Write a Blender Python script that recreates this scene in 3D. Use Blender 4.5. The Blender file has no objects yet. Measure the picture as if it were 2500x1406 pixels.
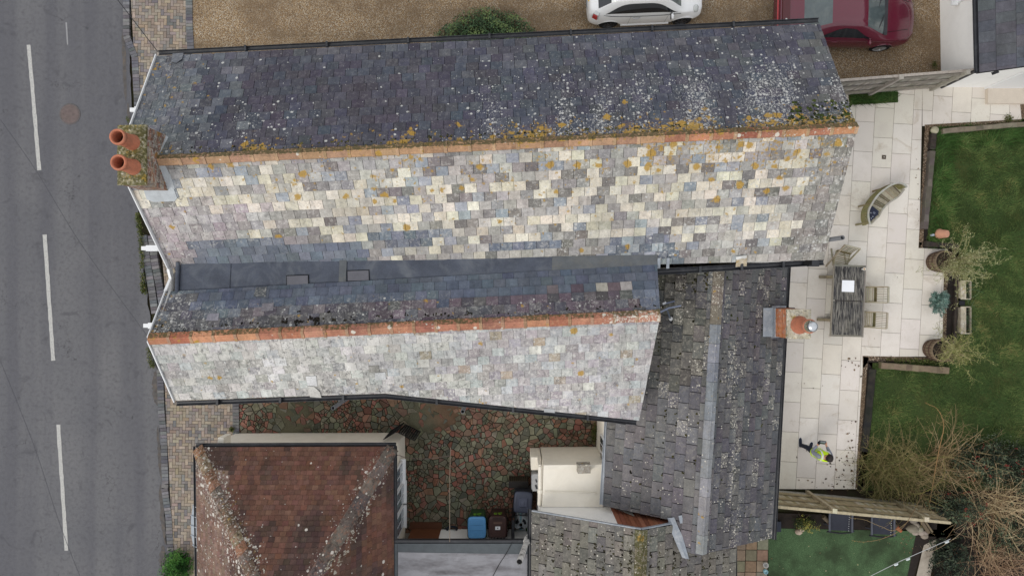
import bpy, math, random
from mathutils import Vector, Matrix, noise
R = math.radians
scene = bpy.context.scene
COL = scene.collection

# ------------------------------------------------------------------ camera, sky, sun, exposure
H = 21.65            # drone height above the ground (m)
F = 2500 * 24.0 / 36.0
cam_d = bpy.data.cameras.new("Camera")
cam = bpy.data.objects.new("Camera", cam_d)
COL.objects.link(cam)
cam.location = (0, 0, H)
cam.rotation_euler = (0, 0, 0)
cam_d.lens = 24.0
cam_d.sensor_width = 36.0
cam_d.clip_end = 600
scene.camera = cam

SUN_EL, SUN_AZ = R(44), R(232)      # azimuth clockwise from +Y
world = bpy.data.worlds.new("World")
scene.world = world
world.use_nodes = True
wn, wl = world.node_tree.nodes, world.node_tree.links
for n in list(wn):
    wn.remove(n)
w_out = wn.new("ShaderNodeOutputWorld")
w_bg = wn.new("ShaderNodeBackground")
w_sky = wn.new("ShaderNodeTexSky")
w_sky.sky_type = 'NISHITA'
w_sky.sun_disc = False
w_sky.sun_elevation = SUN_EL
w_sky.sun_rotation = SUN_AZ
w_sky.air_density = 1.0
w_sky.dust_density = 3.0
w_mix = wn.new("ShaderNodeMix")      # thin even cloud over the blue
w_mix.data_type = 'RGBA'
w_mix.inputs[0].default_value = 0.80
w_mix.inputs[7].default_value = (11.0, 11.1, 11.25, 1)
wl.new(w_sky.outputs[0], w_mix.inputs[6])
wl.new(w_mix.outputs[2], w_bg.inputs[0])
w_bg.inputs[1].default_value = 0.1
wl.new(w_bg.outputs[0], w_out.inputs[0])

sun_d = bpy.data.lights.new("Sun", 'SUN')
sun = bpy.data.objects.new("Sun", sun_d)
COL.objects.link(sun)
sun_d.energy = 1.25
sun_d.angle = R(26)
sun_d.color = (1.0, 0.96, 0.90)
sdir = Vector((math.sin(SUN_AZ) * math.cos(SUN_EL), math.cos(SUN_AZ) * math.cos(SUN_EL), math.sin(SUN_EL)))
sun.rotation_euler = sdir.to_track_quat('Z', 'Y').to_euler()
sun.location = sdir * 40

scene.view_settings.view_transform = 'Standard'
scene.view_settings.look = 'None'
scene.view_settings.exposure = 0.0
scene.view_settings.gamma = 1.0

# ------------------------------------------------------------------ helpers
KALB = 0.86
SAT = 0.92
def C(r, g, b, k=1.0):
    lu = .3 * r + .59 * g + .11 * b
    r, g, b = lu + (r - lu) * SAT, lu + (g - lu) * SAT, lu + (b - lu) * SAT
    def f(c):
        c = max(0.0, min(255.0, c)) / 255.0
        return (c / 12.92 if c <= 0.04045 else ((c + 0.055) / 1.055) ** 2.4) * KALB * k
    return (f(r), f(g), f(b))

def W(px, py, z=0.0):
    "world point at height z that the photo shows at (px, py)"
    k = (H - z) / F
    return Vector(((px - 1250) * k, (703 - py) * k, z))

def PX(v):
    k = F / (H - v[2])
    return v[0] * k + 1250, 703 - v[1] * k

def lerp(a, b, t):
    return a + (b - a) * t

def nz(x, y, s=1.0, o=0.0):
    return noise.noise(Vector((x * s + o, y * s - o * 1.7, o * 0.37)))

class MB:
    def __init__(s):
        s.v, s.f, s.m, s.c, s.a, s.sm = [], [], [], [], [], []
    def face(s, pts, mi=0, col=(1, 1, 1), aux=None, smooth=False):
        b = len(s.v)
        s.v.extend([tuple(p) for p in pts])
        s.f.append(tuple(range(b, b + len(pts))))
        s._fd(len(pts), mi, col, aux, smooth)
    def _fd(s, n, mi, col, aux, smooth):
        s.m.append(mi); s.sm.append(smooth)
        s.c.append(col if isinstance(col, list) else [col] * n)
        s.a.append(aux if isinstance(aux, list) else [aux or (0, 0, 0, 0)] * n)
    def grid(s, rows, mi=0, col=(1, 1, 1), smooth=True, closed=False, aux=None):
        b = len(s.v); n = len(rows[0])
        for r in rows:
            s.v.extend([tuple(p) for p in r])
        for i in range(len(rows) - 1):
            for j in range(n if closed else n - 1):
                j2 = (j + 1) % n
                s.f.append((b + i * n + j, b + i * n + j2, b + (i + 1) * n + j2, b + (i + 1) * n + j))
                s._fd(4, mi, col, aux, smooth)
    def box(s, c, size, rz=0.0, mi=0, col=(1, 1, 1), mat=None, taper=1.0, aux=None):
        hx, hy, hz = size[0] / 2, size[1] / 2, size[2] / 2
        M = mat or (Matrix.Translation(Vector(c)) @ Matrix.Rotation(rz, 4, 'Z'))
        p = []
        for z, t in ((-hz, 1.0), (hz, taper)):
            for x, y in ((-hx, -hy), (hx, -hy), (hx, hy), (-hx, hy)):
                p.append(M @ Vector((x * t, y * t, z)))
        for q in ((3, 2, 1, 0), (4, 5, 6, 7), (0, 1, 5, 4), (1, 2, 6, 5), (2, 3, 7, 6), (3, 0, 4, 7)):
            s.face([p[k] for k in q], mi, col, aux)
    def bar(s, a, b, w, h, mi=0, col=(1, 1, 1), up=(0, 0, 1)):
        "box beam between two points: w across, h along up"
        a, b = Vector(a), Vector(b)
        d = (b - a); L = d.length; d.normalize()
        u = Vector(up); x = d.cross(u)
        if x.length < 1e-5:
            x = Vector((1, 0, 0))
        x.normalize(); u = x.cross(d).normalized()
        M = Matrix((x, d, u)).transposed().to_4x4()
        M.translation = (a + b) / 2
        s.box((0, 0, 0), (w, L, h), mi=mi, col=col, mat=M)
    def prism(s, pts, z0, z1, mi=0, col=(1, 1, 1), top=True, bottom=False, mtop=None, aux=None):
        P = ccw([(p[0], p[1]) for p in pts]); n = len(P)
        for i in range(n):
            a, b = P[i], P[(i + 1) % n]
            s.face([(a[0], a[1], z0), (b[0], b[1], z0), (b[0], b[1], z1), (a[0], a[1], z1)], mi, col, aux)
        if top:
            s.face([(p[0], p[1], z1) for p in P], mi if mtop is None else mtop, col, aux)
        if bottom:
            s.face([(p[0], p[1], z0) for p in reversed(P)], mi, col, aux)
    def tube(s, pts, r, n=8, mi=0, col=(1, 1, 1), cap=True, smooth=True, aux=None):
        pts = [Vector(p) for p in pts]; rows = []
        rr = r if isinstance(r, (list, tuple)) else [r] * len(pts)
        ref = None
        for i, p in enumerate(pts):
            d = (pts[min(i + 1, len(pts) - 1)] - pts[max(i - 1, 0)])
            if d.length < 1e-9:
                d = Vector((0, 0, 1))
            d.normalize()
            if ref is None:
                ref = Vector((0, 0, 1)) if abs(d.z) < 0.9 else Vector((1, 0, 0))
            x = d.cross(ref)
            if x.length < 1e-4:
                x = d.cross(Vector((0.3, 1, 0.2)))
            x.normalize(); y = x.cross(d)
            rows.append([p + (x * math.cos(t) + y * math.sin(t)) * rr[i] for t in [k * 2 * math.pi / n for k in range(n)]])
            ref = y if abs(y.dot(d)) < 0.5 else ref
        s.grid(rows, mi, col, smooth, True, aux)
        if cap:
            s.face(list(reversed(rows[0])), mi, col, aux); s.face(rows[-1], mi, col, aux)
    def lathe(s, prof, c=(0, 0, 0), n=20, mi=0, col=(1, 1, 1), smooth=True, sx=1.0, sy=1.0, mat=None, aux=None):
        rows = []
        for r, z in prof:
            row = [Vector((r * sx * math.cos(t), r * sy * math.sin(t), z)) for t in [k * 2 * math.pi / n for k in range(n)]]
            if mat is not None:
                row = [mat @ p for p in row]
            rows.append([p + Vector(c) for p in row])
        s.grid(rows, mi, col, smooth, True, aux)
    def build(s, name, mats, parent=None, **props):
        me = bpy.data.meshes.new(name)
        me.from_pydata(s.v, [], s.f)
        for m in (mats if isinstance(mats, (list, tuple)) else [mats]):
            me.materials.append(m)
        me.polygons.foreach_set("material_index", s.m)
        me.polygons.foreach_set("use_smooth", s.sm)
        at = me.attributes.new("Col", 'FLOAT_COLOR', 'CORNER')
        flat = []
        for cl in s.c:
            for c in cl:
                flat.extend((c[0], c[1], c[2], 1.0))
        at.data.foreach_set("color", flat)
        if any(any(any(q) for q in al) for al in s.a):
            at = me.attributes.new("Aux", 'FLOAT_COLOR', 'CORNER')
            flat = []
            for al in s.a:
                for c in al:
                    flat.extend(c)
            at.data.foreach_set("color", flat)
        me.update()
        o = bpy.data.objects.new(name, me)
        COL.objects.link(o)
        if parent is not None:
            o.parent = parent
            if not parent.get("_local"):
                q, off = parent, Vector()
                while q is not None:
                    off += q.location; q = q.parent
                o.location = -off
        for k, v in props.items():
            o[k] = v
        return o

LOCALS = []
def thing(name, label, cat, loc=(0, 0, 0), rz=0.0, group=None, local=False):
    o = bpy.data.objects.new(name, None)
    o.empty_display_size = 0.2
    COL.objects.link(o)
    o.location = loc; o.rotation_euler = (0, 0, rz)
    o["label"] = label; o["category"] = cat
    if group:
        o["group"] = group
    if local:
        o["_local"] = 1; LOCALS.append(o)
    return o
def sub(mb, name, mats, parent, **p):
    "part whose mesh is already in its parent's own coordinates"
    o = mb.build(name, mats, None, **p)
    o.parent = parent
    return o
def tag(o, label, cat, group=None):
    o["label"] = label; o["category"] = cat
    if group:
        o["group"] = group
    return o
def structure(o):
    o["kind"] = "structure"; return o
def dup(root, loc, rz, label, group=None):
    r = root.copy(); COL.objects.link(r)
    r.location = loc; r.rotation_euler = (0, 0, rz); r["label"] = label
    if group:
        r["group"] = group
    for ch in list(root.children):
        c = ch.copy(); COL.objects.link(c); c.parent = r
        for g in ch.children:
            d = g.copy(); COL.objects.link(d); d.parent = c
    return r

def area2(P):
    return sum(P[i][0] * P[(i + 1) % len(P)][1] - P[(i + 1) % len(P)][0] * P[i][1] for i in range(len(P)))
def ccw(P):
    return list(P) if area2(P) > 0 else list(reversed(P))
def clip(poly, cp):
    "Sutherland-Hodgman, cp convex and counter-clockwise"
    out = poly
    for i in range(len(cp)):
        a, b = cp[i], cp[(i + 1) % len(cp)]
        ex, ey = b[0] - a[0], b[1] - a[1]
        inp, out = out, []
        if not inp:
            return []
        dd = [ex * (p[1] - a[1]) - ey * (p[0] - a[0]) for p in inp]
        for k in range(len(inp)):
            p, q, dp, dq = inp[k], inp[(k + 1) % len(inp)], dd[k], dd[(k + 1) % len(inp)]
            if dp >= 0:
                out.append(p)
            if (dp >= 0) != (dq >= 0):
                t = dp / (dp - dq)
                out.append((p[0] + (q[0] - p[0]) * t, p[1] + (q[1] - p[1]) * t))
    return out
def inpoly(x, y, P):
    r = False
    for i in range(len(P)):
        a, b = P[i], P[i - 1]
        if (a[1] > y) != (b[1] > y) and x < (b[0] - a[0]) * (y - a[1]) / (b[1] - a[1]) + a[0]:
            r = not r
    return r
def G(*pp):
    "ground polygon from photo points"
    return ccw([tuple(W(x, y)[:2]) for x, y in pp])

# ------------------------------------------------------------------ materials
class NT:
    def __init__(s, name):
        s.mat = bpy.data.materials.new(name)
        s.mat.use_nodes = True
        s.t = s.mat.node_tree
        s.b = s.t.nodes["Principled BSDF"]
        s.co = s.t.nodes.new("ShaderNodeTexCoord").outputs["Object"]
    def N(s, t, **k):
        n = s.t.nodes.new(t)
        for a, v in k.items():
            setattr(n, a, v)
        return n
    def L(s, a, b):
        s.t.links.new(a, b)
    def setin(s, sock, v):
        if hasattr(v, "is_output") or isinstance(v, bpy.types.NodeSocket):
            s.L(v, sock)
        else:
            sock.default_value = v
    def noise(s, scale, detail=4, rough=0.6, dist=0.0, co=None, out="Fac"):
        n = s.N("ShaderNodeTexNoise"); n.inputs["Scale"].default_value = scale
        n.inputs["Detail"].default_value = detail; n.inputs["Roughness"].default_value = rough
        n.inputs["Distortion"].default_value = dist
        s.L(co or s.co, n.inputs["Vector"])
        return n.outputs[out]
    def vor(s, scale, feature='F1', co=None):
        n = s.N("ShaderNodeTexVoronoi", feature=feature); n.inputs["Scale"].default_value = scale
        s.L(co or s.co, n.inputs["Vector"])
        return n
    def rng(s, v, a, b, c, d, smooth=False):
        n = s.N("ShaderNodeMapRange")
        if smooth:
            n.interpolation_type = 'SMOOTHSTEP'
        s.setin(n.inputs[0], v)
        for i, q in enumerate((a, b, c, d)):
            s.setin(n.inputs[1 + i], q)
        return n.outputs[0]
    def math(s, op, a, b=0.0, clampd=False):
        n = s.N("ShaderNodeMath", operation=op); n.use_clamp = clampd
        s.setin(n.inputs[0], a); s.setin(n.inputs[1], b)
        return n.outputs[0]
    def mix(s, fac, a, b, mode='MIX'):
        n = s.N("ShaderNodeMix", data_type='RGBA', blend_type=mode)
        s.setin(n.inputs[0], fac)
        for i, v in ((6, a), (7, b)):
            s.setin(n.inputs[i], (v[0], v[1], v[2], 1) if isinstance(v, tuple) else v)
        return n.outputs[2]
    def attr(s, name):
        return s.N("ShaderNodeAttribute", attribute_name=name)
    def stretch(s, sx, sy, sz):
        n = s.N("ShaderNodeMapping"); n.inputs["Scale"].default_value = (sx, sy, sz)
        s.L(s.co, n.inputs["Vector"]); return n.outputs[0]
    def done(s, col, rough=0.8, bump=None, strength=0.3, dist=0.01, spec=0.3, metal=0.0, coat=0.0):
        s.setin(s.b.inputs["Base Color"], (col[0], col[1], col[2], 1) if isinstance(col, tuple) else col)
        s.setin(s.b.inputs["Roughness"], rough)
        s.b.inputs["Specular IOR Level"].default_value = spec
        s.b.inputs["Metallic"].default_value = metal
        s.b.inputs["Coat Weight"].default_value = coat
        s.b.inputs["Coat Roughness"].default_value = 0.04
        if bump is not None:
            n = s.N("ShaderNodeBump"); n.inputs["Strength"].default_value = strength
            n.inputs["Distance"].default_value = dist
            s.L(bump, n.inputs["Height"]); s.L(n.outputs[0], s.b.inputs["Normal"])
        return s.mat

def simple(name, col, rough=0.8, var=0.25, scale=6.0, fine=60.0, bump=0.2, spec=0.3, metal=0.0, attr=False, dirt=None, dirt_amt=0.4, coat=0.0, streak=None):
    t = NT(name)
    base = t.attr("Col").outputs["Color"] if attr else (col[0], col[1], col[2])
    a = t.noise(scale, 5, 0.65)
    b = t.noise(fine, 3, 0.6)
    f = t.math('ADD', t.math('MULTIPLY', a, 0.6), t.math('MULTIPLY', b, 0.4))
    g = t.rng(f, 0.3, 0.7, 1 - var, 1 + var)
    c = t.mix(1.0, base, t.N("ShaderNodeCombineColor").outputs[0], 'MULTIPLY') if False else None
    cc = t.N("ShaderNodeCombineColor")
    for i in range(3):
        t.L(g, cc.inputs[i])
    c = t.mix(1.0, base, cc.outputs[0], 'MULTIPLY')
    if streak:
        s = t.noise(1.0, 4, 0.6, co=t.stretch(*streak[:3]))
        c = t.mix(t.rng(s, 0.45, 0.72, 0, streak[3]), c, streak[4])
    if dirt is not None:
        d = t.noise(scale * 0.55, 6, 0.7, 0.6)
        c = t.mix(t.rng(d, 0.48, 0.72, 0, dirt_amt), c, dirt)
    return t.done(c, rough, b if bump else None, bump, 0.01, spec, metal, coat)

def roofmat(name, rough=0.75, white=C(196, 196, 192), orange=C(194, 152, 58), moss=C(74, 76, 38), mot_hi=C(200, 198, 192), mot_lo=C(84, 82, 84), wscale=13, oscale=4.5, spec=0.35):
    "slate / tile: per-piece colour x grain, Aux = white lichen, orange lichen, mottling, moss"
    t = NT(name)
    base = t.attr("Col").outputs["Color"]
    aux = t.attr("Aux")
    sep = t.N("ShaderNodeSeparateColor"); t.L(aux.outputs["Color"], sep.inputs[0])
    aw, ao, am, ag = sep.outputs[0], sep.outputs[1], sep.outputs[2], aux.outputs["Alpha"]
    n1, n2 = t.noise(9, 6, 0.72), t.noise(40, 4, 0.75)
    g = t.rng(t.math('ADD', t.math('MULTIPLY', n1, 0.5), t.math('MULTIPLY', n2, 0.5)), 0.34, 0.66, 0.70, 1.30)
    cc = t.N("ShaderNodeCombineColor")
    for i in range(3):
        t.L(g, cc.inputs[i])
    c = t.mix(1.0, base, cc.outputs[0], 'MULTIPLY')
    # fine weathered mottling, light crust and dark stain
    m1 = t.noise(10, 7, 0.78, 0.5)
    c = t.mix(t.math('MULTIPLY', t.rng(m1, 0.51, 0.60, 0, 1), am), c, mot_hi)
    m2 = t.noise(7.5, 8, 0.8, 0.4, co=t.stretch(1.1, 0.9, 1.0))
    c = t.mix(t.math('MULTIPLY', t.rng(m2, 0.52, 0.62, 0, 0.85), am), c, mot_lo)
    # gradual weathering that runs across many slates, and streaks down the slope
    wa, ws = t.noise(0.9, 5, 0.65, 0.5), t.noise(1.0, 5, 0.7, co=t.stretch(5.0, 0.7, 0.7))
    wv = t.math('MULTIPLY', t.rng(wa, 0.36, 0.64, 0.86, 1.12), t.rng(ws, 0.36, 0.64, 0.88, 1.11))
    wc = t.N("ShaderNodeCombineColor")
    for i in range(3):
        t.L(wv, wc.inputs[i])
    c = t.mix(1.0, c, wc.outputs[0], 'MULTIPLY')
    # round lichen spots
    wob = t.noise(30, 2, 0.5, out="Color")
    va = t.N("ShaderNodeVectorMath", operation='MULTIPLY_ADD')
    t.L(wob, va.inputs[0]); va.inputs[1].default_value = (0.03, 0.03, 0.03); t.L(t.co, va.inputs[2])
    def spots(scale, k, dens, soft, co):
        v = t.vor(scale, co=co)
        s = t.N("ShaderNodeSeparateColor"); t.L(v.outputs["Color"], s.inputs[0])
        pick = t.math('LESS_THAN', s.outputs[0], dens)
        rad = t.rng(s.outputs[1], 0, 1, 0.12 * k, 0.5 * k)
        return t.math('MULTIPLY', pick, t.rng(t.math('SUBTRACT', rad, v.outputs["Distance"]), 0.0, soft, 0, 1))
    w1 = spots(wscale, 1.0, aw, 0.07, va.outputs[0])
    w2 = spots(wscale * 2.6, 1.0, t.math('MULTIPLY', aw, .6), 0.1, va.outputs[0])
    wn_ = t.noise(19, 6, 0.75)
    wcr = t.math('MULTIPLY', t.rng(t.math('ADD', wn_, t.math('MULTIPLY', t.math('SUBTRACT', aw, 0.5), 0.20)), 0.565, 0.62, 0, 0.7), t.math('GREATER_THAN', aw, 0.22))
    c = t.mix(wcr, c, white)
    c = t.mix(t.math('MULTIPLY', w2, 0.75), c, white)
    c = t.mix(t.math('MULTIPLY', w1, 0.9), c, white)
    va2 = t.N("ShaderNodeVectorMath", operation='MULTIPLY_ADD')
    t.L(t.noise(14, 4, 0.7, out="Color"), va2.inputs[0]); va2.inputs[1].default_value = (0.16, 0.16, 0.16); t.L(t.co, va2.inputs[2])
    o1 = spots(oscale, 1.15, ao, 0.14, va2.outputs[0])
    o2 = spots(oscale * 2.7, 1.1, ao, 0.14, va2.outputs[0])
    cn = t.noise(8.5, 7, 0.72, 0.3)
    oc = t.math('MULTIPLY', t.rng(t.math('ADD', cn, t.math('MULTIPLY', t.math('SUBTRACT', ao, 0.5), 0.36)), 0.56, 0.62, 0, 1), t.math('GREATER_THAN', ao, 0.30))
    o1 = t.math('MAXIMUM', o1, oc)
    och = t.mix(t.rng(t.noise(40, 3), 0.35, 0.7, 0, 1), orange, tuple(q * 0.55 for q in orange))
    c = t.mix(t.math('MULTIPLY', t.math('MAXIMUM', o1, t.math('MULTIPLY', o2, 0.8)), 0.9), c, och)
    gm = t.rng(t.math('ADD', t.noise(16, 5, 0.7), t.math('SUBTRACT', ag, 1.0)), 0.30, 0.42, 0, 0.92)
    c = t.mix(t.math('MULTIPLY', gm, t.math('GREATER_THAN', ag, 0.02)), c, t.mix(n2, moss, tuple(q * 0.45 for q in moss)))
    h = t.math('ADD', t.math('MULTIPLY', n2, 0.6), t.math('MULTIPLY', gm, 0.8))
    return t.done(c, rough, h, 0.35, 0.01, spec)

m_slate = roofmat("slate")
m_pale_slate = roofmat("weathered_slate", mot_hi=C(212, 209, 202), mot_lo=C(88, 87, 88))
m_tile = roofmat("concrete_tile", white=C(206, 200, 186), wscale=20, mot_hi=C(160, 154, 140), mot_lo=C(70, 68, 66), moss=C(82, 80, 34))
m_clay = roofmat("clay_tile", rough=0.85, white=C(214, 208, 198), wscale=9, moss=C(96, 84, 44), mot_hi=C(150, 110, 92), mot_lo=C(48, 36, 36), spec=0.2)
m_ridge = roofmat("ridge_clay", white=C(214, 208, 194), wscale=7, mot_hi=C(206, 160, 120), mot_lo=C(84, 66, 54), moss=C(100, 92, 56))
m_deck = simple("roof_deck", C(38, 38, 42), 0.9)
m_render = simple("cream_render", C(250, 243, 228), 0.9, 0.06, 3, 90, 0.15, dirt=C(226, 216, 196), dirt_amt=0.35)
m_white = simple("white_render", C(253, 252, 249), 0.85, 0.05, 3, 90, 0.1, dirt=C(228, 226, 220), dirt_amt=0.25)
m_upvc = simple("white_plastic", C(238, 240, 242), 0.35, 0.03, 3, 30, 0, spec=0.5)
m_black = simple("black_plastic", C(34, 36, 42), 0.4, 0.3, 5, 40, 0.05, spec=0.5, dirt=C(78, 80, 84), dirt_amt=0.5)
m_void = simple("dark_hollow", C(10, 10, 11), 0.9, 0.1)
m_lead = simple("lead", C(142, 150, 160), 0.55, 0.22, 7, 50, 0.2, spec=0.5, dirt=C(196, 198, 200), dirt_amt=0.6)
m_felt = simple("mineral_felt", C(78, 84, 97), 0.85, 0.35, 2.5, 60, 0.4, dirt=C(112, 117, 124), dirt_amt=0.8)
m_felt_pale = simple("weathered_felt", C(144, 144, 149), 0.8, 0.15, 2.2, 100, 0.3, streak=(1.1, 4.5, 1, 0.85, C(84, 80, 82)), dirt=C(172, 172, 177), dirt_amt=0.5)
m_attr = simple("painted", (1, 1, 1), 0.7, 0.15, 8, 60, 0.1, attr=True)
m_attr_rough = simple("masonry", (1, 1, 1), 0.9, 0.28, 9, 70, 0.4, attr=True, dirt=C(92, 88, 72), dirt_amt=0.25)
m_leaf = simple("leaf", (1, 1, 1), 0.7, 0.25, 30, 90, 0, attr=True, spec=0.12)
m_bark = simple("stem", (1, 1, 1), 0.85, 0.3, 20, 80, 0.2, attr=True)
m_terra = simple("terracotta", C(200, 122, 92), 0.85, 0.24, 6, 40, 0.2, dirt=C(138, 100, 82), dirt_amt=0.75)
m_terra_pale = simple("pale_terracotta", C(206, 148, 120), 0.85, 0.15, 8, 40, 0.2, dirt=C(178, 140, 116), dirt_amt=0.5)
m_cap = roofmat("mortar_cap", white=C(214, 210, 190), moss=C(96, 92, 40), orange=C(186, 150, 50))
m_brick = roofmat("stack_brick", white=C(196, 190, 180), wscale=9, orange=C(176, 128, 60), moss=C(90, 84, 60))
# ------------------------------------------------------------------ ground, road, paving
random.seed(11)
def soil_mat():
    t = NT("soil")
    n1, n2 = t.noise(1.2, 6, 0.7), t.noise(45, 4, 0.7)
    c = t.mix(t.rng(n1, 0.4, 0.6, 0, 1), C(62, 52, 42), C(60, 62, 40))
    c = t.mix(t.rng(n2, 0.4, 0.65, 0, 0.7), c, C(34, 29, 25))
    return t.done(c, 0.95, n2, 0.6, 0.02, 0.1)
m_soil = soil_mat()
mb = MB()
mb.face([(-220, -220, -0.04), (220, -220, -0.04), (220, 220, -0.04), (-220, 220, -0.04)])
structure(mb.build("ground", m_soil))

def road_mat():
    t = NT("asphalt")
    fine = t.noise(120, 3, 0.75)
    mid = t.noise(9, 5, 0.65)
    big = t.noise(0.45, 5, 0.6, 0.4)
    lane = t.noise(1.0, 3, 0.5, co=t.stretch(1.1, 0.05, 1))
    c = t.mix(t.rng(big, 0.35, 0.65, 0, 1), C(97, 98, 104), C(109, 109, 113))
    c = t.mix(t.rng(lane, 0.42, 0.62, 0, 0.85), c, C(84, 85, 94))
    c = t.mix(t.rng(fine, 0.50, 0.68, 0, 0.75), c, C(150, 147, 141))
    c = t.mix(t.rng(fine, 0.46, 0.30, 0, 0.7), c, C(70, 70, 74))
    c = t.mix(t.rng(mid, 0.48, 0.68, 0, 0.55), c, C(82, 82, 86))
    oil = t.noise(1.7, 5, 0.7, 0.8)
    c = t.mix(t.rng(oil, 0.58, 0.68, 0, 0.5), c, C(74, 74, 79))
    v = t.vor(11)
    c = t.mix(t.rng(v.outputs["Distance"], 0.05, 0.03, 0, 0.6), c, C(196, 192, 184))
    # hairline cracks
    cr = t.vor(0.33, 'DISTANCE_TO_EDGE', co=t.N("ShaderNodeVectorMath", operation='ADD').outputs[0])
    va = cr.inputs["Vector"].links[0].from_node
    t.L(t.co, va.inputs[0])
    sc = t.N("ShaderNodeVectorMath", operation='SCALE'); t.L(t.noise(1.5, 4, 0.7, out="Color"), sc.inputs[0]); sc.inputs["Scale"].default_value = 1.2
    t.L(sc.outputs[0], va.inputs[1])
    ck = t.math('MULTIPLY', t.rng(cr.outputs["Distance"], 0.004, 0.0015, 0, 0.75), t.rng(t.noise(0.6, 2), 0.5, 0.58, 0, 1))
    c = t.mix(ck, c, C(62, 62, 64))
    return t.done(c, 0.85, fine, 0.5, 0.006, 0.3)
m_road = road_mat()
edge = [(306, -140), (305, -30), (306, 60), (313, 115), (318, 160), (322, 240), (328, 330), (334, 440), (338, 520), (344, 590), (352, 660), (360, 730), (370, 800), (380, 870), (386, 930), (388, 960), (386, 1000), (391, 1060), (392, 1120), (397, 1180), (398, 1240), (404, 1300), (410, 1360), (414, 1450), (420, 1560)]
ep = []
for i in range(len(edge) - 1):
    for k in range(5):
        t = k / 5
        ep.append((lerp(edge[i][0], edge[i + 1][0], t) + random.uniform(-2.2, 2.2), lerp(edge[i][1], edge[i + 1][1], t)))
mb = MB()
rp = [W(x, y) for x, y in ep]
for i in range(len(rp) - 1):
    a, b = rp[i], rp[i + 1]
    mb.face([(-40, a.y, 0), (-40, b.y, 0), (b.x, b.y, 0), (a.x, a.y, 0)])
road = structure(mb.build("road", m_road))

def paint_mat():
    t = NT("road_paint")
    f = t.noise(55, 4, 0.75)
    c = t.mix(t.rng(f, 0.47, 0.62, 0, 0.9), C(200, 199, 194), C(112, 112, 115))
    return t.done(c, 0.7, f, 0.3, 0.004)
m_paint = paint_mat()
def dash(x0, y0, x1, y1, w):
    mb = MB(); a, b = W(x0, y0, 0.004), W(x1, y1, 0.004)
    d = (b - a).normalized(); s = Vector((-d.y, d.x, 0))
    L, R_ = [], []
    for i in range(25):
        p = a.lerp(b, i / 24)
        L.append(p + s * (w / 2 + random.uniform(-.008, .008))); R_.append(p - s * (w / 2 + random.uniform(-.008, .008)))
    mb.grid([L, R_], smooth=False)
    o = mb.build("road_marking", m_paint); o.parent = road; o["kind"] = "structure"
for q in ((70, 110, 96, 416), (109, 573, 130, 880), (142, 1036, 162, 1343), (40, -330, 58, -30), (172, 1500, 190, 1800)):
    dash(*q, 0.12)
m_faint = simple("worn_paint", C(150, 150, 152), 0.8, 0.25, 20, 60, 0)
mb = MB(); a, b = W(162, 55, 0.004), W(165, 110, 0.004)
mb.face([a + Vector((-.03, 0, 0)), b + Vector((-.02, 0, 0)), b + Vector((.02, 0, 0)), a + Vector((.02, 0, 0))])
o = mb.build("road_marking", m_faint); o.parent = road; o["kind"] = "structure"
# broken darker asphalt along the kerb, tar joints
m_patch = simple("road_patch", C(92, 89, 88), 0.9, 0.4, 9, 60, 0.5, dirt=C(120, 104, 88), dirt_amt=0.6)
mb = MB()
for (x0, y0, x1, y1, w) in ((302, 60, 308, 250, .12), (312, 250, 330, 400, .10), (380, 905, 384, 990, .18), (385, 1040, 396, 1180, .09), (392, 1180, 404, 1330, .12), (398, 1330, 408, 1430, .2)):
    a, b = W(x0, y0, .004), W(x1, y1, .004); L, R_ = [], []
    for i in range(19):
        t = i / 18; p = a.lerp(b, t); k = math.sin(math.pi * min(1, t * 1.02)) ** .5 if 0 < t < 1 else 0.05
        L.append(p + Vector((-w * k * random.uniform(.5, 1), 0, 0))); R_.append(p + Vector((w * .45 * k * random.uniform(.5, 1), 0, 0)))
    mb.grid([L, R_], smooth=False)
o = mb.build("road_patch", m_patch); o.parent = road; o["kind"] = "structure"
# manhole
mb = MB()
c = W(171, 279)
mb.lathe([(0.335, 0.002), (0.335, 0.008), (0.30, 0.009), (0.295, 0.004)], c, 36, 0, C(106, 100, 100))
mb.lathe([(0.293, 0.004), (0.293, 0.011), (0.0, 0.011)], c, 36, 0, C(112, 100, 98), smooth=False)
for i in range(-6, 7):
    for j in range(-6, 7):
        x, y = i * .042 + (j % 2) * .02, j * .042
        if x * x + y * y < .072:
            mb.box((c.x + x, c.y + y, .014), (.02, .02, .008), 0.6, 0, C(134, 116, 112), taper=.7)
tag(mb.build("manhole_cover", m_attr_rough), "round studded reddish iron manhole cover set in the grey road", "manhole cover")

# kerb of blue-grey bricks
BLUES = [(112, 112, 116), (104, 104, 108), (122, 121, 122), (96, 97, 103)]
def jc(c, j=8):
    q = random.uniform(-j, j)
    return C(c[0] + q + random.uniform(-3, 3), c[1] + q + random.uniform(-3, 3), c[2] + q + random.uniform(-3, 3))
def soldier(mb, pts, across, along, z, pal=BLUES):
    pts = [W(x, y) for x, y in pts]
    for i in range(len(pts) - 1):
        a, b = pts[i], pts[i + 1]; L = (b - a).length; n = max(1, round(L / along)); d = (b - a).normalized()
        for k in range(n):
            p = a + d * ((k + .5) * L / n)
            mb.box((p.x, p.y, z - .05), (L / n - .010, across, .1 + random.uniform(-.004, .004)), math.atan2(d.y, d.x) + random.uniform(-.02, .02), 0, jc(random.choice(pal)))
mb = MB()
soldier(mb, [(311, -60), (311, 90), (332, 142), (338, 250), (342, 330)], .2, .108, .075)
soldier(mb, [(352, 575), (362, 640), (372, 700), (381, 765)], .22, .108, .075)
soldier(mb, [(372, 575), (380, 640), (392, 700), (402, 765)], .22, .108, .075)
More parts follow.
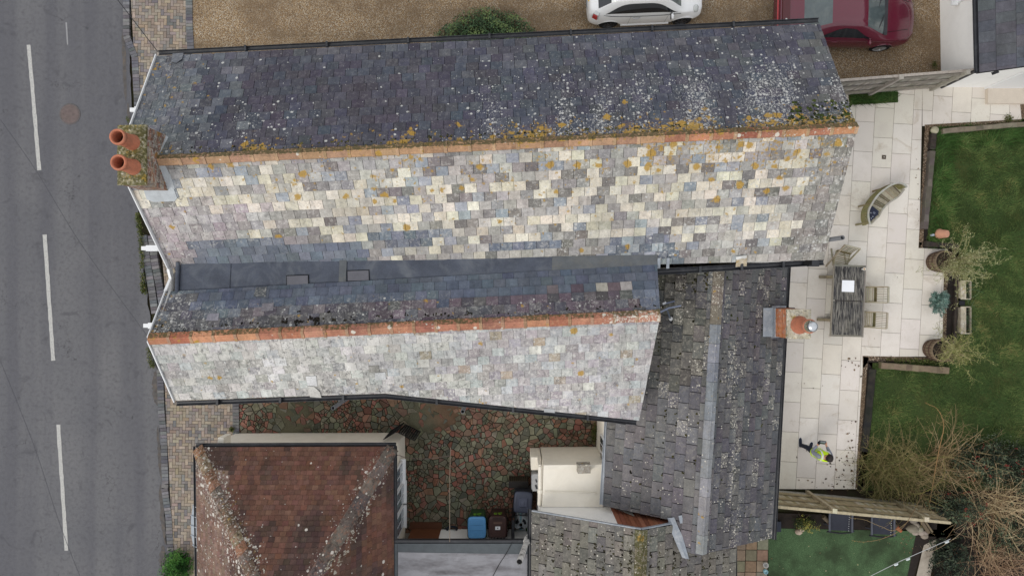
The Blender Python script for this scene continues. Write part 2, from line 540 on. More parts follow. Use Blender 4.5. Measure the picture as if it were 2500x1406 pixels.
soldier(mb, [(393, 885), (396, 1000), (402, 1060), (406, 1180), (404, 1190), (414, 1260), (419, 1350), (424, 1450)], .2, .108, .075)
soldier(mb, [(463, -60), (464, 60), (468, 130)], .21, .1, .068)
soldier(mb, [(577, 975), (578, 1060)], .2, .105, .068)
structure(mb.build("kerb", m_attr_rough))

# herringbone pavement
TAN = [(156, 142, 127), (150, 136, 121), (163, 150, 135), (144, 129, 117), (153, 142, 131), (142, 132, 125), (160, 144, 124), (136, 126, 120)]
GREYB = [(128, 124, 122), (112, 110, 110)]
mb = MB()
def herring(polys, ang, ox, oy, a=0.1, z=0.06, pal=TAN):
    ca, sa = math.cos(ang), math.sin(ang)
    for P in polys:
        xs = [(p[0] - ox) * ca + (p[1] - oy) * sa for p in P]; ys = [-(p[0] - ox) * sa + (p[1] - oy) * ca for p in P]
        mb.face([(p[0], p[1], z - .018) for p in P], 1, C(92, 82, 70))
        for i in range(int(min(xs) / a) - 2, int(max(xs) / a) + 2):
            for j in range(int(min(ys) / a) - 2, int(max(ys) / a) + 2):
                k = (i - j) % 4
                if k == 0:
                    w, h = 2, 1
                elif k == 3:
                    w, h = 1, 2
                else:
                    continue
                g = .005
                q = [(i * a + g, j * a + g), ((i + w) * a - g, j * a + g), ((i + w) * a - g, (j + h) * a - g), (i * a + g, (j + h) * a - g)]
                q = [(ox + x * ca - y * sa, oy + x * sa + y * ca) for x, y in q]
                q = clip(q, P)
                if len(q) < 3:
                    continue
                cx, cy = q[0]
                n = nz(cx, cy, .8)
                col = jc(random.choice(GREYB if random.random() < .06 + max(0, n) * .3 else pal), 9)
                dz = random.uniform(-.003, .003)
                mb.prism(q, z - .02, z + dz, 0, col)
herring([G((318, -70), (457, -70), (459, 140), (330, 140)), G((330, 140), (459, 140), (480, 300), (342, 300)), G((344, 300), (520, 300), (520, 560), (392, 560)), G((412, 780), (520, 780), (572, 880), (402, 880))], R(-1.5), -11, 9)
herring([G((392, 560), (455, 560), (460, 780), (412, 780))], R(4), -10.5, 1)
herring([G((402, 880), (572, 880), (572, 1068), (410, 1068)), G((410, 1068), (572, 1068), (490, 1110), (413, 1110)), G((413, 1110), (490, 1110), (490, 1450), (430, 1450))], R(-1.0), -10, -3)
structure(mb.build("brick_pavement", [m_attr_rough, m_soil]))

# gravel drive
def gravel_mat(name, pal, scale=55):
    t = NT(name)
    v = t.vor(scale)
    s = t.N("ShaderNodeSeparateColor"); t.L(v.outputs["Color"], s.inputs[0])
    r = t.N("ShaderNodeValToRGB"); t.L(s.outputs[0], r.inputs[0])
    while len(r.color_ramp.elements) < len(pal):
        r.color_ramp.elements.new(0.5)
    for i, p in enumerate(pal):
        r.color_ramp.elements[i].position = i / len(pal); r.color_ramp.elements[i].color = (*C(*p), 1)
    r.color_ramp.interpolation = 'CONSTANT'
    gap = t.rng(v.outputs["Distance"], 0.35, 0.75, 1.0, 0.45)
    cc = t.N("ShaderNodeCombineColor")
    for i in range(3):
        t.L(gap, cc.inputs[i])
    c = t.mix(1.0, r.outputs[0], cc.outputs[0], 'MULTIPLY')
    big = t.noise(0.7, 5, 0.6)
    c = t.mix(t.rng(big, 0.42, 0.62, 0, 0.65), c, C(112, 92, 70))
    rut = t.noise(1.0, 3, 0.5, co=t.stretch(0.08, 0.9, 1))
    c = t.mix(t.rng(rut, 0.5, 0.66, 0, 0.45), c, C(104, 88, 68))
    spot = t.noise(3.2, 4, 0.75)
    c = t.mix(t.rng(spot, 0.60, 0.72, 0, 0.5), c, C(78, 66, 48))
    return t.done(c, 0.85, t.math('SUBTRACT', 1.0, v.outputs["Distance"]), 0.8, 0.012, 0.25)
m_gravel = gravel_mat("pea_gravel", [(188, 158, 116), (160, 130, 94), (142, 116, 88), (198, 178, 148), (124, 102, 80), (174, 142, 102), (210, 198, 178)])
m_pebble = gravel_mat("dark_pebble", [(120, 100, 84), (86, 72, 60), (190, 172, 150), (70, 58, 48), (150, 122, 98)], 45)
mb = MB()
mb.face([(p[0], p[1], .045) for p in G((470, -160), (2292, -160), (2300, 260), (472, 260))])
structure(mb.build("gravel_drive", m_gravel))

# crazy paving of the courtyard: every stone a small raised polygon
random.seed(5)
mb = MB()
REDS = [(136, 90, 75), (142, 96, 79), (122, 84, 71), (140, 104, 82), (124, 95, 78), (114, 90, 76)]
GREENS = [(110, 110, 90), (98, 100, 84), (122, 120, 98), (88, 88, 76), (104, 98, 80), (116, 110, 92)]
cpoly = G((583, 955), (1480, 955), (1480, 1300), (990, 1300), (990, 1062), (583, 1062))
hull = [G((583, 940), (1500, 940), (1500, 1062), (583, 1062)), G((975, 1062), (1500, 1062), (1500, 1300), (975, 1300))]
pts = []
def pgrid(step, keep):
    x = -8.8
    while x < 3.4:
        y = -8.0
        while y < -2.6:
            px, py = x + random.uniform(-.52, .52) * step, y + random.uniform(-.52, .52) * step
            if keep(px, py):
                pts.append((px, py))
            y += step
        x += step
small = lambda x, y: nz(x, y, .9, 3.3) > 0.22
pgrid(.165, lambda x, y: not small(x, y) and random.random() > .22)
pgrid(.115, lambda x, y: small(x, y) and random.random() > .12)
cell = .35; gridm = {}
for i, p in enumerate(pts):
    gridm.setdefault((int(p[0] // cell), int(p[1] // cell)), []).append(i)
for i, p in enumerate(pts):
    gx, gy = int(p[0] // cell), int(p[1] // cell)
    poly = [(p[0] - .3, p[1] - .3), (p[0] + .3, p[1] - .3), (p[0] + .3, p[1] + .3), (p[0] - .3, p[1] + .3)]
    for a in (-1, 0, 1):
        for b in (-1, 0, 1):
            for j in gridm.get((gx + a, gy + b), ()):
                if j == i:
                    continue
                q = pts[j]; mx, my = (p[0] + q[0]) / 2, (p[1] + q[1]) / 2; dx, dy = q[0] - p[0], q[1] - p[1]
                out = []
                for k in range(len(poly)):
                    u, v = poly[k], poly[(k + 1) % len(poly)]
                    du = (u[0] - mx) * dx + (u[1] - my) * dy; dv = (v[0] - mx) * dx + (v[1] - my) * dy
                    if du <= 0:
                        out.append(u)
                    if (du <= 0) != (dv <= 0):
                        t = du / (du - dv); out.append((u[0] + (v[0] - u[0]) * t, u[1] + (v[1] - u[1]) * t))
                poly = out
                if len(poly) < 3:
                    break
            if len(poly) < 3:
                break
        if len(poly) < 3:
            break
    if len(poly) < 3:
        continue
    cx = sum(q[0] for q in poly) / len(poly); cy = sum(q[1] for q in poly) / len(poly)
    size = math.sqrt(abs(area2(poly)) / 2)
    if size < .03:
        continue
    pieces = [poly]
    if size > .09 and random.random() < .62:
        th = random.uniform(0, 6.28); c_, s_ = math.cos(th), math.sin(th); ox, oy = cx + random.uniform(-.2, .2) * size, cy + random.uniform(-.2, .2) * size
        hp = [(ox + 2 * c_, oy + 2 * s_), (ox + 2 * c_ - 2 * s_, oy + 2 * s_ + 2 * c_), (ox - 2 * c_ - 2 * s_, oy - 2 * s_ + 2 * c_), (ox - 2 * c_, oy - 2 * s_)]
        hq = [(ox + 2 * c_, oy + 2 * s_), (ox - 2 * c_, oy - 2 * s_), (ox - 2 * c_ + 2 * s_, oy - 2 * s_ - 2 * c_), (ox + 2 * c_ + 2 * s_, oy + 2 * s_ - 2 * c_)]
        pieces = [q for q in (clip(poly, ccw(hp)), clip(poly, ccw(hq))) if len(q) >= 3]
    for poly in pieces:
     cx = sum(q[0] for q in poly) / len(poly); cy = sum(q[1] for q in poly) / len(poly)
     size = math.sqrt(abs(area2(poly)) / 2)
     if size < .03:
        continue
     k = 1 - .020 / size
     poly = [(cx + (q[0] - cx) * k + random.uniform(-.004, .004), cy + (q[1] - cy) * k + random.uniform(-.004, .004)) for q in poly]
     px, py = PX((cx, cy, 0))
     washed = max(0, 1 - ((px - 712) / 60) ** 2 - ((py - 1020) / 60) ** 2) + max(0, 1 - ((px - 1035) / 55) ** 2 - ((py - 1010) / 60) ** 2) + max(0, 1 - ((px - 1085) / 45) ** 2 - ((py - 1000) / 60) ** 2)
     if washed > .45 and random.random() < .6:
        continue
     red = nz(cx, cy, .55, 8.0) * .7 + random.uniform(-.7, .7) + (.12 if small(cx, cy) else 0)
     if px < 1000 and py > 1050:
        red -= .1
     col = jc(random.choice(REDS if red > 0.10 else GREENS), 12)
     for P in hull:
        q = clip(poly, P)
        if len(q) >= 3:
            mb.prism(q, .0, .03 + random.uniform(-.004, .004), 0, col)
def mortar_mat():
    t = NT("mossy_mortar")
    a, b = t.noise(2.2, 5, .7), t.noise(30, 4, .7)
    c = t.mix(t.rng(b, .4, .62, 0, 1), C(50, 46, 32), C(38, 34, 27))
    c = t.mix(t.rng(a, .56, .66, 0, .8), c, C(62, 62, 38))
    for (x, y, r, col) in ((712, 1020, 80, (126, 122, 98)), (1035, 1010, 70, (122, 120, 98)), (1090, 1000, 62, (136, 106, 84))):
        p = W(x, y)
        d = t.N("ShaderNodeVectorMath", operation='DISTANCE'); t.L(t.co, d.inputs[0]); d.inputs[1].default_value = p
        dd = t.math('ADD', d.outputs["Value"], t.rng(t.noise(3, 4), 0, 1, -.4, .4))
        c = t.mix(t.rng(dd, r / 77, r / 77 * .45, 0, .62), c, C(*col))
    return t.done(c, .95, b, .5, .02, .15)
m_mortar = mortar_mat()
for P in hull:
    mb.face([(p[0], p[1], .008) for p in P], 1)
def stone_mat():
    t = NT("paving_stone")
    base = t.attr("Col").outputs["Color"]
    a, b = t.noise(5, 5, .65), t.noise(60, 3, .7)
    g = t.rng(t.math('ADD', t.math('MULTIPLY', a, .5), t.math('MULTIPLY', b, .5)), .33, .67, .7, 1.3)
    cc = t.N("ShaderNodeCombineColor")
    for i in range(3):
        t.L(g, cc.inputs[i])
    c = t.mix(1.0, base, cc.outputs[0], 'MULTIPLY')
    c = t.mix(t.rng(t.noise(1.3, 5, .65), .5, .68, 0, .6), c, C(72, 70, 52))
    v = t.vor(13); s = t.N("ShaderNodeSeparateColor"); t.L(v.outputs["Color"], s.inputs[0])
    sp = t.math('MULTIPLY', t.math('LESS_THAN', s.outputs[0], .05), t.rng(v.outputs["Distance"], .3, .2, 0, .7))
    c = t.mix(t.math('MULTIPLY', sp, t.rng(b, .45, .55, 0, 1)), c, C(190, 172, 160))
    return t.done(c, .8, b, .4, .008, .3)
m_stone = stone_mat()
structure(mb.build("courtyard_paving", [m_stone, m_mortar]))
mb = MB()
mb.face([(p[0], p[1], .012) for p in G((990, 1296), (1300, 1296), (1300, 1420), (990, 1420))])
structure(mb.build("concrete_path", simple("pale_concrete", C(176, 170, 160), .9, .15, 4, 60, .2, dirt=C(120, 112, 98), dirt_amt=.5)))

# patio slabs
random.seed(21)
mb = MB()
pa = R(-3.3); ca, sa = math.cos(pa), math.sin(pa)
ppoly = [G((1700, 205), (2250, 205), (2242, 605), (1700, 605)), G((2250, 205), (2492, 203), (2496, 293), (2250, 309)), G((1700, 605), (2312, 605), (2302, 870), (1700, 870)), G((1700, 870), (2107, 870), (2090, 1192), (1700, 1192))]
ax, ay = W(2183, 240)[:2]
CW, SL = .607, .945
def slabs(P):
    mb.face([(p[0], p[1], .038) for p in P], 1, C(120, 108, 94))
    us = [(p[0] - ax) * ca + (p[1] - ay) * sa for p in P]; vs = [-(p[0] - ax) * sa + (p[1] - ay) * ca for p in P]
    for i in range(int(min(us) // CW), int(max(us) // CW) + 1):
        off = (.5 if i % 2 else 0) * SL + .13
        for j in range(int((min(vs) - off) // SL) - 1, int((max(vs) - off) // SL) + 2):
            g = .0055; u0, v0 = i * CW, j * SL + off
            q = [(u0 + g, v0 + g), (u0 + CW - g, v0 + g), (u0 + CW - g, v0 + SL - g), (u0 + g, v0 + SL - g)]
            q = clip([(ax + x * ca - y * sa, ay + x * sa + y * ca) for x, y in q], P)
            if len(q) >= 3:
                rs = random.Random(i * 131 + j * 17); b = rs.uniform(-7, 7)
                mb.prism(q, .03, .048 + rs.uniform(-.0015, .0015), 0, C(229 + b, 222 + b + rs.uniform(-2, 2), 212 + b + rs.uniform(-4, 3)))
for P in ppoly:
    slabs(P)
def slab_mat():
    t = NT("limestone_slab")
    base = t.attr("Col").outputs["Color"]
    a, b, d = t.noise(2.0, 5, .65), t.noise(28, 5, .7), t.noise(.5, 5, .6)
    c = t.mix(t.rng(b, .42, .66, 0, .5), base, C(220, 212, 200))
    c = t.mix(t.rng(a, .5, .72, 0, .5), c, C(212, 202, 188))
    c = t.mix(t.rng(d, .52, .70, 0, .45), c, C(204, 198, 190))
    st = t.noise(1.4, 6, .8, .8)
    c = t.mix(t.rng(st, .57, .70, 0, .6), c, C(186, 170, 148))
    return t.done(c, .8, b, .15, .004, .3)
structure(mb.build("patio", [slab_mat(), m_attr_rough]))

# fallen leaves and bits on the patio
mb = MB()
def leafbits(n, cx, cy, sx, sy, s=(.015, .045), pal=((92, 76, 62), (112, 90, 70), (74, 66, 58), (132, 106, 78))):
    for _ in range(n):
        p = W(random.gauss(cx, sx), random.gauss(cy, sy), .052 if cy < 1250 else .07)
        a = random.uniform(0, 6.28); w = random.uniform(*s); h = w * random.uniform(.4, .9)
        u = Vector((math.cos(a), math.sin(a), 0)) * w; v = Vector((-math.sin(a), math.cos(a), 0)) * h
        mb.face([p - u, p - v + Vector((0, 0, .008)), p + u * 1.1, p + v + Vector((0, 0, .012))], 0, jc(random.choice(pal)))
leafbits(45, 2066, 1150, 18, 26); leafbits(14, 2076, 1080, 10, 30); leafbits(10, 1995, 1150, 40, 25, (.02, .05)); leafbits(12, 2085, 890, 14, 14)
leafbits(10, 2150, 770, 60, 60, (.008, .02)); leafbits(14, 2240, 450, 6, 40, (.01, .03)); leafbits(6, 2000, 1000, 50, 80, (.01, .025)); leafbits(18, 2040, 1180, 22, 8); leafbits(26, 2060, 1345, 80, 28, (.012, .03), ((150, 146, 110), (120, 104, 74), (170, 166, 130))); leafbits(30, 2210, 1320, 18, 20, (.01, .03))
o = mb.build("fallen_leaves", m_leaf); tag(o, "scattered brown dead leaves lying on the patio slabs and turf", "leaves"); o["kind"] = "stuff"

# lawn, beds
def lawn_mat():
    t = NT("lawn_soil")
    a, b = t.noise(1.1, 5, .65), t.noise(26, 5, .75)
    c = t.mix(t.rng(b, .4, .62, 0, 1), C(70, 86, 44), C(50, 64, 36))
    c = t.mix(t.rng(a, .5, .7, 0, .6), c, C(86, 84, 46))
    return t.done(c, .95, b, .8, .03, .1)
m_lawn = lawn_mat()
LAWN = [G((2268, 312), (2700, 296), (2700, 604), (2262, 604)), G((2338, 604), (2700, 604), (2700, 885), (2326, 885)), G((2128, 885), (2700, 885), (2700, 1196), (2110, 1196)), G((2068, 229), (2190, 226), (2190, 252), (2072, 258))]
mb = MB()
for P in LAWN:
    mb.face([(p[0], p[1], .06) for p in P])
structure(mb.build("lawn", m_lawn))
def blades(polys, dens, name, label, pal, hgt=(.04, .10), seed=3, avoid=None, z0=.06):
    rnd = random.Random(seed); mb = MB()
    for P in polys:
        xs, ys = [p[0] for p in P], [p[1] for p in P]
        x0, x1 = min(xs), min(max(xs), 17.5); y0, y1 = min(ys), max(ys)
        for _ in range(int((x1 - x0) * (y1 - y0) * dens)):
            x, y = rnd.uniform(x0, x1), rnd.uniform(y0, y1)
            if not inpoly(x, y, P):
                continue
            cl = nz(x, y, 2.3, 1.0); big = nz(x, y, .7, 5.0)
            if avoid and avoid(x, y) > rnd.random():
                continue
            h = rnd.uniform(*hgt) * (1 + .7 * cl)
            a = rnd.uniform(0, 6.28) * .45 + 3.2 * nz(x, y, 1.6, 9.0) * 2; lean = rnd.uniform(.5, 1.7) * h
            w = rnd.uniform(.004, .009)
            dx, dy = math.cos(a), math.sin(a)
            ty = rnd.random() * .75 + (cl + big) * .5
            col = pal[0] if ty < .25 else pal[1] if ty < .6 else pal[2] if ty < .93 else pal[3]
            col = jc2(rnd, col)
            mb.face([(x - dy * w, y + dx * w, z0), (x + dy * w, y - dx * w, z0), (x + dx * lean, y + dy * lean, z0 + h)], 0, col)
    o = mb.build(name, m_leaf); tag(o, label, "grass"); o["kind"] = "stuff"
    return o
def jc2(rnd, c, j=10):
    q = rnd.uniform(-j, j)
    return C(c[0] + q, c[1] + q, c[2] + q * .7)
GP = [(60, 84, 42), (80, 106, 54), (106, 122, 66), (144, 138, 84)]
THICK = G((2100, 1085), (2160, 1050), (2300, 1060), (2420, 1080), (2520, 1150), (2700, 1200), (2700, 1500), (2290, 1500), (2300, 1290), (2090, 1200))
def worn(x, y):
    px, py = PX((x, y, 0))
    if inpoly(x, y, THICK):
        return 1.1
    d = abs((py - 905) - (px - 2150) * .93) if px > 2140 and py > 920 else 999
    return (.8 if d < 18 else .4 if d < 40 else 0) + max(0, nz(x, y, .5, 2) - .15) * 1.2
blades(LAWN, 1500, "grass", "mown green lawn grass with worn brownish patches behind the patio", GP, (.035, .085), 3, worn)
edgeP = [G((2285, 322), (2520, 300), (2520, 350), (2290, 365)), G((2285, 330), (2330, 340), (2300, 600), (2258, 600)), G((2070, 232), (2185, 228), (2188, 250), (2074, 256))]
blades(edgeP, 700, "long_grass", "longer tufted bright green grass along the timber edging of the lawn", [(52, 84, 36), (66, 104, 46), (88, 122, 60), (120, 140, 80)], (.10, .22), 8)

# dark beds and pebble strips round the lawn
mb = MB()
for P in (G((2255, 306), (2500, 292), (2500, 306), (2270, 322), (2256, 322)), G((2255, 322), (2266, 322), (2252, 590), (2242, 606), (2240, 606)), G((2242, 592), (2330, 596), (2340, 606), (2242, 606)), G((2302, 660), (2318, 660), (2308, 840), (2298, 868)), G((2104, 868), (2330, 874), (2328, 882), (2118, 882), (2104, 900)), G((2106, 870), (2118, 872), (2100, 1180), (2086, 1192)), G((2482, 200), (2520, 198), (2520, 300), (2492, 300))):
    mb.face([(p[0], p[1], .052) for p in P])
structure(mb.build("pebble_strip", m_pebble))
m_bed = simple("bed_soil", C(40, 34, 31), .95, .35, 8, 50, .8, dirt=C(66, 52, 42), dirt_amt=.4)
mb = MB()
for P in (G((2100, 1075), (2160, 1045), (2300, 1052), (2420, 1070), (2520, 1140), (2700, 1200), (2700, 1210), (2090, 1200)), G((2290, 1200), (2700, 1200), (2700, 1520), (2270, 1520)), G((2268, 320), (2286, 318), (2270, 604), (2252, 604)), G((2268, 316), (2500, 300), (2500, 312), (2272, 328)), G((2252, 590), (2360, 596), (2360, 612), (2250, 606)), G((2312, 640), (2342, 640), (2330, 885), (2306, 870)), G((2114, 880), (2340, 884), (2340, 908), (2130, 902)), G((2116, 884), (2138, 884), (2118, 1180), (2096, 1188)), G((1880, 1250), (2330, 1262), (2330, 1310), (1880, 1290)), G((2190, 1290), (2330, 1290), (2250, 1330), (2225, 1420), (2170, 1330))):  # last bed: dark soil whose tone also carries the shade beside the turf
    mb.face([(p[0], p[1], .056) for p in P])
structure(mb.build("flower_bed", m_bed))
# neighbour's garden: turf, path, slabs
def turf_mat():
    t = NT("artificial_turf")
    a, b = t.noise(1.0, 5, .65), t.noise(50, 4, .7)
    c = t.mix(t.rng(b, .38, .64, 0, 1), C(54, 80, 50), C(92, 118, 82))
    c = t.mix(t.rng(a, .46, .62, 0, .8), c, C(50, 62, 42))
    v = t.vor(1.6); 
    c = t.mix(t.rng(v.outputs["Distance"], .045, .03, 0, .5), c, C(150, 160, 140))
    return t.done(c, .9, b, .6, .02, .15)
mb = MB()
mb.face([(p[0], p[1], .064) for p in G((1874, 1287), (2235, 1294), (2215, 1390), (2190, 1500), (1874, 1500))])
structure(mb.build("artificial_turf", turf_mat()))
mb = MB()
mb.face([(p[0], p[1], .05) for p in G((2262, 1300), (2288, 1318), (2270, 1400), (2258, 1480), (2222, 1480), (2236, 1400), (2250, 1340))])
structure(mb.build("garden_path", simple("pale_path", C(172, 162, 148), .9, .2, 5, 60, .4, dirt=C(116, 100, 84), dirt_amt=.6)))
mb = MB(); random.seed(4)
for i in range(-1, 5):
    for j in range(0, 8):
        p = W(1780 + i * 27.5 - j * 1.0, 1300 + j * 27, .02)
        if i > 3:
            continue
        mb.box((p.x, p.y, .035), (.335, .33, .05), R(-1), 0, jc(random.choice([(150, 132, 110), (156, 130, 106), (142, 134, 112), (132, 126, 104), (150, 126, 104)]), 8))
mb.face([(p[0], p[1], .02) for p in G((1740, 1285), (1874, 1285), (1874, 1500), (1740, 1500))], 1)
structure(mb.build("paving_slabs", [m_attr_rough, m_deck]))
# ------------------------------------------------------------------ roofs and houses
def v2(p):
    return Vector((p[0], p[1]))
class Slope:
    "ridge line (two 3-D points) and eave polyline (3-D points); z is linear from ridge to eave"
    def __init__(s, r0, r1, eave):
        s.o = v2(r0); d = v2(r1) - s.o; s.len = d.length; s.al = d / s.len
        s.z0, s.z1 = r0[2], r1[2]
        n = Vector((-s.al.y, s.al.x))
        if n.dot(v2(eave[0]) - s.o) < 0:
            n = -n
        s.dn = n
        s.ev = sorted([((v2(e) - s.o).dot(s.al), (v2(e) - s.o).dot(n), e[2]) for e in eave])
    def sd(s, x, y):
        p = Vector((x, y)) - s.o
        return p.dot(s.al), p.dot(s.dn)
    def eav(s, q):
        e = s.ev
        if len(e) == 1:
            return e[0][1], e[0][2]
        i = 0
        while i < len(e) - 2 and q > e[i + 1][0]:
            i += 1
        t = (q - e[i][0]) / max(1e-6, e[i + 1][0] - e[i][0])
        return lerp(e[i][1], e[i + 1][1], t), lerp(e[i][2], e[i + 1][2], t)
    def z(s, x, y):
        q, d = s.sd(x, y)
        zr = lerp(s.z0, s.z1, q / s.len)
        de, ze = s.eav(q)
        return zr - (zr - ze) * d / de
    def at(s, q, d):
        return s.o + s.al * q + s.dn * d

def tile_slope(mb, S, polys, gauge, width, colf, auxf, gap=.006, lift=.020, jit=.004, start=0.0, stag=.5, rows=None, dj=.004, skip=None):
    allp = [p for P in polys for p in P]
    qs, ds = zip(*[S.sd(*p[:2]) for p in allp])
    PP = [ccw([(p[0], p[1]) for p in P]) for P in polys]
    r0, r1 = int(math.floor((min(ds) - start) / gauge)), int(math.ceil((max(ds) - start) / gauge))
    for r in range(r0, r1):
        dh, dl = start + r * gauge, start + (r + 1) * gauge
        t = min(qs) - width * (1 + stag * (r % 2)) + random.uniform(-.02, .02)
        while t < max(qs):
            w = width * random.uniform(.95, 1.05)
            j = random.uniform(-jit, jit)
            skew = random.uniform(-dj, dj)
            quad = [(t + gap / 2, dl + j + skew), (t + w - gap / 2, dl + j - skew), (t + w - gap / 2, dh - .012), (t + gap / 2, dh - .012)]
            t += w
            pl = [tuple(S.at(a, b)) for a, b in quad]
            c0 = S.at((quad[0][0] + quad[1][0]) / 2, (dh + dl) / 2)
            if skip and skip(c0, r):
                continue
            cz = S.z(c0.x, c0.y)
            px, py = PX((c0.x, c0.y, cz))
            col = None; rt = random.random()
            hl = random.uniform(-.003, .003); tl = random.uniform(-.003, .003)
            for P in PP:
                q = clip(pl, P)
                if len(q) < 3:
                    continue
                if col is None:
                    col = colf(px, py, r)
                top, bot, ax = [], [], []
                for x, y in q:
                    a, d = S.sd(x, y)
                    f = (d - dh) / gauge
                    z = S.z(x, y) + .003 + (lift + hl) * max(0, f) + tl * ((a - t) / w + .5)
                    top.append((x, y, z)); bot.append((x, y, z - .013))
                    pp = PX((x, y, z)); ax.append(auxf(pp[0], pp[1], rt))
                if area2(q) < 0:
                    top.reverse(); bot.reverse(); ax.reverse()
                mb.face(top, 0, col, ax)
                n = len(top)
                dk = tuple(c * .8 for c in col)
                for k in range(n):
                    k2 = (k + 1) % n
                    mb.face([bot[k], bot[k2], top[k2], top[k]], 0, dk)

def deck(mb, S, P, drop=.03, mi=0, thick=.10):
    "solid boarding under the slates"
    P = ccw([(p[0], p[1]) for p in P]); n = len(P)
    top = [(x, y, S.z(x, y) - drop) for x, y in P]
    bot = [(x, y, z - thick) for x, y, z in top]
    mb.face(top, mi); mb.face(list(reversed(bot)), mi)
    for k in range(n):
        k2 = (k + 1) % n
        mb.face([bot[k], bot[k2], top[k2], top[k]], mi)

def ridge_run(mb, a, b, L, w, drop, colf, auxf, mi=0, collar=True, round_=False, h=.045, joint=None):
    a, b = Vector(a), Vector(b); d = b - a; n = max(1, round(d.length / L)); d.normalize()
    sd = Vector((-d.y, d.x, 0)).normalized()
    if round_:
        prof = [(-w, -drop), (-w * .8, h * .25 - drop * .45), (-w * .42, h * .8), (0, h), (w * .42, h * .8), (w * .8, h * .25 - drop * .45), (w, -drop)]
    else:
        prof = [(-w, -drop), (-w * .97, -drop + .03), (-w * .22, h * .55), (-w * .12, h * .95), (0, h), (w * .12, h * .95), (w * .22, h * .55), (w * .97, -drop + .03), (w, -drop)]
    Lt = (b - a).length / n
    for i in range(n):
        p0 = a + d * (i * Lt + .004); p1 = a + d * ((i + 1) * Lt - .004)
        tl = random.uniform(-.006, .006); jl = random.uniform(-.006, .006)
        col = colf(i, n)
        def ring(p, s, up):
            return [p + sd * (x * s + jl) + Vector((0, 0, z * s + up)) for x, z in prof]
        st = [(p0, 1.0, tl), (p0 + d * (Lt * .84), 1.0, -tl)]
        if collar:
            st += [(p0 + d * (Lt * .86), 1.10, .004 - tl), (p1, 1.10, .004 - tl)]
        else:
            st += [(p1, 1.0, -tl)]
        rows = [ring(*q) for q in st]
        b0 = len(mb.f)
        for k in range(len(rows) - 1):
            m = len(prof)
            cc = col if k == 0 or not joint else jc(joint, 10)
            for q in range(m - 1):
                pts = [rows[k][q], rows[k + 1][q], rows[k + 1][q + 1], rows[k][q + 1]]
                mb.face(pts, mi, cc, [auxf(*PX(p)) for p in pts])
        mb.face(rows[-1], mi, col); mb.face(list(reversed(rows[0])), mi, col)

def gutter(mb, pts, r=.062, mi=0, up=(0, 0, 1)):
    pts = [Vector(p) for p in pts]
    rows = []
    for i, p in enumerate(pts):
        d = (pts[min(i + 1, len(pts) - 1)] - pts[max(i - 1, 0)]).normalized()
        s = Vector((-d.y, d.x, 0)).normalized()
        ring = [p + s * (math.cos(t) * r) + Vector((0, 0, math.sin(t) * r)) for t in [math.pi + k * math.pi / 8 for k in range(9)]]
        ri = r - .011
        ring += [p + s * (math.cos(t) * ri) + Vector((0, 0, math.sin(t) * ri)) for t in [2 * math.pi - k * math.pi / 8 for k in range(9)]]
        rows.append(ring)
    mb.grid(rows, mi, smooth=False, closed=True)
    for row in (rows[0], rows[-1]):
        for k in range(8):
            mb.face([row[k], row[k + 1], row[17 - k - 1], row[17 - k]], mi)
def seg(a, b, n):
    a, b = Vector(a), Vector(b)
    return [a.lerp(b, i / n) for i in range(n + 1)]
def walls(mb, pts, tops, mi=0, z0=-.02):
    n = len(pts)
    for i in range(n):
        a, b = pts[i], pts[(i + 1) % n]
        mb.face([(a[0], a[1], z0), (b[0], b[1], z0), (b[0], b[1], tops[(i + 1) % n]), (a[0], a[1], tops[i])], mi)

ck = lambda c, j=7: jc(c, j)
hyp = lambda x, a, b: max(0.0, min(1.0, (x - a) / (b - a)))

cottage = thing("slate_cottage", "long slate roofed cottage beside the road with two parallel ranges and orange ridge tiles", "house", (-1.0, 1.0, 0))
# ---- front range, far slope
r0, r1 = W(290, 396, 6.55), W(2093, 312, 6.55)
nE0, nE1 = W(384, 138, 4.7), W(2000, 58, 4.7)
SN = Slope(r0, r1, [nE0, nE1])
random.seed(31)
def colN(px, py, r):
    left = 1.0 if px < 485 - (py - 150) * .17 + random.uniform(-10, 10) else hyp(px, 620, 430) * .35
    c = random.choice([(74, 76, 89), (70, 72, 86), (78, 80, 92), (73, 73, 84), (70, 75, 88)])
    if 560 < px < 1100 and random.random() < .6:
        c = random.choice([(74, 71, 83), (69, 66, 78), (77, 74, 86), (72, 70, 82)])
    if left > random.random():
        c = random.choice([(100, 104, 112), (96, 101, 109), (104, 108, 114), (98, 102, 109)])
    if py < 160 and random.random() < .3:
        c = random.choice([(86, 88, 97), (90, 92, 100)])
    if px > 1960 and py < 250 - (1960 - px) * .2 and random.random() < .5:
        c = (94, 94, 97)
    return ck(c, 2.5)
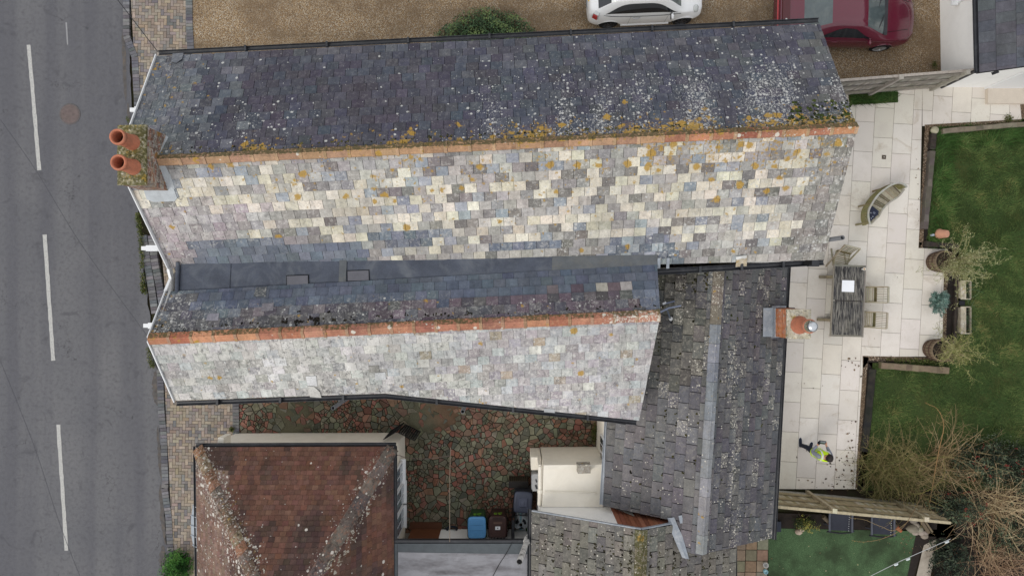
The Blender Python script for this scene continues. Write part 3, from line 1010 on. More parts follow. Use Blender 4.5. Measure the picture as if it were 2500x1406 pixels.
def auxN(px, py, rt=.5):
    yr = 396 - (px - 290) * .0466           # ridge line
    up = yr - py                            # distance above ridge in the photo
    nv = nz(px, py, .011, 2.0); ns = nz(px * 1.0, py * .25, .013, 7.0)
    band = math.exp(-((up - 75) / 85) ** 2)
    stk = hyp(ns, -.22, .25)
    wl = hyp(px, 1130, 1250) * (.03 + .05 * hyp(up, 200, 120) + .92 * band * hyp(stk, -.1, .8)) + hyp(px, 780, 700) * hyp(px, 440, 520) * math.exp(-((up - 70) / 60) ** 2) * .45 * (.6 + ns)
    wl += hyp(up, 45, 10) * .16 + .02
    ol = hyp(up, 54, 12) * (.46 + .34 * hyp(px, 1150, 1400) + 1.5 * nv) + hyp(up, 95, 40) * .16 * hyp(px, 1150, 1400) + hyp(px, 560, 430) * .12
    gl = .66 + .14 * hyp(up, 30, 5) + hyp(px, 1850, 2060) * hyp(up, 100, 20) * .16
    return (max(0, min(.75, wl)), max(0, min(.85, ol)), .10 + hyp(px, 520, 420) * .25, gl if (up < 60 or px > 1850) else .6)
mb = MB()
tile_slope(mb, SN, [[r0, r1, nE1, nE0]], SN.eav(5)[0] / 13.0, .288, colN, auxN, gap=.010)
roof_n = mb.build("roof", m_slate, cottage, label="dark purple grey slate slope with white and orange lichen")
mb = MB(); deck(mb, SN, [r0, r1, nE1, nE0]); mb.build("roof_deck", m_deck, roof_n)
mb = MB()
gv = Vector((-.0, .055, -.03))
gutter(mb, seg(W(384, 134, 4.70) + gv, W(2001, 54, 4.70) + gv, 12))
for p in seg(W(400, 133, 4.70) + gv, W(1990, 55, 4.70) + gv, 8)[1:-1]:
    mb.box((p.x, p.y, p.z - .01), (.05, .137, .12), R(2.8))
mb.build("gutter", m_black, roof_n)
# broken piece lying at the eave over the gutter
mb = MB()
def loose(S, pxp, pts, lift0, lift1, col, aux=(0, 0, .2, 0), th=.011, mi=0):
    "loose slate given by photo points lying on slope S"
    out = []
    n = len(pts)
    for i, (x, y) in enumerate(pts):
        z = 5.0
        for _ in range(8):
            w = W(x, y, z); z = S.z(w.x, w.y)
        w = W(x, y, z); w.z = z + (lift0 if i < 2 else lift1)
        out.append(w)
    if area2([(p.x, p.y) for p in out]) < 0:
        out.reverse()
    mb.face(out, mi, col, aux)
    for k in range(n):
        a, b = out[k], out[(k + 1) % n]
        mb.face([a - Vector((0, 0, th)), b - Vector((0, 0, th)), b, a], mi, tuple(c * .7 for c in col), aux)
loose(SN, None, [(424, 133), (450, 131), (447, 146), (433, 156), (420, 153)], .045, .055, C(112, 116, 124))
mb.build("slipped_slate", m_slate, roof_n, label="broken slate slipped over the gutter")

# ---- front range, near slope
sE0, sEm, sE1 = W(414, 655, 4.70), W(1605, 627, 4.72), W(2016, 616, 4.72)
SS = Slope(r0, r1, [W(408, 645, 4.70), sEm, sE1])
gS = SS.eav(8)[0] / 13.0
random.seed(32)
CREAM = [(216, 208, 188), (208, 200, 180), (220, 213, 196), (200, 192, 172)]
GREY = [(186, 181, 172), (178, 173, 166), (162, 159, 155), (152, 149, 147), (170, 166, 160), (156, 152, 147)]
DARKG = [(128, 123, 119), (136, 131, 126), (122, 118, 115)]
BLUEG = [(148, 154, 162), (140, 146, 155), (158, 163, 168)]
MAUVE = [(178, 168, 170), (168, 158, 160), (186, 180, 178), (160, 152, 152)]
NEWB = [(116, 124, 136), (108, 116, 128), (122, 130, 142), (104, 112, 124)]
RIDGEY = lambda px: 396 - (px - 290) * .0466
def colS(px, py, r):
    dn = py - RIDGEY(px)
    y_val = 638 - (px - 470) * .0085
    row_low = (y_val - py)
    if row_low < 48 and 470 < px < 890 and (row_low < 42 or px < 980):
        return ck(random.choice(NEWB), 6)
    if 38 < row_low < 62 and 890 <= px < 1070:
        return ck(random.choice(NEWB), 6)
    if 18 < row_low < 40 and 1180 < px < 1380:
        return ck(random.choice(NEWB), 6)
    if row_low < 45 and 1480 < px < 1660:
        return ck(random.choice(NEWB + BLUEG), 7)
    n = nz(px, py, .006, 4.0)
    x = random.random()
    left = hyp(px, 760, 480)
    if dn > 120 and left > random.random():
        return ck(random.choice(MAUVE), 8)
    right = hyp(px, 1800, 2050)
    if px > 2010 - dn * .28:
        return ck(random.choice([(138, 134, 128), (128, 124, 120), (148, 144, 136)]), 8)
    pc = (.30 + .30 * n) * (1 - .55 * right) * (.4 if dn < 50 else 1) * (.30 if row_low < 40 else 1)
    if 750 < px < 1500 and 90 < dn < 250:
        pc += .14
    if 420 < px < 900 and 20 < dn < 190:
        pc += .14
    if x < pc:
        return ck(random.choice(CREAM), 8)
    if x < pc + .10:
        return ck(random.choice(BLUEG), 9)
    if x < pc + .27:
        return ck(random.choice(DARKG), 8)
    return ck(random.choice(GREY), 10)
def auxS(px, py, rt=.5):
    dn = py - RIDGEY(px)
    n1, n2 = nz(px, py, .012, 1.0), nz(px, py, .01, 6.0)
    y_val = 638 - (px - 470) * .0085
    new = 1.0 if (y_val - py < 48 and 470 < px < 900) else 0.0
    ol = (hyp(dn, 130, 15) * (.42 + .7 * n1) * hyp(px, 380, 700) + .035 + hyp(px, 900, 1400) * hyp(dn, 220, 80) * .08)
    wl = (.04 + .22 * hyp(px, 1300, 1900) + .35 * n2) * hyp(dn, 30, 130) * (1.5 if rt > .5 else .3)
    mt = .40 + .2 * (rt - .5) + .42 * hyp(px, 820, 480) * hyp(dn, 60, 130) + .25 * n2 + hyp(px, 1950, 2040) * .3
    return (max(0, min(.7, wl)) * (1 - new), max(0, min(.55, ol)) * (1 - new), max(.04, min(.9, mt)) * (1 - .9 * new), .6)
eL = [sE0, W(442, 643, 4.70), sEm]
mid = SS.at(SS.sd(sEm.x, sEm.y)[0], 0)
ext = [tuple(SS.at(SS.sd(*p[:2])[0], SS.sd(*p[:2])[1] + gS * .98)) for p in (sEm + Vector((.01, 0, 0)), sE1)]
mb = MB()
tile_slope(mb, SS, [[r0, tuple(mid), sEm, eL[0]], [tuple(mid), r1, ext[1], ext[0]]], gS, .292, colS, auxS, gap=.009)
roof_s = mb.build("roof", m_pale_slate, cottage, label="patchwork slope of cream, grey and blue slates facing the valley gutter")
mb = MB(); deck(mb, SS, [r0, tuple(mid), sEm, eL[0]]); deck(mb, SS, [tuple(mid), r1, ext[1], ext[0]]); mb.build("roof_deck", m_deck, roof_s)
# slipped and broken slates
mb = MB()
loose(SS, None, [(1797, 628), (1823, 624), (1822, 650), (1795, 652)], .05, .03, C(186, 170, 140), (.2, .1, .5, 0))
mb.face([W(1797, 627, 4.83), W(1823, 623, 4.83), W(1823, 630, 4.84), W(1797, 634, 4.84)], 0, C(214, 214, 210))
mb.build("slipped_slate", m_pale_slate, roof_s, label="cream slate slipped over the gutter")
mb = MB()
loose(SS, None, [(1594, 571), (1620, 570), (1621, 592), (1593, 593)], .03, .03, C(108, 112, 120))
mb.build("slipped_slate", m_pale_slate, roof_s, label="dark cracked slate")
mb = MB()
loose(SS, None, [(1771, 563), (1797, 561), (1790, 590), (1766, 585)], .028, .03, C(178, 174, 164), (0, 0, .5, 0))
mb.build("slipped_slate", m_pale_slate, roof_s, label="tilted cream slate")
mb = MB()
loose(SS, None, [(676, 597), (692, 596), (702, 604), (706, 618), (690, 622)], .028, .03, C(108, 116, 128))
mb.build("slipped_slate", m_pale_slate, roof_s, label="cracked blue slate")
# clay ridge
random.seed(33)
def colR1(i, n):
    c = random.choice([(178, 140, 106), (170, 132, 100), (184, 146, 112), (162, 124, 96), (174, 132, 104)])
    if i > n * .72:
        c = random.choice([(172, 112, 86), (160, 98, 76), (186, 128, 92)])
    return ck(c, 6)
def auxR1(px, py):
    up = RIDGEY(px) - py
    n = nz(px, py, .02, 3)
    return (.05 + hyp(px, 1750, 1850) * .35 * (1 if up < 0 else .2), max(0, min(.6, (.14 + .35 * n + (.25 if up > 0 else 0)) * (.5 + .5 * hyp(px, 500, 900)))), .35, .92 if up > 2 else .74 if up > -2 else .6)
mb = MB()
rz = Vector((0, 0, .03))
ra = r0.lerp(r1, (-7.83 + 8.70) / 16.34) 
ridge_run(mb, ra + rz, r1 + rz, .53, .122, .072, colR1, auxR1, joint=(180, 146, 112))
mb.build("ridge_tiles", m_ridge, roof_s)
# white bargeboards on the road gable
mb = MB()
def barge(a, b, w=.022, h=.17, dz=-.03):
    mb.bar(Vector(a) + Vector((0, 0, dz)), Vector(b) + Vector((0, 0, dz)), w, h)
o_ = Vector((-.02, 0, 0))
barge(nE0 + o_, r0 + o_); barge(r0 + o_, sE0 + o_)
v_l = W(406, 713, 4.75)
barge(sE0 + o_, W(420, 680, 4.62) + o_, .06); barge(W(420, 680, 4.62) + o_, v_l + o_, .06)
mb.build("bargeboard", m_upvc, cottage)

# ---- near range (parallel, lower)
q0, q1 = W(363, 828, 5.6), W(1612, 770, 5.6)
vE0, vE1 = W(407, 712, 4.75), W(1604, 646, 4.75)
ST = Slope(q0, q1, [vE0, vE1])
QY = lambda px: 828 - (px - 363) * .0464
random.seed(34)
DKM = [(92, 90, 96), (84, 82, 90), (98, 96, 100), (88, 86, 88), (80, 80, 88)]
PUR = [(98, 86, 96), (90, 78, 88), (106, 94, 102)]
def colT(px, py, r):
    up = QY(px) - py
    lim = 76 - hyp(px, 500, 1100) * 22 if px < 1100 else 56
    if 780 > px > 460:
        lim = 62
    if px > 1530 - (115 - up) * .0 and px > 1545 + (up - 60) * -.5 and up < 75:
        return ck(random.choice([(116, 124, 140), (108, 116, 132)]), 5)
    if up > lim and px > 470:
        if px > 1330 and up < 80 and random.random() < .6:
            return ck(random.choice(PUR + [(170, 164, 158), (132, 132, 130)]), 6)
        return ck(random.choice([(92, 101, 117), (86, 95, 112), (98, 107, 122), (90, 100, 112)]), 5)
    if up > 40 and random.random() < .25 and px < 800:
        return ck(random.choice([(108, 114, 124), (124, 118, 122), (100, 108, 116)]), 6)
    if px > 900 and random.random() < .55:
        return ck(random.choice(PUR), 8)
    return ck(random.choice(DKM), 8)
def auxT(px, py, rt=.5):
    up = QY(px) - py
    lim = 70 if px < 1100 else 56
    n = nz(px, py, .012, 5)
    if up > lim and px > 470:
        return (0.0, .0, .04, .6)
    return (.10 + hyp(px, 560, 420) * .26 + .15 * n, .03 + hyp(px, 420, 370) * .5, .42 + .35 * n + hyp(px, 520, 400) * .3, .62 + hyp(up, 22, 4) * .16 + hyp(px, 480, 380) * .1)
gT = ST.eav(6)[0] / 5.6
mb = MB()
tile_slope(mb, ST, [[q0, q1, vE1, vE0]], gT, .292, colT, auxT, gap=.006)
roof_t = mb.build("roof", m_slate, cottage, label="dark slope of the lower range facing the valley gutter")
mb = MB(); deck(mb, ST, [q0, q1, vE1, vE0]); mb.build("roof_deck", m_deck, roof_t)
mb = MB(); loose(ST, None, [(641, 741), (669, 739), (668, 758), (638, 760)], .025, .03, C(134, 130, 138)); mb.build("slipped_slate", m_slate, roof_t, label="paler replacement slate")
mb = MB(); loose(ST, None, [(509, 766), (536, 764), (534, 782), (504, 783)], .025, .03, C(136, 134, 144)); mb.build("slipped_slate", m_slate, roof_t, label="paler replacement slate")
mb = MB(); loose(ST, None, [(626, 701), (652, 700), (649, 724), (620, 724)], .03, .03, C(88, 92, 96), (0, 0, .7, 0)); mb.build("slipped_slate", m_slate, roof_t, label="stained slate lying across the valley edge")

uE0, uEm, uE1 = W(428, 977, 4.5), W(940, 960, 4.5), W(1560, 1026, 3.95)
SU = Slope(q0, q1, [uE0, uEm, uE1])
random.seed(35)
PALE = [(196, 194, 189), (188, 186, 181), (205, 203, 199), (182, 180, 176)]
LIL = [(172, 167, 168), (165, 160, 162), (180, 175, 175), (160, 155, 156)]
GRN = [(180, 183, 182), (187, 189, 188), (174, 178, 176)]
def colU(px, py, r):
    k = hyp(px, 900, 1250)
    if random.random() > k:
        if py > 885 and random.random() < .5:
            return ck((164, 162, 158), 7)
        return ck(random.choice(PALE + GRN[:1]), 7)
    x = random.random()
    if x < .03:
        return ck((206, 204, 196), 6)
    if x < .06:
        return ck((168, 156, 138), 6)
    return ck(random.choice(LIL), 7) if x < .70 else ck(random.choice(GRN), 7)
def auxU(px, py, rt=.5):
    n = nz(px, py, .008, 9)
    return (.08, .02 + hyp(px, 430, 370) * .5 * hyp(py, 880, 840), max(.15, min(1, .88 - .22 * hyp(px, 900, 1300) + .5 * n + .2 * hyp(py, 880, 960))), .6)
gU = .205
mb = MB()
bend_q = SU.sd(uEm.x, uEm.y)[0]; bend_r = tuple(SU.at(bend_q, 0))
tile_slope(mb, SU, [[q0, bend_r, uEm, uE0], [bend_r, q1, uE1, uEm]], gU, .292, colU, auxU, gap=.006)
roof_u = mb.build("roof", m_pale_slate, cottage, label="pale grey mottled slope above the courtyard")
mb = MB(); deck(mb, SU, [q0, bend_r, uEm, uE0], .04); deck(mb, SU, [bend_r, q1, uE1, uEm], .05); mb.build("roof_deck", m_deck, roof_u)
mb = MB()
loose(SU, None, [(747, 918), (772, 917), (776, 942), (752, 941)], .03, .03, C(206, 206, 206), (0, 0, .2, 0))
mb.build("slipped_slate", m_pale_slate, roof_u, label="white patch slate")
mb = MB()
loose(SU, None, [(753, 942), (768, 943), (782, 956), (786, 970), (758, 968)], .04, .05, C(198, 196, 190), (0, 0, .3, 0))
mb.build("slipped_slate", m_pale_slate, roof_u, label="snapped slate hanging over the gutter")
mb = MB()
loose(SU, None, [(900, 893), (925, 892), (927, 908), (902, 909)], .03, .03, C(138, 136, 130), (0, 0, .3, 0))
mb.build("slipped_slate", m_pale_slate, roof_u, label="darker grey replacement slate")
mb = MB()
loose(SU, None, [(916, 910), (941, 908), (943, 926), (917, 928)], .03, .03, C(196, 198, 198), (0, 0, .2, 0))
mb.build("slipped_slate", m_pale_slate, roof_u, label="paler replacement slate")
mb = MB()
loose(SU, None, [(1328, 996), (1354, 998), (1355, 1007), (1328, 1005)], .03, .03, C(168, 170, 172), (0, 0, .3, 0))
mb.build("slipped_slate", m_pale_slate, roof_u, label="slate slipped over the gutter")
random.seed(36)
def colR2(i, n):
    c = random.choice([(178, 118, 92), (168, 108, 86), (186, 128, 100), (158, 106, 88)])
    if i < n * .28:
        c = random.choice([(192, 132, 96), (180, 116, 88), (176, 104, 80)])
    return ck(c, 7)
def auxR2(px, py):
    up = QY(px) - py
    n = nz(px, py, .02, 4)
    return (.05 + hyp(px, 1480, 1500) * .75, .02 + hyp(px, 420, 375) * .4, .35, .90 if up > 3 else .72 if up > -1 else .6)
mb = MB()
ridge_run(mb, q0 + rz, q1 + rz, .52, .140, .08, colR2, auxR2, joint=(168, 132, 104))
mb.build("ridge_tiles", m_ridge, roof_u)
mb = MB()
gd = Vector((0, -.055, -.03))
gutter(mb, [p + gd for p in seg(W(428, 980, 4.5), W(940, 962, 4.5), 8)] + [p + gd for p in seg(W(940, 962, 4.5), W(1555, 1027, 3.95), 10)[1:]])
for t in (.2, .5, .8):
    p = W(428, 980, 4.5).lerp(W(940, 962, 4.5), t) + gd; mb.box((p.x, p.y, p.z - .01), (.06, .14, .12))
    p = W(940, 962, 4.5).lerp(W(1555, 1027, 3.95), t) + gd; mb.box((p.x, p.y, p.z - .01), (.06, .14, .12))
mb.build("gutter", m_black, roof_u)
mb = MB()
barge(vE0 + o_, q0 + o_); barge(q0 + o_, uE0 + o_)
mb.build("bargeboard", m_upvc, cottage)

# ---- valley gutter between the ranges
mb = MB()
va, vb, vc, vd = W(436, 640, 4.70), W(1606, 622, 4.74), W(1606, 650, 4.74), W(432, 715, 4.70)
mb.face([vd, vc, vb, va], 0)
z = Vector((0, 0, .012))
for (a, b, c_) in ((.10, .34, 0), (.005, .10, 1)):
    pass
def vq(t0, t1, up, mi):
    a0, a1 = va.lerp(vb, t0), va.lerp(vb, t1); d0, d1 = vd.lerp(vc, t0), vd.lerp(vc, t1)
    P = [d0, d1, a1, a0]
    T = [Vector(p) + Vector((0, 0, up)) for p in P]
    mb.face(T, mi)
    for k in range(4):
        mb.face([P[k], P[(k + 1) % 4], T[(k + 1) % 4], T[k]], mi)
vq(.006, .110, .02, 0); vq(.112, .337, .012, 0); vq(.337, .352, .03, 1); vq(.354, .56, .014, 0); vq(.56, .78, .02, 0); vq(.78, .999, .03, 1)
mb.tube([W(434, 640, 4.76), W(432, 715, 4.76)], .05, 8, 0)
m_felt2 = simple("felt_lap", C(96, 100, 104), .85, .25, 5, 80, .3, dirt=C(120, 118, 110), dirt_amt=.5)
valley = mb.build("valley_gutter", [m_felt, m_felt2], cottage)
m_sheet = simple("patch_sheet", C(98, 98, 106), .6, .2, 4, 40, .1)
for (x, y) in ((727, 685), (875, 673)):
    mb = MB(); p = W(x, y, 4.73); mb.box((p.x, p.y, p.z + .012), (.55, .27, .02), R(2), 0); mb.box((p.x, p.y, p.z + .024), (.52, .24, .01), R(2), 1)
    mb.build("valley_patch", [m_void, m_sheet], cottage)
# lead soaker where valley meets the rear gutter
for x in (1609, 1631):
    mb = MB(); mb.bar(W(x, 630, 4.82), W(x - 1, 655, 4.70), .07, .03); mb.build("lead_flashing", m_lead, cottage)
# rear part of the near slope has its own gutter
mb = MB()
ga, gb = W(1607, 664, 4.55), W(2013, 640, 4.55)
gutter(mb, seg(ga, gb, 8), .075)
for t in (.25, .5, .75):
    p = ga.lerp(gb, t); mb.box((p.x, p.y, p.z - .01), (.06, .16, .13))
mb.box(tuple(W(1985, 643, 4.50)), (.26, .16, .12))
mb.build("gutter", m_black, roof_s)
mb = MB(); p = W(1972, 642, 4.57); mb.box((p.x, p.y, p.z), (.2, .11, .02)); mb.build("gutter_outlet", m_void, roof_s)

# ---- walls of both ranges
mb = MB()
A = [(-8.60, 5.58), (7.50, 6.40), (7.60, .70), (-8.40, .40)]
walls(mb, A, [4.68, 4.68, 4.5, 4.6])
mb.face([(-8.60, 5.58, 4.68), (-8.40, .40, 4.6), (-8.58, 2.80, 6.45)]); mb.face([(7.50, 6.40, 4.68), (7.60, .70, 4.5), (7.57, 3.56, 6.45)])
B = [(-8.44, .38), (3.45, .45), (3.38, -.66), (3.0, -3.2), (-3.15, -2.52), (-8.34, -2.68)]
walls(mb, B, [4.6, 4.6, 5.4, 3.9, 4.36, 4.36])
mb.face([(-8.44, .38, 4.6), (-8.34, -2.68, 4.36), (-8.47, -1.2, 5.5)])
mb.build("wall", m_white, cottage)
for (x, y) in ((338, 268), (366, 606), (371, 795)):
    mb = MB(); p = W(x, y, 4.15)
    mb.box((p.x + .05, p.y, 4.1), (.30, .15, .12)); mb.box((p.x - .16, p.y, 4.1), (.14, .10, .08)); mb.bar((p.x - .16, p.y, 4.05), (p.x + .3, p.y, 3.6), .07, .07)
    mb.build("gable_bracket", m_upvc, cottage)

# ---- front chimney
random.seed(37)
chim = MB()
cx0, cx1, cy0, cy1 = -8.43, -7.84, 2.22, 3.46
BR = [(150, 104, 84), (138, 98, 82), (162, 122, 100), (128, 104, 92), (170, 150, 132), (152, 138, 124)]
def brick_stack(mb, x0, x1, y0, y1, z0, z1, pal, aux=(0.35, .3, .55, .7)):
    mb.box(((x0 + x1) / 2, (y0 + y1) / 2, (z0 + z1) / 2), (x1 - x0 - .02, y1 - y0 - .02, z1 - z0), 0, 0, C(168, 158, 142), aux=aux)
    nrow = int((z1 - z0) / .075); h = (z1 - z0) / nrow
    for r in range(nrow):
        zc = z0 + (r + .5) * h
        for ax_, (a0, a1) in ((0, (x0, x1)), (1, (y0, y1))):
            n = max(2, round((a1 - a0) / .225)); w = (a1 - a0) / n
            for k in range(-1, n + 1):
                s0 = max(a0, a0 + (k + (.5 if r % 2 else 0)) * w) + .004; s1 = min(a1, a0 + (k + 1 + (.5 if r % 2 else 0)) * w) - .004
                if s1 - s0 < .03:
                    continue
                for side in (0, 1):
                    cc = jc(random.choice(pal), 9)
                    if ax_ == 0:
                        mb.box(((s0 + s1) / 2, y1 - .006 if side else y0 + .006, zc), (s1 - s0, .014, h - .009), 0, 0, cc, aux=aux)
                    else:
                        mb.box((x1 - .006 if side else x0 + .006, (s0 + s1) / 2, zc), (.014, s1 - s0, h - .009), 0, 0, cc, aux=aux)
brick_stack(chim, cx0, cx1, cy0, cy1, 5.5, 6.98, BR, (.4, .35, .75, .72))
chimney = chim.build("chimney", m_brick, cottage, label="lichen covered brick chimney with two clay pots at the road gable")
mb = MB()
zc = 7.02
rows = []
for (k, zz) in ((1.0, 6.97), (1.04, 7.0), (1.04, 7.05), (.9, 7.08), (.45, 7.10), (.02, 7.105)):
    w, l = (cx1 - cx0) / 2 * k, (cy1 - cy0) / 2 * k; mx, my = (cx0 + cx1) / 2, (cy0 + cy1) / 2
    ring = []
    for (ax_, ay_, bx, by) in ((-1, -1, 1, -1), (1, -1, 1, 1), (1, 1, -1, 1), (-1, 1, -1, -1)):
        for t in range(6):
            u = t / 6; x, y = mx + w * lerp(ax_, bx, u), my + l * lerp(ay_, by, u)
            ring.append(Vector((x + random.uniform(-.008, .008), y + random.uniform(-.008, .008), zz + random.uniform(-.006, .008))))
    rows.append(ring)
mb.grid(rows, 0, C(150, 142, 104), False, True, aux=(.25, .40, .5, .88))
mb.build("chimney_cap", m_cap, chimney)
for (bx, by) in ((-8.10, 3.10), (-8.08, 2.575)):
    mb = MB()
    prof = [(.175, 7.06), (.17, 7.12), (.155, 7.2), (.140, 7.50), (.142, 7.56), (.165, 7.575), (.168, 7.62), (.158, 7.655), (.128, 7.655), (.122, 7.6), (.118, 7.3)]
    mb.lathe(prof, (bx, by, 0), 28, 0, C(190, 98, 66))
    mb.lathe([(.118, 7.3), (.0, 7.28)], (bx, by, 0), 28, 1)
    mb.build("chimney_pot", [m_terra, m_void], chimney)
mb = MB()
def apron(pts, S, mi=0, up=.028):
    P = []
    for x, y in pts:
        z = 5.5
        for _ in range(8):
            w = W(x, y, z); z = S.z(w.x, w.y)
        w = W(x, y, z); w.z = z + up; P.append(w)
    if area2([(p.x, p.y) for p in P]) < 0:
        P.reverse()
    mb.face(P, mi)
    for k in range(len(P)):
        a, b = P[k], P[(k + 1) % len(P)]
        mb.face([a - Vector((0, 0, .02)), b - Vector((0, 0, .02)), b, a], mi)
apron([(378, 322), (404, 330), (412, 336), (392, 374), (380, 376)], SN)
apron([(384, 402), (404, 404), (418, 430), (428, 462), (392, 462)], SS)
apron([(350, 456), (424, 458), (434, 484), (428, 492), (378, 494), (360, 488)], SS, up=.034)
mb.build("lead_flashing", simple("bright_lead", C(188, 194, 198), .6, .15, 6, 40, .15, dirt=C(150, 152, 152), dirt_amt=.6), chimney)

# ---- rear wing
w0, w1 = W(1757, 652, 4.18), W(1712, 1352, 4.18)
wl0, wl1 = (2.86, .55, 2.6), (2.50, -6.86, 2.6)
wr0, wr1 = W(1922, 645, 2.6), W(1885, 1312, 2.6)
WL, WR = Slope(w0, w1, [wl0, wl1]), Slope(w0, w1, [wr0, wr1])
random.seed(38)
def colW(px, py, r):
    left = px < 1735
    c = random.choice([(90, 89, 93), (81, 81, 86), (97, 96, 99), (86, 85, 91)])
    n = nz(px, py, .006, 3)
    if left and 640 < py < 940 and random.random() < .8:
        c = random.choice([(102, 100, 94), (92, 90, 86), (112, 108, 101), (84, 83, 81)])
    if left and 640 < py < 720 and random.random() < .5:
        c = (84, 80, 72)  # darker tiles below the main gutter, its shade put into the colour
    if left and py > 950:
        c = random.choice([(102, 99, 102), (102, 100, 103), (112, 110, 111), (98, 96, 101)])
    return ck(c, 5)
spk = {}
def auxW(px, py, rt=.5):
    left = px < 1735
    # some tiles carry a heavy pale speckle: constant over a tile sized cell
    key = (int(px // 17), int((py + (int(px // 17) % 2) * 19) // 37))
    if key not in spk:
        spk[key] = random.random()
    v = spk[key]
    v = rt
    hv = .52 if (not left and v > .88) or (left and v > .92 and py < 1100) else (.13 if v > .7 else .02)
    if 1785 < px < 1800 and py > 820:
        hv = .6
    n = nz(px, py, .01, 1)
    return (hv, .0, .25 + .4 * (hv > .5) + .2 * n + (.35 if left and py < 940 else 0), .655 + .05 * n + (.06 if left and py < 730 else 0))
bot = [(4.842, -6.833), (4.45, -6.82), (4.22, -6.12)]
wy = lambda y: tuple(v2(w0) + (v2(w1) - v2(w0)) * ((y - w0.y) / (w1.y - w0.y)))
polysWL = [[v2(w0), wy(-6.1), (2.535, -6.06), (2.86, .55)], [wy(-6.1), (4.842, -6.833), (4.45, -6.82), (4.22, -6.1)]]
mb = MB()
tile_slope(mb, WL, polysWL, WL.eav(3)[0] / 10.0, .44, colW, auxW, gap=.018, lift=.042)
roof_wl = mb.build("roof", m_tile, cottage, label="grey tiled courtyard slope of the rear wing")
mb = MB()
for P in polysWL:
    deck(mb, WL, P)
mb.build("roof_deck", m_deck, roof_wl)
mb = MB()
polysWR = [[v2(w0), v2(w1), v2(wr1), v2(wr0)]]
tile_slope(mb, WR, polysWR, WR.eav(3)[0] / 11.0, .39, colW, auxW, gap=.017, lift=.036)
roof_wr = mb.build("roof", m_tile, cottage, label="grey tiled patio slope of the rear wing")
mb = MB(); deck(mb, WR, polysWR[0]); mb.build("roof_deck", m_deck, roof_wr)
random.seed(39)
def colR3(i, n):
    if i < n * .16:
        return ck((118, 108, 94), 5)
    if i < n * .5:
        return ck(random.choice([(132, 137, 146), (126, 132, 141)]), 6)
    return ck(random.choice([(142, 138, 142), (134, 130, 135), (146, 148, 152)]), 5)
mb = MB()
ridge_run(mb, w0 + rz, w1 + rz, .505, .145, .08, colR3, lambda px, py: (.5 if py < 765 else .06, .02, .5 if py < 765 else .25, .66), collar=False, h=.05)
mb.build("ridge_tiles", m_tile, roof_wr)
mb = MB()
gx = Vector((.055, 0, -.02))
gutter(mb, seg(W(1922, 650, 2.6) + gx, W(1886, 1318, 2.6) + gx, 8), .06)
mb.build("gutter", m_black, roof_wr)
mb = MB()
gutter(mb, seg((2.64, -3.55, 2.58), (2.49, -6.05, 2.58), 5), .05)
mb.build("gutter", simple("grey_gutter", C(176, 182, 190), .5, .1, 5, 40, .05), roof_wl)
mb = MB()
walls(mb, [(2.72, -3.0), (2.64, -6.05), (4.9, -6.6), (7.05, -6.75), (7.45, .5), (2.9, .5)], [2.62, 2.6, 4.0, 2.62, 2.62, 2.7])
mb.build("wall", m_render, cottage)
mb = MB()      # window in the courtyard wall
for (y0, y1) in ((-4.35, -4.85), (-4.85, -5.35)):
    mb.box((2.665, (y0 + y1) / 2, 1.75), (.05, .50, 1.05))
win = mb.build("window", m_upvc, cottage)
mb = MB()
for yc in (-4.6, -5.1):
    for dz in (-.25, .25):
        for dy in (-.11, .11):
            mb.box((2.645, yc + dy, 1.75 + dz), (.03, .17, .42))
m_glass = simple("dark_glass", C(52, 60, 66), .08, .2, 3, 10, 0, spec=.8)
mb.build("pane", m_glass, win)
# lead flashing where the wing meets the lower tiled roof
mb = MB()
fl = [(4.16, -6.02), (4.22, -6.2), (4.30, -6.4), (4.40, -6.7), (4.48, -6.95)]
L_, R_ = [], []
for i, (x, y) in enumerate(fl):
    w = .10 + random.uniform(-.03, .04)
    L_.append(Vector((x - w, y, WL.z(x, y) + .05 + random.uniform(-.02, .03)))); R_.append(Vector((x + w, y + random.uniform(-.05, .05), WL.z(x + w, y) + .045)))
mb.grid([L_, [a.lerp(b, .5) + Vector((0, 0, .03)) for a, b in zip(L_, R_)], R_], smooth=False)
p = W(1659, 1262, 3.75); mb.box((p.x, p.y, WL.z(p.x, p.y) + .06), (.09, .2, .02), R(12))
mb.build("lead_flashing", m_lead, roof_wl)
# rear chimney on the patio side
random.seed(40)
mb = MB()
ORB = [(212, 128, 80), (218, 136, 88), (198, 118, 76), (206, 136, 98)]
brick_stack(mb, 7.09, 7.70, -1.30, -.56, 2.3, 4.02, ORB, (.08, .1, .3, .62))
ch2 = mb.build("chimney", m_brick, cottage, label="orange brick chimney with a capped clay pot on the patio side")
mb = MB()
rows = []
for (k, zz) in ((1.0, 3.98), (1.03, 4.02), (1.02, 4.06), (.8, 4.08), (.02, 4.09)):
    ring = []
    for (ax_, ay_, bx, by) in ((-1, -1, 1, -1), (1, -1, 1, 1), (1, 1, -1, 1), (-1, 1, -1, -1)):
        for t in range(5):
            u = t / 5
            ring.append(Vector((7.395 + .305 * k * lerp(ax_, bx, u) + random.uniform(-.008, .008), -.93 + .37 * k * lerp(ay_, by, u) + random.uniform(-.008, .008), zz)))
    rows.append(ring)
mb.grid(rows, 0, C(186, 178, 154), False, True, aux=(.4, .08, .8, .73))
mb.build("chimney_cap", m_cap, ch2)
mb = MB()
mb.lathe([(.235, 4.04), (.235, 4.09), (.20, 4.14), (.165, 4.50), (.168, 4.6), (.18, 4.68), (.15, 4.70)], (7.40, -.95, 0), 26, 0)
mb.lathe([(.18, 4.66), (.14, 4.70), (.0, 4.71)], (7.40, -.95, 0), 26, 1)
mb.build("chimney_pot", [m_terra, m_cap], ch2)
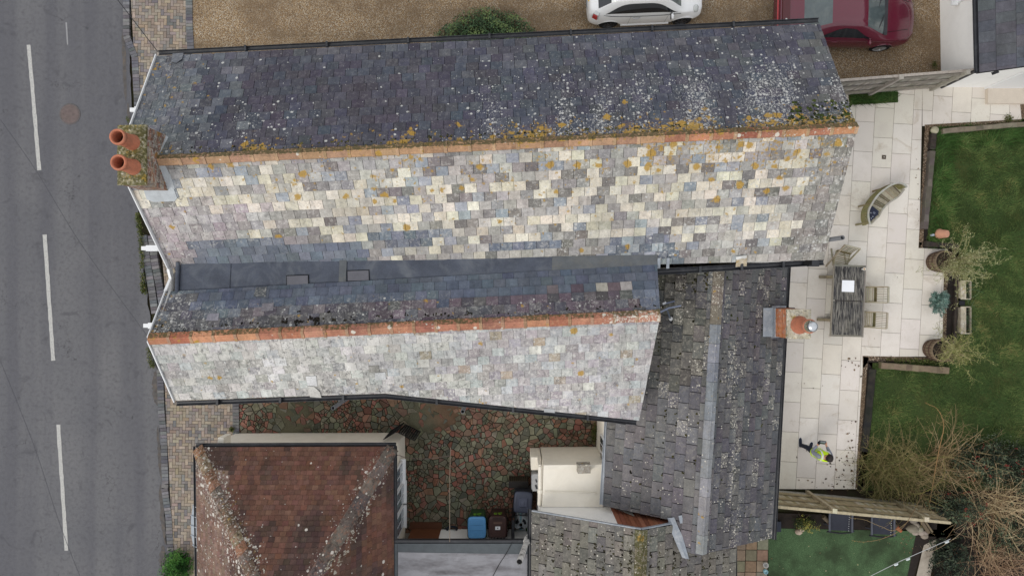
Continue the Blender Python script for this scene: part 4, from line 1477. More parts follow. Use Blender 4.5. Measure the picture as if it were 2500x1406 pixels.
m_galv = simple("shiny_galvanised", C(206, 210, 214), .25, .2, 12, 60, .3, metal=.9, spec=.6)
mb = MB()
mb.lathe([(.085, 4.68), (.085, 4.78), (.125, 4.79), (.125, 4.83), (.135, 4.85), (.11, 4.89), (.05, 4.92), (0, 4.925)], (7.40, -.95, 0), 22, 0)
for k in range(8):
    t = k * math.pi / 4; mb.box((7.40 + .1 * math.cos(t), -.95 + .1 * math.sin(t), 4.86), (.03, .07, .05), t)
mb.build("cowl", m_galv, ch2)
mb = MB()
zr = WR.z(6.95, -.93)
mb.face([(6.80, -1.32, WR.z(6.8, -1.32) + .035), (7.10, -1.32, WR.z(6.8, -1.3) + .02), (7.10, -.54, WR.z(6.8, -.5) + .02), (6.80, -.54, WR.z(6.8, -.5) + .035)])
mb.box((7.075, -.93, WR.z(6.9, -.93) + .12), (.03, .78, .24))
mb.bar((7.1, -.52, WR.z(7.1, -.5) + .03), (7.62, -.52, WR.z(7.62, -.5) + .03), .05, .05); mb.bar((7.1, -1.34, WR.z(7.1, -1.3) + .03), (7.62, -1.34, WR.z(7.62, -1.3) + .03), .05, .05)
mb.build("lead_flashing", m_lead, ch2)
# tiled shoulder of the chimney breast
mb = MB()
P = [(7.5, -1.30, 2.35), (7.92, -1.30, 2.1), (7.62, -1.95, 1.7), (7.5, -1.95, 1.75)]
mb.face(list(reversed(P)), 0, C(92, 90, 94)); 
mb.prism([p[:2] for p in P], 0, 1.68, 0, C(200, 190, 170), top=False)
for i in range(4):
    mb.bar((7.5, -1.32 - i * .17, 2.36 - i * .16), (7.9 - i * .075, -1.32 - i * .17, 2.12 - i * .11), .012, .012, 0, C(50, 48, 50))
mb.box((7.85, -.62, 2.3), (.14, .14, .5), 0, 0, C(84, 88, 96))
mb.build("chimney_shoulder", m_attr_rough, ch2)
# soil pipes
def pipe(mb, x, y, z1, r=.055, z0=0.0, mi=0):
    mb.lathe([(r, z0), (r, z1), (r - .012, z1), (r - .012, z1 - .25)], (x, y, 0), 18, mi)
    mb.lathe([(r - .012, z1 - .25), (0, z1 - .25)], (x, y, 0), 18, mi + 1)
m_pipe = simple("grey_pipe", C(112, 114, 118), .5, .12, 4, 40, 0)
for (x, y, z1, ex) in ((7.86, 1.195, 5.42, 0), (-4.88, -3.27, 3.05, 0), (-1.32, -3.30, 3.4, 0)):
    mb = MB(); pipe(mb, x, y, z1)
    if y < 0:
        mb.tube([(x, y, 2.2), (x, y + .25, 2.4), (x, y + .45, 2.5)], .05, 10)
    mb.build("vent_pipe", [m_pipe, m_void], cottage)

# ------------------------------------------------------------------ red hipped house
random.seed(51)
red = thing("clay_tile_house", "low cream walled house with dark red clay tile hipped roof beside the courtyard", "house", (-6, -7, 0))
a0, b0 = Vector((-8.92, -4.48, 2.4)), Vector((-3.34, -4.46, 2.4))
ap = Vector((-5.52, -8.25, 5.55)); ar = Vector((-5.45, -14.0, 5.55))
lb, rb = Vector((-8.80, -14.0, 2.4)), Vector((-3.30, -14.0, 2.4))
RT = Slope(ap + Vector((-3, 0, 0)), ap + Vector((3, 0, 0)), [a0, b0])
RL = Slope(ap, ar, [a0, lb]); RR = Slope(ap, ar, [b0, rb])
def colC(px, py, r):
    n = nz(px, py, .012, 2) + nz(px * 2.2, py * .35, .02, 5) * .8
    k = hyp(n + random.uniform(-.12, .12), -.05, .45)
    c = random.choice([(109, 76, 64), (114, 80, 67), (104, 73, 62), (118, 83, 69)])
    c = tuple(lerp(a, b, k) for a, b in zip(c, (82, 64, 59)))
    if px < 560 and py > 1150:
        c = random.choice([(126, 102, 90), (116, 92, 82), (132, 110, 98)])
    return ck(c, 6)
def auxC(px, py, rt=.5):
    xl = 478 + (py - 1095) * .46; xr = 958 - (py - 1092) * .6
    near = max(hyp(abs(px - xl), 55, 12), hyp(abs(px - xr), 45, 12))
    n = nz(px, py, .02, 8)
    return (.02 + near * .55 + (.30 if px < xl else 0) * (.6 + n), .0, .12 + (.3 if px < xl else 0), .61 + .05 * n)
mb = MB()
tile_slope(mb, RT, [[ap, b0, a0]], .108, .166, colC, auxC, gap=.004, lift=.014, jit=.006, dj=.006)
tile_slope(mb, RL, [[ap, a0, lb, ar]], .108, .166, colC, auxC, gap=.004, lift=.014, jit=.006, dj=.006)
tile_slope(mb, RR, [[ap, ar, rb, b0]], .108, .166, colC, auxC, gap=.004, lift=.014, jit=.006, dj=.006)
roof_c = mb.build("roof", m_clay, red)
mb = MB(); deck(mb, RT, [ap, b0, a0]); deck(mb, RL, [ap, a0, lb, ar]); deck(mb, RR, [ap, ar, rb, b0]); mb.build("roof_deck", m_deck, roof_c)
mb = MB()
hz = Vector((0, 0, .02))
ridge_run(mb, a0.lerp(ap, .01) + hz, ap + hz, .30, .175, .09, lambda i, n: ck(random.choice([(140, 122, 100), (124, 106, 88), (150, 112, 86), (112, 100, 92)]), 8), lambda px, py: (.5, .04, .95, .76), round_=True, h=.06)
ridge_run(mb, b0.lerp(ap, .01) + hz, ap + hz, .50, .18, .07, lambda i, n: ck(random.choice([(108, 98, 92), (98, 90, 85), (114, 104, 97)]), 6), lambda px, py: (.16, .0, .8, .62), round_=True, h=.075, collar=False)
ridge_run(mb, ap + hz, ar + hz, .4, .13, .08, lambda i, n: ck((110, 82, 70), 8), lambda px, py: (.3, .0, .3, .66), round_=True, h=.06)
mb.build("ridge_tiles", m_clay, roof_c)
mb = MB()
gutter(mb, seg(a0 + Vector((-.03, .05, -.04)), b0 + Vector((.06, .05, -.04)), 6), .055)
gutter(mb, seg(b0 + Vector((.045, .0, -.04)), rb + Vector((.045, 0, -.04)), 6), .05)
gutter(mb, seg(a0 + Vector((-.045, 0, -.04)), lb + Vector((-.045, 0, -.04)), 6), .05)
mb.build("gutter", m_black, roof_c)
mb = MB()
walls(mb, [(-8.75, -4.60), (-3.39, -4.58), (-3.36, -14), (-8.7, -14)], [2.42] * 4)
mb.box((-8.32, -4.42, 1.9), (.16, .3, .5))
mb.build("wall", m_render, red)
for (y, h_) in ((-5.55, 1.15), (-6.25, 1.35), (-6.95, 1.35)):
    mb = MB(); mb.box((-3.345, y, 2.15 - h_ / 2), (.06, .66, h_)); wn_ = mb.build("window", m_upvc, red)
    mb = MB(); mb.box((-3.312, y - .13, 2.13 - h_ / 2), (.02, .22, h_ - .14)); mb.box((-3.312, y + .15, 2.13 - h_ / 2), (.02, .22, h_ - .14)); mb.build("pane", simple("sky_glass", C(120, 136, 150), .06, .2, 2, 10, 0, spec=.9), wn_)
    mb = MB(); mb.box((-3.30, y, 2.15 - h_ - .04), (.16, .74, .05)); mb.build("sill", m_upvc, wn_)
mb = MB()      # lead covered bay on the road side
rows = []
for k in range(13):
    t = -1 + k / 6; y = -6.75 + t * .85; w = .26 * math.sqrt(max(0, 1 - t * t))
    rows.append([Vector((-8.70, y, 2.38)), Vector((-8.82 - w * .5, y, 2.33)), Vector((-8.90 - w, y, 2.18)), Vector((-8.90 - w, y, 2.06))])
mb.grid(rows, 0, smooth=True)
for k in range(5):
    t = -.66 + k * .33; y = -6.75 + t * .85; w = .26 * math.sqrt(1 - t * t); mb.tube([(-8.75, y, 2.40), (-8.84 - w * .5, y, 2.345), (-8.91 - w, y, 2.19)], .014, 5)
bay = mb.build("bay_roof", simple("pale_lead", C(176, 184, 192), .5, .1, 5, 40, .1), red)
mb = MB(); mb.prism([(-8.7, -7.55), (-8.7, -5.95), (-8.95, -6.0), (-9.13, -6.4), (-9.13, -7.1), (-8.95, -7.5)], 0, 2.05); mb.build("bay", m_white, red)

# ------------------------------------------------------------------ lower tiled house and flat roof
random.seed(61)
low = thing("concrete_tile_house", "house with a mossy grey concrete tile roof and bright white gable below the rear wing", "house", (3, -8, 0))
l0, l1 = W(1567, 1293, 4.3), Vector((3.14, -11.5, 4.3))
e0, e1 = Vector((.54, -6.19, 2.7)), Vector((.50, -11.5, 2.7))
f0, f1 = Vector((6.25, -6.19, 2.66)), Vector((6.18, -11.5, 2.66))
LL, LR = Slope(l0, l1, [e0, e1]), Slope(l0, l1, [f0, f1])
def colL(px, py, r):
    return ck(random.choice([(112, 109, 102), (104, 101, 96), (118, 115, 108), (98, 95, 92), (108, 104, 96)]), 6)
def auxL(px, py, rt=.5):
    n = nz(px, py, .015, 4); rd = abs(px - 1563)
    return (.10 + .12 * n, .0, .42 + .25 * n, .67 + .05 * n + hyp(rd, 45, 8) * .16)
mb = MB()
tile_slope(mb, LL, [[l0, l1, e1, e0]], LL.eav(1)[0] / 13.0, .42, colL, auxL, gap=.022, lift=.03, jit=.008, dj=.006)
gapline = (4.24, -6.19)
tile_slope(mb, LR, [[l0, (4.22, -6.19), (4.5, -6.86), (4.9, -6.86), v2(f0) + Vector((0, -.6)), v2(f1), v2(l1)]], LR.eav(1)[0] / 13.0, .40, colL, auxL, gap=.02, lift=.03, jit=.008, dj=.006) if False else None
for P in ([v2(l0), (4.22, -6.19), (4.2, -11.5), v2(l1)], [(4.22, -6.19), (4.45, -6.80), (4.45, -11.5), (4.2, -11.5)], [(4.45, -6.80), (6.25, -6.80), v2(f1), (4.45, -11.5)]):
    tile_slope(mb, LR, [P], LR.eav(1)[0] / 13.0, .40, colL, auxL, gap=.02, lift=.03, jit=.008, dj=.006)
roof_l = mb.build("roof", m_tile, low)
mb = MB(); deck(mb, LL, [l0, l1, e1, e0]); deck(mb, LR, [v2(l0), (4.22, -6.19), (4.45, -6.8), (4.45, -11.5), v2(l1)]); deck(mb, LR, [(4.45, -6.80), (6.25, -6.80), v2(f1), (4.45, -11.5)]); mb.build("roof_deck", m_deck, roof_l)
mb = MB()
ridge_run(mb, l0 + hz, l1 + hz, .45, .16, .07, lambda i, n: ck((122, 114, 92), 6), lambda px, py: (.35, .22, .5, .9), collar=False, h=.045)
mb.build("ridge_tiles", m_tile, roof_l)
mb = MB()
gutter(mb, seg(e0 + Vector((-.05, .04, -.02)), e1 + Vector((-.05, 0, -.02)), 5), .055); mb.build("gutter", m_black, roof_l); mb = MB()
gutter(mb, seg(Vector((6.22, -6.9, 2.62)), f1 + Vector((.05, 0, -.02)), 5), .055)
mb.build("gutter", m_black, roof_l)
mb = MB()
walls(mb, [(.78, -6.24), (2.80, -6.24), (2.80, -6.5), (.78, -11)], [2.75, 3.98, 3.98, 2.7])
mb.build("wall", m_white, low)
mb = MB()      # timber clad right half of the gable
for i in range(15):
    x = 2.80 + i * .12; zt = (4.22 - (abs(x - 3.30)) * .56)
    mb.box((x + .058, -6.235 + (.006 if i % 2 else 0), (1.6 + zt) / 2), (.112, .03, zt - 1.6), 0, 0, ck(random.choice([(150, 92, 66), (138, 82, 58), (160, 102, 74)]), 6))
mb.build("cladding", m_attr, low)
mb = MB()
mb.bar(Vector((.56, -6.17, 2.70)), Vector((3.29, -6.12, 4.28)), .03, .07); mb.bar(Vector((3.29, -6.12, 4.28)), Vector((4.2, -6.15, 3.76)), .03, .07)
mb.build("verge", m_lead, roof_l)
mb = MB(); mb.lathe([(.075, 0), (.075, 2.3)], tuple(W(1297, 1297, 0)), 14); 
tp = [W(1299, 1296, 2.35), W(1287, 1317, 2.55), W(1283, 1330, 2.9), W(1268, 1371, 4.0)]
mb2 = MB(); mb2.tube(tp, [.075, .08, .075, .075], 14, 0, cap=False); mb2.tube([tp[1] + Vector((.02, .03, -.05)), tp[1] + Vector((-.02, -.03, .08))], .095, 14, 0)
mb2.lathe([(.06, 0), (0, 0)], tuple(tp[3] - Vector((0, 0, .02))), 14, 1)
mb2.build("flue_pipe", [simple("flaking_white_paint", C(222, 220, 216), .7, .1, 8, 40, .2, dirt=C(70, 66, 64), dirt_amt=.9), m_void], low)
# cream flat roofed porch in front of the gable
mb = MB()
mb.prism([(.90, -5.04), (2.66, -5.02), (2.60, -6.23), (.86, -6.23)], 0, 2.2)
mb.prism([(.90, -5.03), (2.66, -5.01), (2.66, -5.12), (.90, -5.14)], 2.2, 2.24)
porch = mb.build("porch", m_render, low)
mb = MB()
mb.tube([W(1330, 1199, 2.22), W(1400, 1200, 2.23), W(1456, 1203, 2.22)], .018, 6, 0)
mb.tube([(.80, -5.1, 2.12), (.80, -5.7, 2.14), (.78, -6.2, 2.1)], .055, 12, 0)
mb.tube([(.80, -5.75, 2.14), (.80, -5.85, 2.14)], .075, 12, 0)
mb.tube([(.80, -5.1, 2.12), (.80, -5.1, .1)], .05, 10, 0)
mb.build("pipework", m_render, porch)
mb = MB()
mb.box((.72, -5.25, .62), (.3, .38, 1.2))
mb.build("meter_cupboard", m_render, low)
mb = MB()
mb.box((.74, -5.78, 1.1), (.26, .5, .52)); mb.box((.60, -5.78, 1.1), (.03, .42, .44)); mb.box((.72, -5.72, 1.37), (.03, .1, .01), .3, 1); mb.box((.72, -5.9, 1.37), (.05, .12, .01), .3, 1)
mb.build("meter_box", [simple("grey_box", C(178, 180, 182), .6, .08, 4, 30, .05), m_black], low)
p = W(1425, 1141, 2.35)
mb = MB(); mb.box((p.x, p.y, 2.36), (.38, .26, .3), R(2), 0, C(150, 142, 130), taper=.93, aux=(.3, .1, .6, .7)); mb.build("vent_block", m_cap, porch)

flat = thing("flat_roof_extension", "single storey extension with grey felt flat roof and brown door behind the bins", "extension", (-1.3, -8.2, 0))
mb = MB()
fz = 2.35
P = [W(962, 1326, fz), W(1294, 1326, fz), W(1294, 1520, fz), W(962, 1520, fz)]
mb.prism([p[:2] for p in P], fz - .16, fz, 0, mtop=1)
Q = [W(972, 1347, fz), W(1292, 1352, fz), W(1292, 1520, fz), W(972, 1520, fz)]
mb.face([(p.x, p.y, fz + .006) for p in reversed(Q)], 2)
mb.box((W(1128, 1322, fz).x, W(0, 1321, fz).y, fz - .07), (3.86, .07, .14), 0, 0)
m_edge = simple("felt_edge", C(88, 94, 98), .85, .2, 5, 90, .3)
a_ = W(1237, 1352, fz)
mb.box((a_.x, a_.y - .6, fz + .010), (.05, 1.2, .006), R(-1), 2); a_ = W(1090, 1352, fz); mb.box((a_.x, a_.y - .6, fz + .010), (.05, 1.2, .006), R(-1), 2)
mb.build("roof", [m_black, m_edge, m_felt_pale], flat)
mb = MB(); mb.box((W(1148, 0, fz).x, -7.66, 1.1), (.002 + 3.3, .06, 2.2)); mb.box((-3.12, -9.6, 1.1), (.06, 3.8, 2.2)); mb.box((.42, -9.6, 1.1), (.06, 3.8, 2.2)); mb.box((-1.35, -11.5, 1.1), (3.6, .06, 2.2)); mb.build("wall", m_white, flat)
mb = MB(); mb.box((W(1041, 0).x * .995, -7.615, 1.0), (.92, .05, 2.0), 0, 0, C(112, 66, 40)); mb.box((W(1041, 0).x, -7.585, 1.8), (.7, .03, .06), 0, 0, C(146, 98, 60)); mb.box((W(1041, 0).x, -7.50, .08), (1.0, .2, .12), 0, 0, C(96, 58, 38))
dr = mb.build("door", m_attr, flat)
mb = MB(); mb.box((W(1045, 0).x, -7.575, 1.05), (.3, .03, .05)); mb.build("letter_box", m_black, dr)
mb = MB(); mb.lathe([(.05, 0), (.05, 2.2)], (W(1252, 0).x, -7.35, 0), 12); mb.bar((W(1252, 0).x, -7.62, .6), (W(1252, 0).x, -6.95, .6), .07, 1.2); mb.build("dividing_board", m_black, flat)

# ------------------------------------------------------------------ white house, top right
random.seed(71)
wh = thing("white_rendered_house", "white rendered house with a new dark grey tiled roof at the patio corner", "house", (15, 8, 0))
h0, h1 = Vector((13.02, 6.0, 2.62)), Vector((12.88, 12.0, 2.62))
k0, k1 = Vector((17.2, 6.0, 5.2)), Vector((17.1, 12.0, 5.2))
HS = Slope(k0, k1, [h0, h1])
mb = MB()
tile_slope(mb, HS, [[k0, k1, h1, h0]], .385, .30, lambda px, py, r: ck((80, 82, 90), 4), lambda px, py, rt: (0, 0, .02, .5), gap=.005, lift=.02, jit=.001, dj=.001, stag=.5)
roof_h = mb.build("roof", m_slate, wh)
mb = MB(); deck(mb, HS, [k0, k1, h1, h0]); mb.build("roof_deck", m_deck, roof_h)
mb = MB(); gutter(mb, seg(h0 + Vector((-.06, 0, -.02)), h1 + Vector((-.06, 0, -.02)), 5), .06); mb.tube([(12.97, 6.08, 2.6), (12.97, 6.08, 2.4), (13.5, 6.3, 2.1), (13.56, 6.32, .1)], .04, 8); mb.build("gutter", m_black, roof_h)
mb = MB(); walls(mb, [(13.5, 12), (13.58, 6.35), (17.5, 6.30), (17.5, 12)], [2.7, 2.7, 5.0, 5.0]); mb.build("wall", m_white, wh)
mb = MB(); mb.box((13.50, 9.05, 1.55), (.08, .9, 1.1)); o = mb.build("window", m_upvc, wh)
mb = MB(); mb.box((13.46, 9.05, 1.55), (.03, .72, .92)); mb.build("pane", m_glass, o)
mb = MB(); mb.box((13.4, 9.05, .98), (.2, 1.0, .05)); mb.build("sill", m_upvc, o)
mb = MB(); mb.box((15.5, 6.30, 1.1), (1.1, .06, 2.2)); mb.build("door", m_upvc, wh)
mb = MB(); mb.box((15.6, 6.05, .09), (1.25, .5, .18)); mb.build("step", simple("stone_step", C(214, 202, 186), .85, .1, 4, 40, .1), wh)
mb = MB(); mb.box((13.62, 6.2, 2.2), (.18, .1, .08)); mb.build("wall_light", m_upvc, wh)
mb = MB(); mb.box((13.9, 6.22, 2.0), (.2, .14, .03), R(20)); mb.build("outside_lamp", m_black, wh)
mb = MB()
q = [Vector((14.1, 6.0, 2.75)), Vector((15.8, 5.9, 2.75)), Vector((15.8, 6.7, 3.4)), Vector((14.9, 6.7, 3.4))]
q = [W(2476, 158, 2.8), W(2620, 140, 2.8), W(2620, 90, 3.4), W(2512, 128, 3.4)]
mb.face(q, 0, C(98, 94, 92)); mb.prism([p[:2] for p in q], 2.72, 2.79, 0, C(40, 40, 44))
mb.build("porch_roof", m_attr_rough, wh)
# ------------------------------------------------------------------ moss cushions on the roofs
def moss(S, n, where, r=(.02, .05), parent=None, pal=((44, 44, 30), (58, 56, 34), (36, 35, 28), (74, 70, 40)), seed=1, label=None, name="moss"):
    rnd = random.Random(seed); mb = MB()
    for _ in range(n):
        px, py = where(rnd)
        z = 4.0
        for _q in range(8):
            w = W(px, py, z); z = S.z(w.x, w.y)
        w = W(px, py, z); w.z = z + .008
        for _k in range(rnd.randint(1, 4)):
            rr = rnd.uniform(*r); c = w + Vector((rnd.gauss(0, rr), rnd.gauss(0, rr), 0)); c.z = S.z(c.x, c.y) + .006
            rows = []
            for k in range(4):
                th = k / 3 * 1.57
                rows.append([Vector((c.x + rr * math.sin(th) * math.cos(t) * rnd.uniform(.7, 1.3), c.y + rr * math.sin(th) * math.sin(t) * rnd.uniform(.7, 1.3), c.z + rr * .55 * math.cos(th) + (S.z(c.x + rr * math.cos(t), c.y + rr * math.sin(t)) - S.z(c.x, c.y)) * math.sin(th))) for t in [q * math.pi / 3.5 for q in range(7)]])
            mb.grid(rows, 0, jc2(rnd, rnd.choice(pal), 6), True, True)
    o = mb.build(name, m_leaf_dull, parent); o["kind"] = "stuff"
    return o
m_leaf_dull = simple("moss_cushion", (1, 1, 1), .95, .35, 30, 90, .5, attr=True, spec=.1)
def in_band(x0, x1, f0, f1):
    def w(r):
        x = r.uniform(x0, x1); return x, r.uniform(f0(x), f1(x))
    return w
moss(WL, 120, lambda r: (r.uniform(1530, 1735), r.uniform(660, 1225)), (.012, .034), roof_wl, seed=2)
moss(WL, 45, lambda r: (r.gauss(1690, 30), r.gauss(690, 18)), (.014, .036), roof_wl, seed=3)
moss(WR, 130, lambda r: (r.uniform(1760, 1890), r.uniform(670, 1310)), (.010, .030), roof_wr, ((58, 62, 34), (76, 78, 40), (44, 46, 30)), seed=4)
moss(LL, 170, lambda r: (r.uniform(1300, 1550), r.uniform(1300, 1406)), (.012, .032), roof_l, ((52, 50, 36), (66, 64, 40), (40, 38, 32)), seed=5)
moss(LR, 110, lambda r: (r.uniform(1580, 1780), r.uniform(1345, 1406)), (.012, .032), roof_l, ((52, 50, 36), (66, 64, 40), (40, 38, 32)), seed=6)
moss(SN, 240, in_band(430, 2085, lambda x: 396 - (x - 290) * .0466 - 26, lambda x: 396 - (x - 290) * .0466 - 8), (.010, .034), roof_n, ((62, 62, 44), (84, 80, 48), (44, 44, 38), (104, 98, 56)), seed=7)
moss(SN, 60, in_band(1930, 2075, lambda x: 250, lambda x: 300), (.015, .045), roof_n, ((58, 70, 34), (74, 84, 40), (44, 50, 30)), seed=8)
moss(ST, 120, in_band(380, 1600, lambda x: 828 - (x - 363) * .0464 - 30, lambda x: 828 - (x - 363) * .0464 - 8), (.010, .030), roof_t, ((40, 40, 36), (58, 54, 42), (32, 32, 30)), seed=9)
moss(ST, 26, lambda r: (r.gauss(745, 28), r.gauss(783, 7)), (.016, .04), roof_t, ((32, 30, 28), (44, 40, 34)), seed=10)
moss(RT, 70, lambda r: (lambda t: (lerp(520, 640, t) + r.gauss(0, 8), lerp(1130, 1400, t)))(r.random()), (.010, .030), roof_c, ((196, 190, 178), (172, 166, 152), (120, 96, 60)), seed=11, name="lichen_crust")
moss(RT, 90, lambda r: (lambda t: (lerp(925, 790, t) - 4 + r.gauss(0, 7), lerp(1120, 1400, t)))(r.random()), (.008, .026), roof_c, ((186, 178, 164), (176, 168, 154), (150, 138, 120)), seed=12, name="lichen_crust")
moss(RR, 80, lambda r: (lambda t: (lerp(955, 815, t) + r.gauss(0, 6), lerp(1110, 1400, t)))(r.random()), (.008, .026), roof_c, ((186, 178, 164), (176, 168, 154), (150, 138, 120)), seed=13, name="lichen_crust")
# ------------------------------------------------------------------ cars
def cr(p0, p1, p2, p3, t):
    return .5 * ((2 * p1) + (-p0 + p2) * t + (2 * p0 - 5 * p1 + 4 * p2 - p3) * t * t + (-p0 + 3 * p1 - 3 * p2 + p3) * t ** 3)
def spline_rows(ctrl, n):
    out = []
    for i in range(len(ctrl) - 1):
        a, b, c, d = ctrl[max(0, i - 1)], ctrl[i], ctrl[i + 1], ctrl[min(len(ctrl) - 1, i + 2)]
        for k in range(n):
            t = k / n
            out.append([cr(a[j], b[j], c[j], d[j], t) for j in range(len(b))])
    out.append(list(ctrl[-1]))
    return out
def car(name, label, loc, rz, st, wheels, wr, paint, glass, spec):
    """st: stations (x, z sill, half width, z belt, w belt, z top, w top); built along +x = forward."""
    root = thing(name, label, "car", loc, rz, local=True)
    NS, NR = 14, 8
    rows = spline_rows([list(map(float, q)) for q in st], NS)
    grid = []
    for (x, zb, w, zt, wb, zr, wt) in rows:
        ctl = [Vector((x, w * .80, zb)), Vector((x, w * .96, zb + .05)), Vector((x, w, lerp(zb, zt, .5))), Vector((x, wb, zt)), Vector((x, wt, zr - .035 * spec["crown"])), Vector((x, wt * .55, zr)), Vector((x, 0, zr + .012))]
        pr = []
        for i in range(6):
            a, b, c, d = ctl[max(0, i - 1)], ctl[i], ctl[i + 1], ctl[min(6, i + 2)]
            if i == 3:      # side glass is nearly flat
                pr += [b.lerp(c, k / NR) + Vector((0, .015 * math.sin(math.pi * k / NR), 0)) for k in range(NR)]
            else:
                pr += [cr(a, b, c, d, k / NR) for k in range(NR)]
        pr.append(ctl[6])
        grid.append(pr)
    ra = wr + .045
    for row in grid:        # wheel arches
        for k, p in enumerate(row):
            for wx in wheels:
                dx = p.x - wx
                if abs(dx) < ra and k <= 2 * NR + 2:
                    z = wr + math.sqrt(ra * ra - dx * dx)
                    if p.z < z:
                        p.z = z; p.y += .012
    m = len(grid[0])
    full = [[Vector((p.x, -p.y, p.z)) for p in row] + [p.copy() for p in reversed(row[:-1])] for row in grid]
    M = len(full[0])
    parts = {}
    sg = spec["glass"]
    for i in range(len(full) - 1):
        u = (i + .5) / NS
        for j in range(M - 1):
            jj = j if j < m - 1 else (M - 2 - j)
            r = (jj + .5) / NR
            key = "body"
            for nm, (u0, u1, r0, r1) in sg.items():
                if nm == 'side1':
                    continue
                if u0 <= u <= u1 and r0 <= r <= r1:
                    key = nm + ("|L" if (j >= m - 1 and "side" in nm) else "")
            parts.setdefault(key, []).append((i, j))
    def patch(cells, inset=0.0):
        mb = MB(); idx = {}
        for (i, j) in cells:
            f = []
            for (a, b) in ((i, j), (i + 1, j), (i + 1, j + 1), (i, j + 1)):
                if (a, b) not in idx:
                    idx[(a, b)] = len(mb.v); mb.v.append(tuple(full[a][b]))
                f.append(idx[(a, b)])
            mb.f.append(tuple(reversed(f))); mb._fd(4, 0, (1, 1, 1), None, True)
        return mb
    mb = patch(parts["body"])
    for row, rev in ((full[0], False), (full[-1], True)):
        mb.face(list(row) if not rev else list(reversed(row)), 0)
    und = [Vector((r[0].x, r[0].y, r[0].z + .02)) for r in full] + [Vector((r[-1].x, r[-1].y, r[-1].z + .02)) for r in reversed(full)]
    body = sub(mb, "body", [paint, m_black], root)
    mb = MB()
    L = len(full)
    for i in range(L - 1):
        mb.face([full[i][0], full[i + 1][0], full[i + 1][-1], full[i][-1]])
    sub(mb, "underside", m_void, body)
    names = {"windscreen": "windscreen", "rear": "rear_window", "side1": "side_window", "side2": "side_window", "sunroof": "sunroof"}
    for key, cells in parts.items():
        if key == "body":
            continue
        base = key.split("|")[0]
        mb = patch(cells)
        sub(mb, names[base], glass if base != "sunroof" else spec.get("sunglass", glass), root)
    u0, u1, r0, r1 = sg["side1"]
    def surf(u, r):
        a, b = u * NS, r * NR; i, j = min(len(grid) - 2, int(a)), min(m - 2, int(b)); fa, fb = a - i, b - j
        return grid[i][j].lerp(grid[i + 1][j], fa).lerp(grid[i][j + 1].lerp(grid[i + 1][j + 1], fa), fb)
    for sg_ in (-1, 1):
        mb = MB(); rows_ = []
        for k in range(41):
            u = lerp(u0, u1, k / 40); tp = min(1.0, (u - u0) / spec["taper"][0], (u1 - u) / spec["taper"][1])
            top = r0 + (r1 - r0) * math.sin(max(0.0, tp) * math.pi / 2)
            rr_ = []
            for q in range(7):
                p = surf(u, lerp(r0, top, q / 6)); rr_.append(Vector((p.x, (p.y + .006) * sg_, p.z + .002)))
            rows_.append(rr_ if sg_ > 0 else rr_[::-1])
        mb.grid(rows_, 0); sub(mb, "side_window", glass, root)
    hw = max(q[2] for q in st)
    for wx in wheels:
        for sgn in (-1, 1):
            w = bpy.data.objects.new("wheel", None); COL.objects.link(w); w.parent = root; w.location = (wx, sgn * (hw - .10), wr)
            w.empty_display_size = .1
            RM = Matrix.Rotation(math.pi / 2 * (1 if sgn < 0 else -1), 4, 'X')
            mb = MB(); mb.lathe([(wr * .62, -.09), (wr * .95, -.09), (wr, -.05), (wr, .05), (wr * .95, .085), (wr * .66, .095)], (0, 0, 0), 28, 0, mat=RM)
            sub(mb, "tyre", m_tyre, w)
            mb = MB(); mb.lathe([(wr * .67, .09), (wr * .63, .075), (wr * .6, .05)], (0, 0, 0), 28, 0, mat=RM)
            mb.lathe([(wr * .6, .035), (0, .03)], (0, 0, 0), 28, 1, mat=RM)
            ns = spec["spokes"]
            for k in range(ns):
                t = k * 2 * math.pi / ns
                a = RM @ Vector((wr * .1 * math.cos(t), wr * .1 * math.sin(t), .075)); b = RM @ Vector((wr * .63 * math.cos(t), wr * .63 * math.sin(t), .07))
                mb.bar(a, b, spec["spw"], .02, 0, up=RM @ Vector((0, 0, 1)))
            mb.lathe([(wr * .16, .06), (wr * .15, .085), (0, .09)], (0, 0, 0), 14, 0, mat=RM)
            sub(mb, "rim", [spec["rim"], m_void], w)
    spec["extra"](root, full, NS, body)
    return root
m_tyre = simple("tyre", C(32, 32, 34), .85, .15, 10, 60, .2)
m_wpaint = simple("white_car_paint", C(250, 251, 252), .25, .02, 2, 10, 0, spec=.5, coat=.6)
m_rpaint = simple("dark_red_car_paint", C(104, 24, 48), .25, .05, 2, 10, 0, spec=.5, coat=.7)
m_cglass = simple("car_glass", C(34, 38, 44), .06, .1, 1, 8, 0, spec=.8)
m_wglass = simple("windscreen_glass", C(84, 96, 98), .08, .25, 1.6, 8, 0, spec=.8, dirt=C(150, 156, 150), dirt_amt=.5)
m_chrome = simple("chrome", C(214, 216, 220), .2, .05, 5, 20, 0, metal=.9)
m_alloy = simple("alloy", C(186, 188, 190), .35, .1, 5, 20, 0, metal=.6)
m_dalloy = simple("dark_alloy", C(74, 74, 78), .45, .1, 5, 20, 0, metal=.4)
m_redlamp = simple("red_lamp", C(190, 32, 36), .15, .1, 12, 60, 0, spec=.7)
m_lens = simple("clear_lens", C(206, 210, 208), .12, .08, 12, 50, 0, spec=.7)
m_yellow = simple("yellow_plate", C(226, 186, 40), .5, .04, 4, 20, 0)
m_stripe = simple("grey_stripe", C(120, 124, 126), .5, .04, 4, 20, 0)

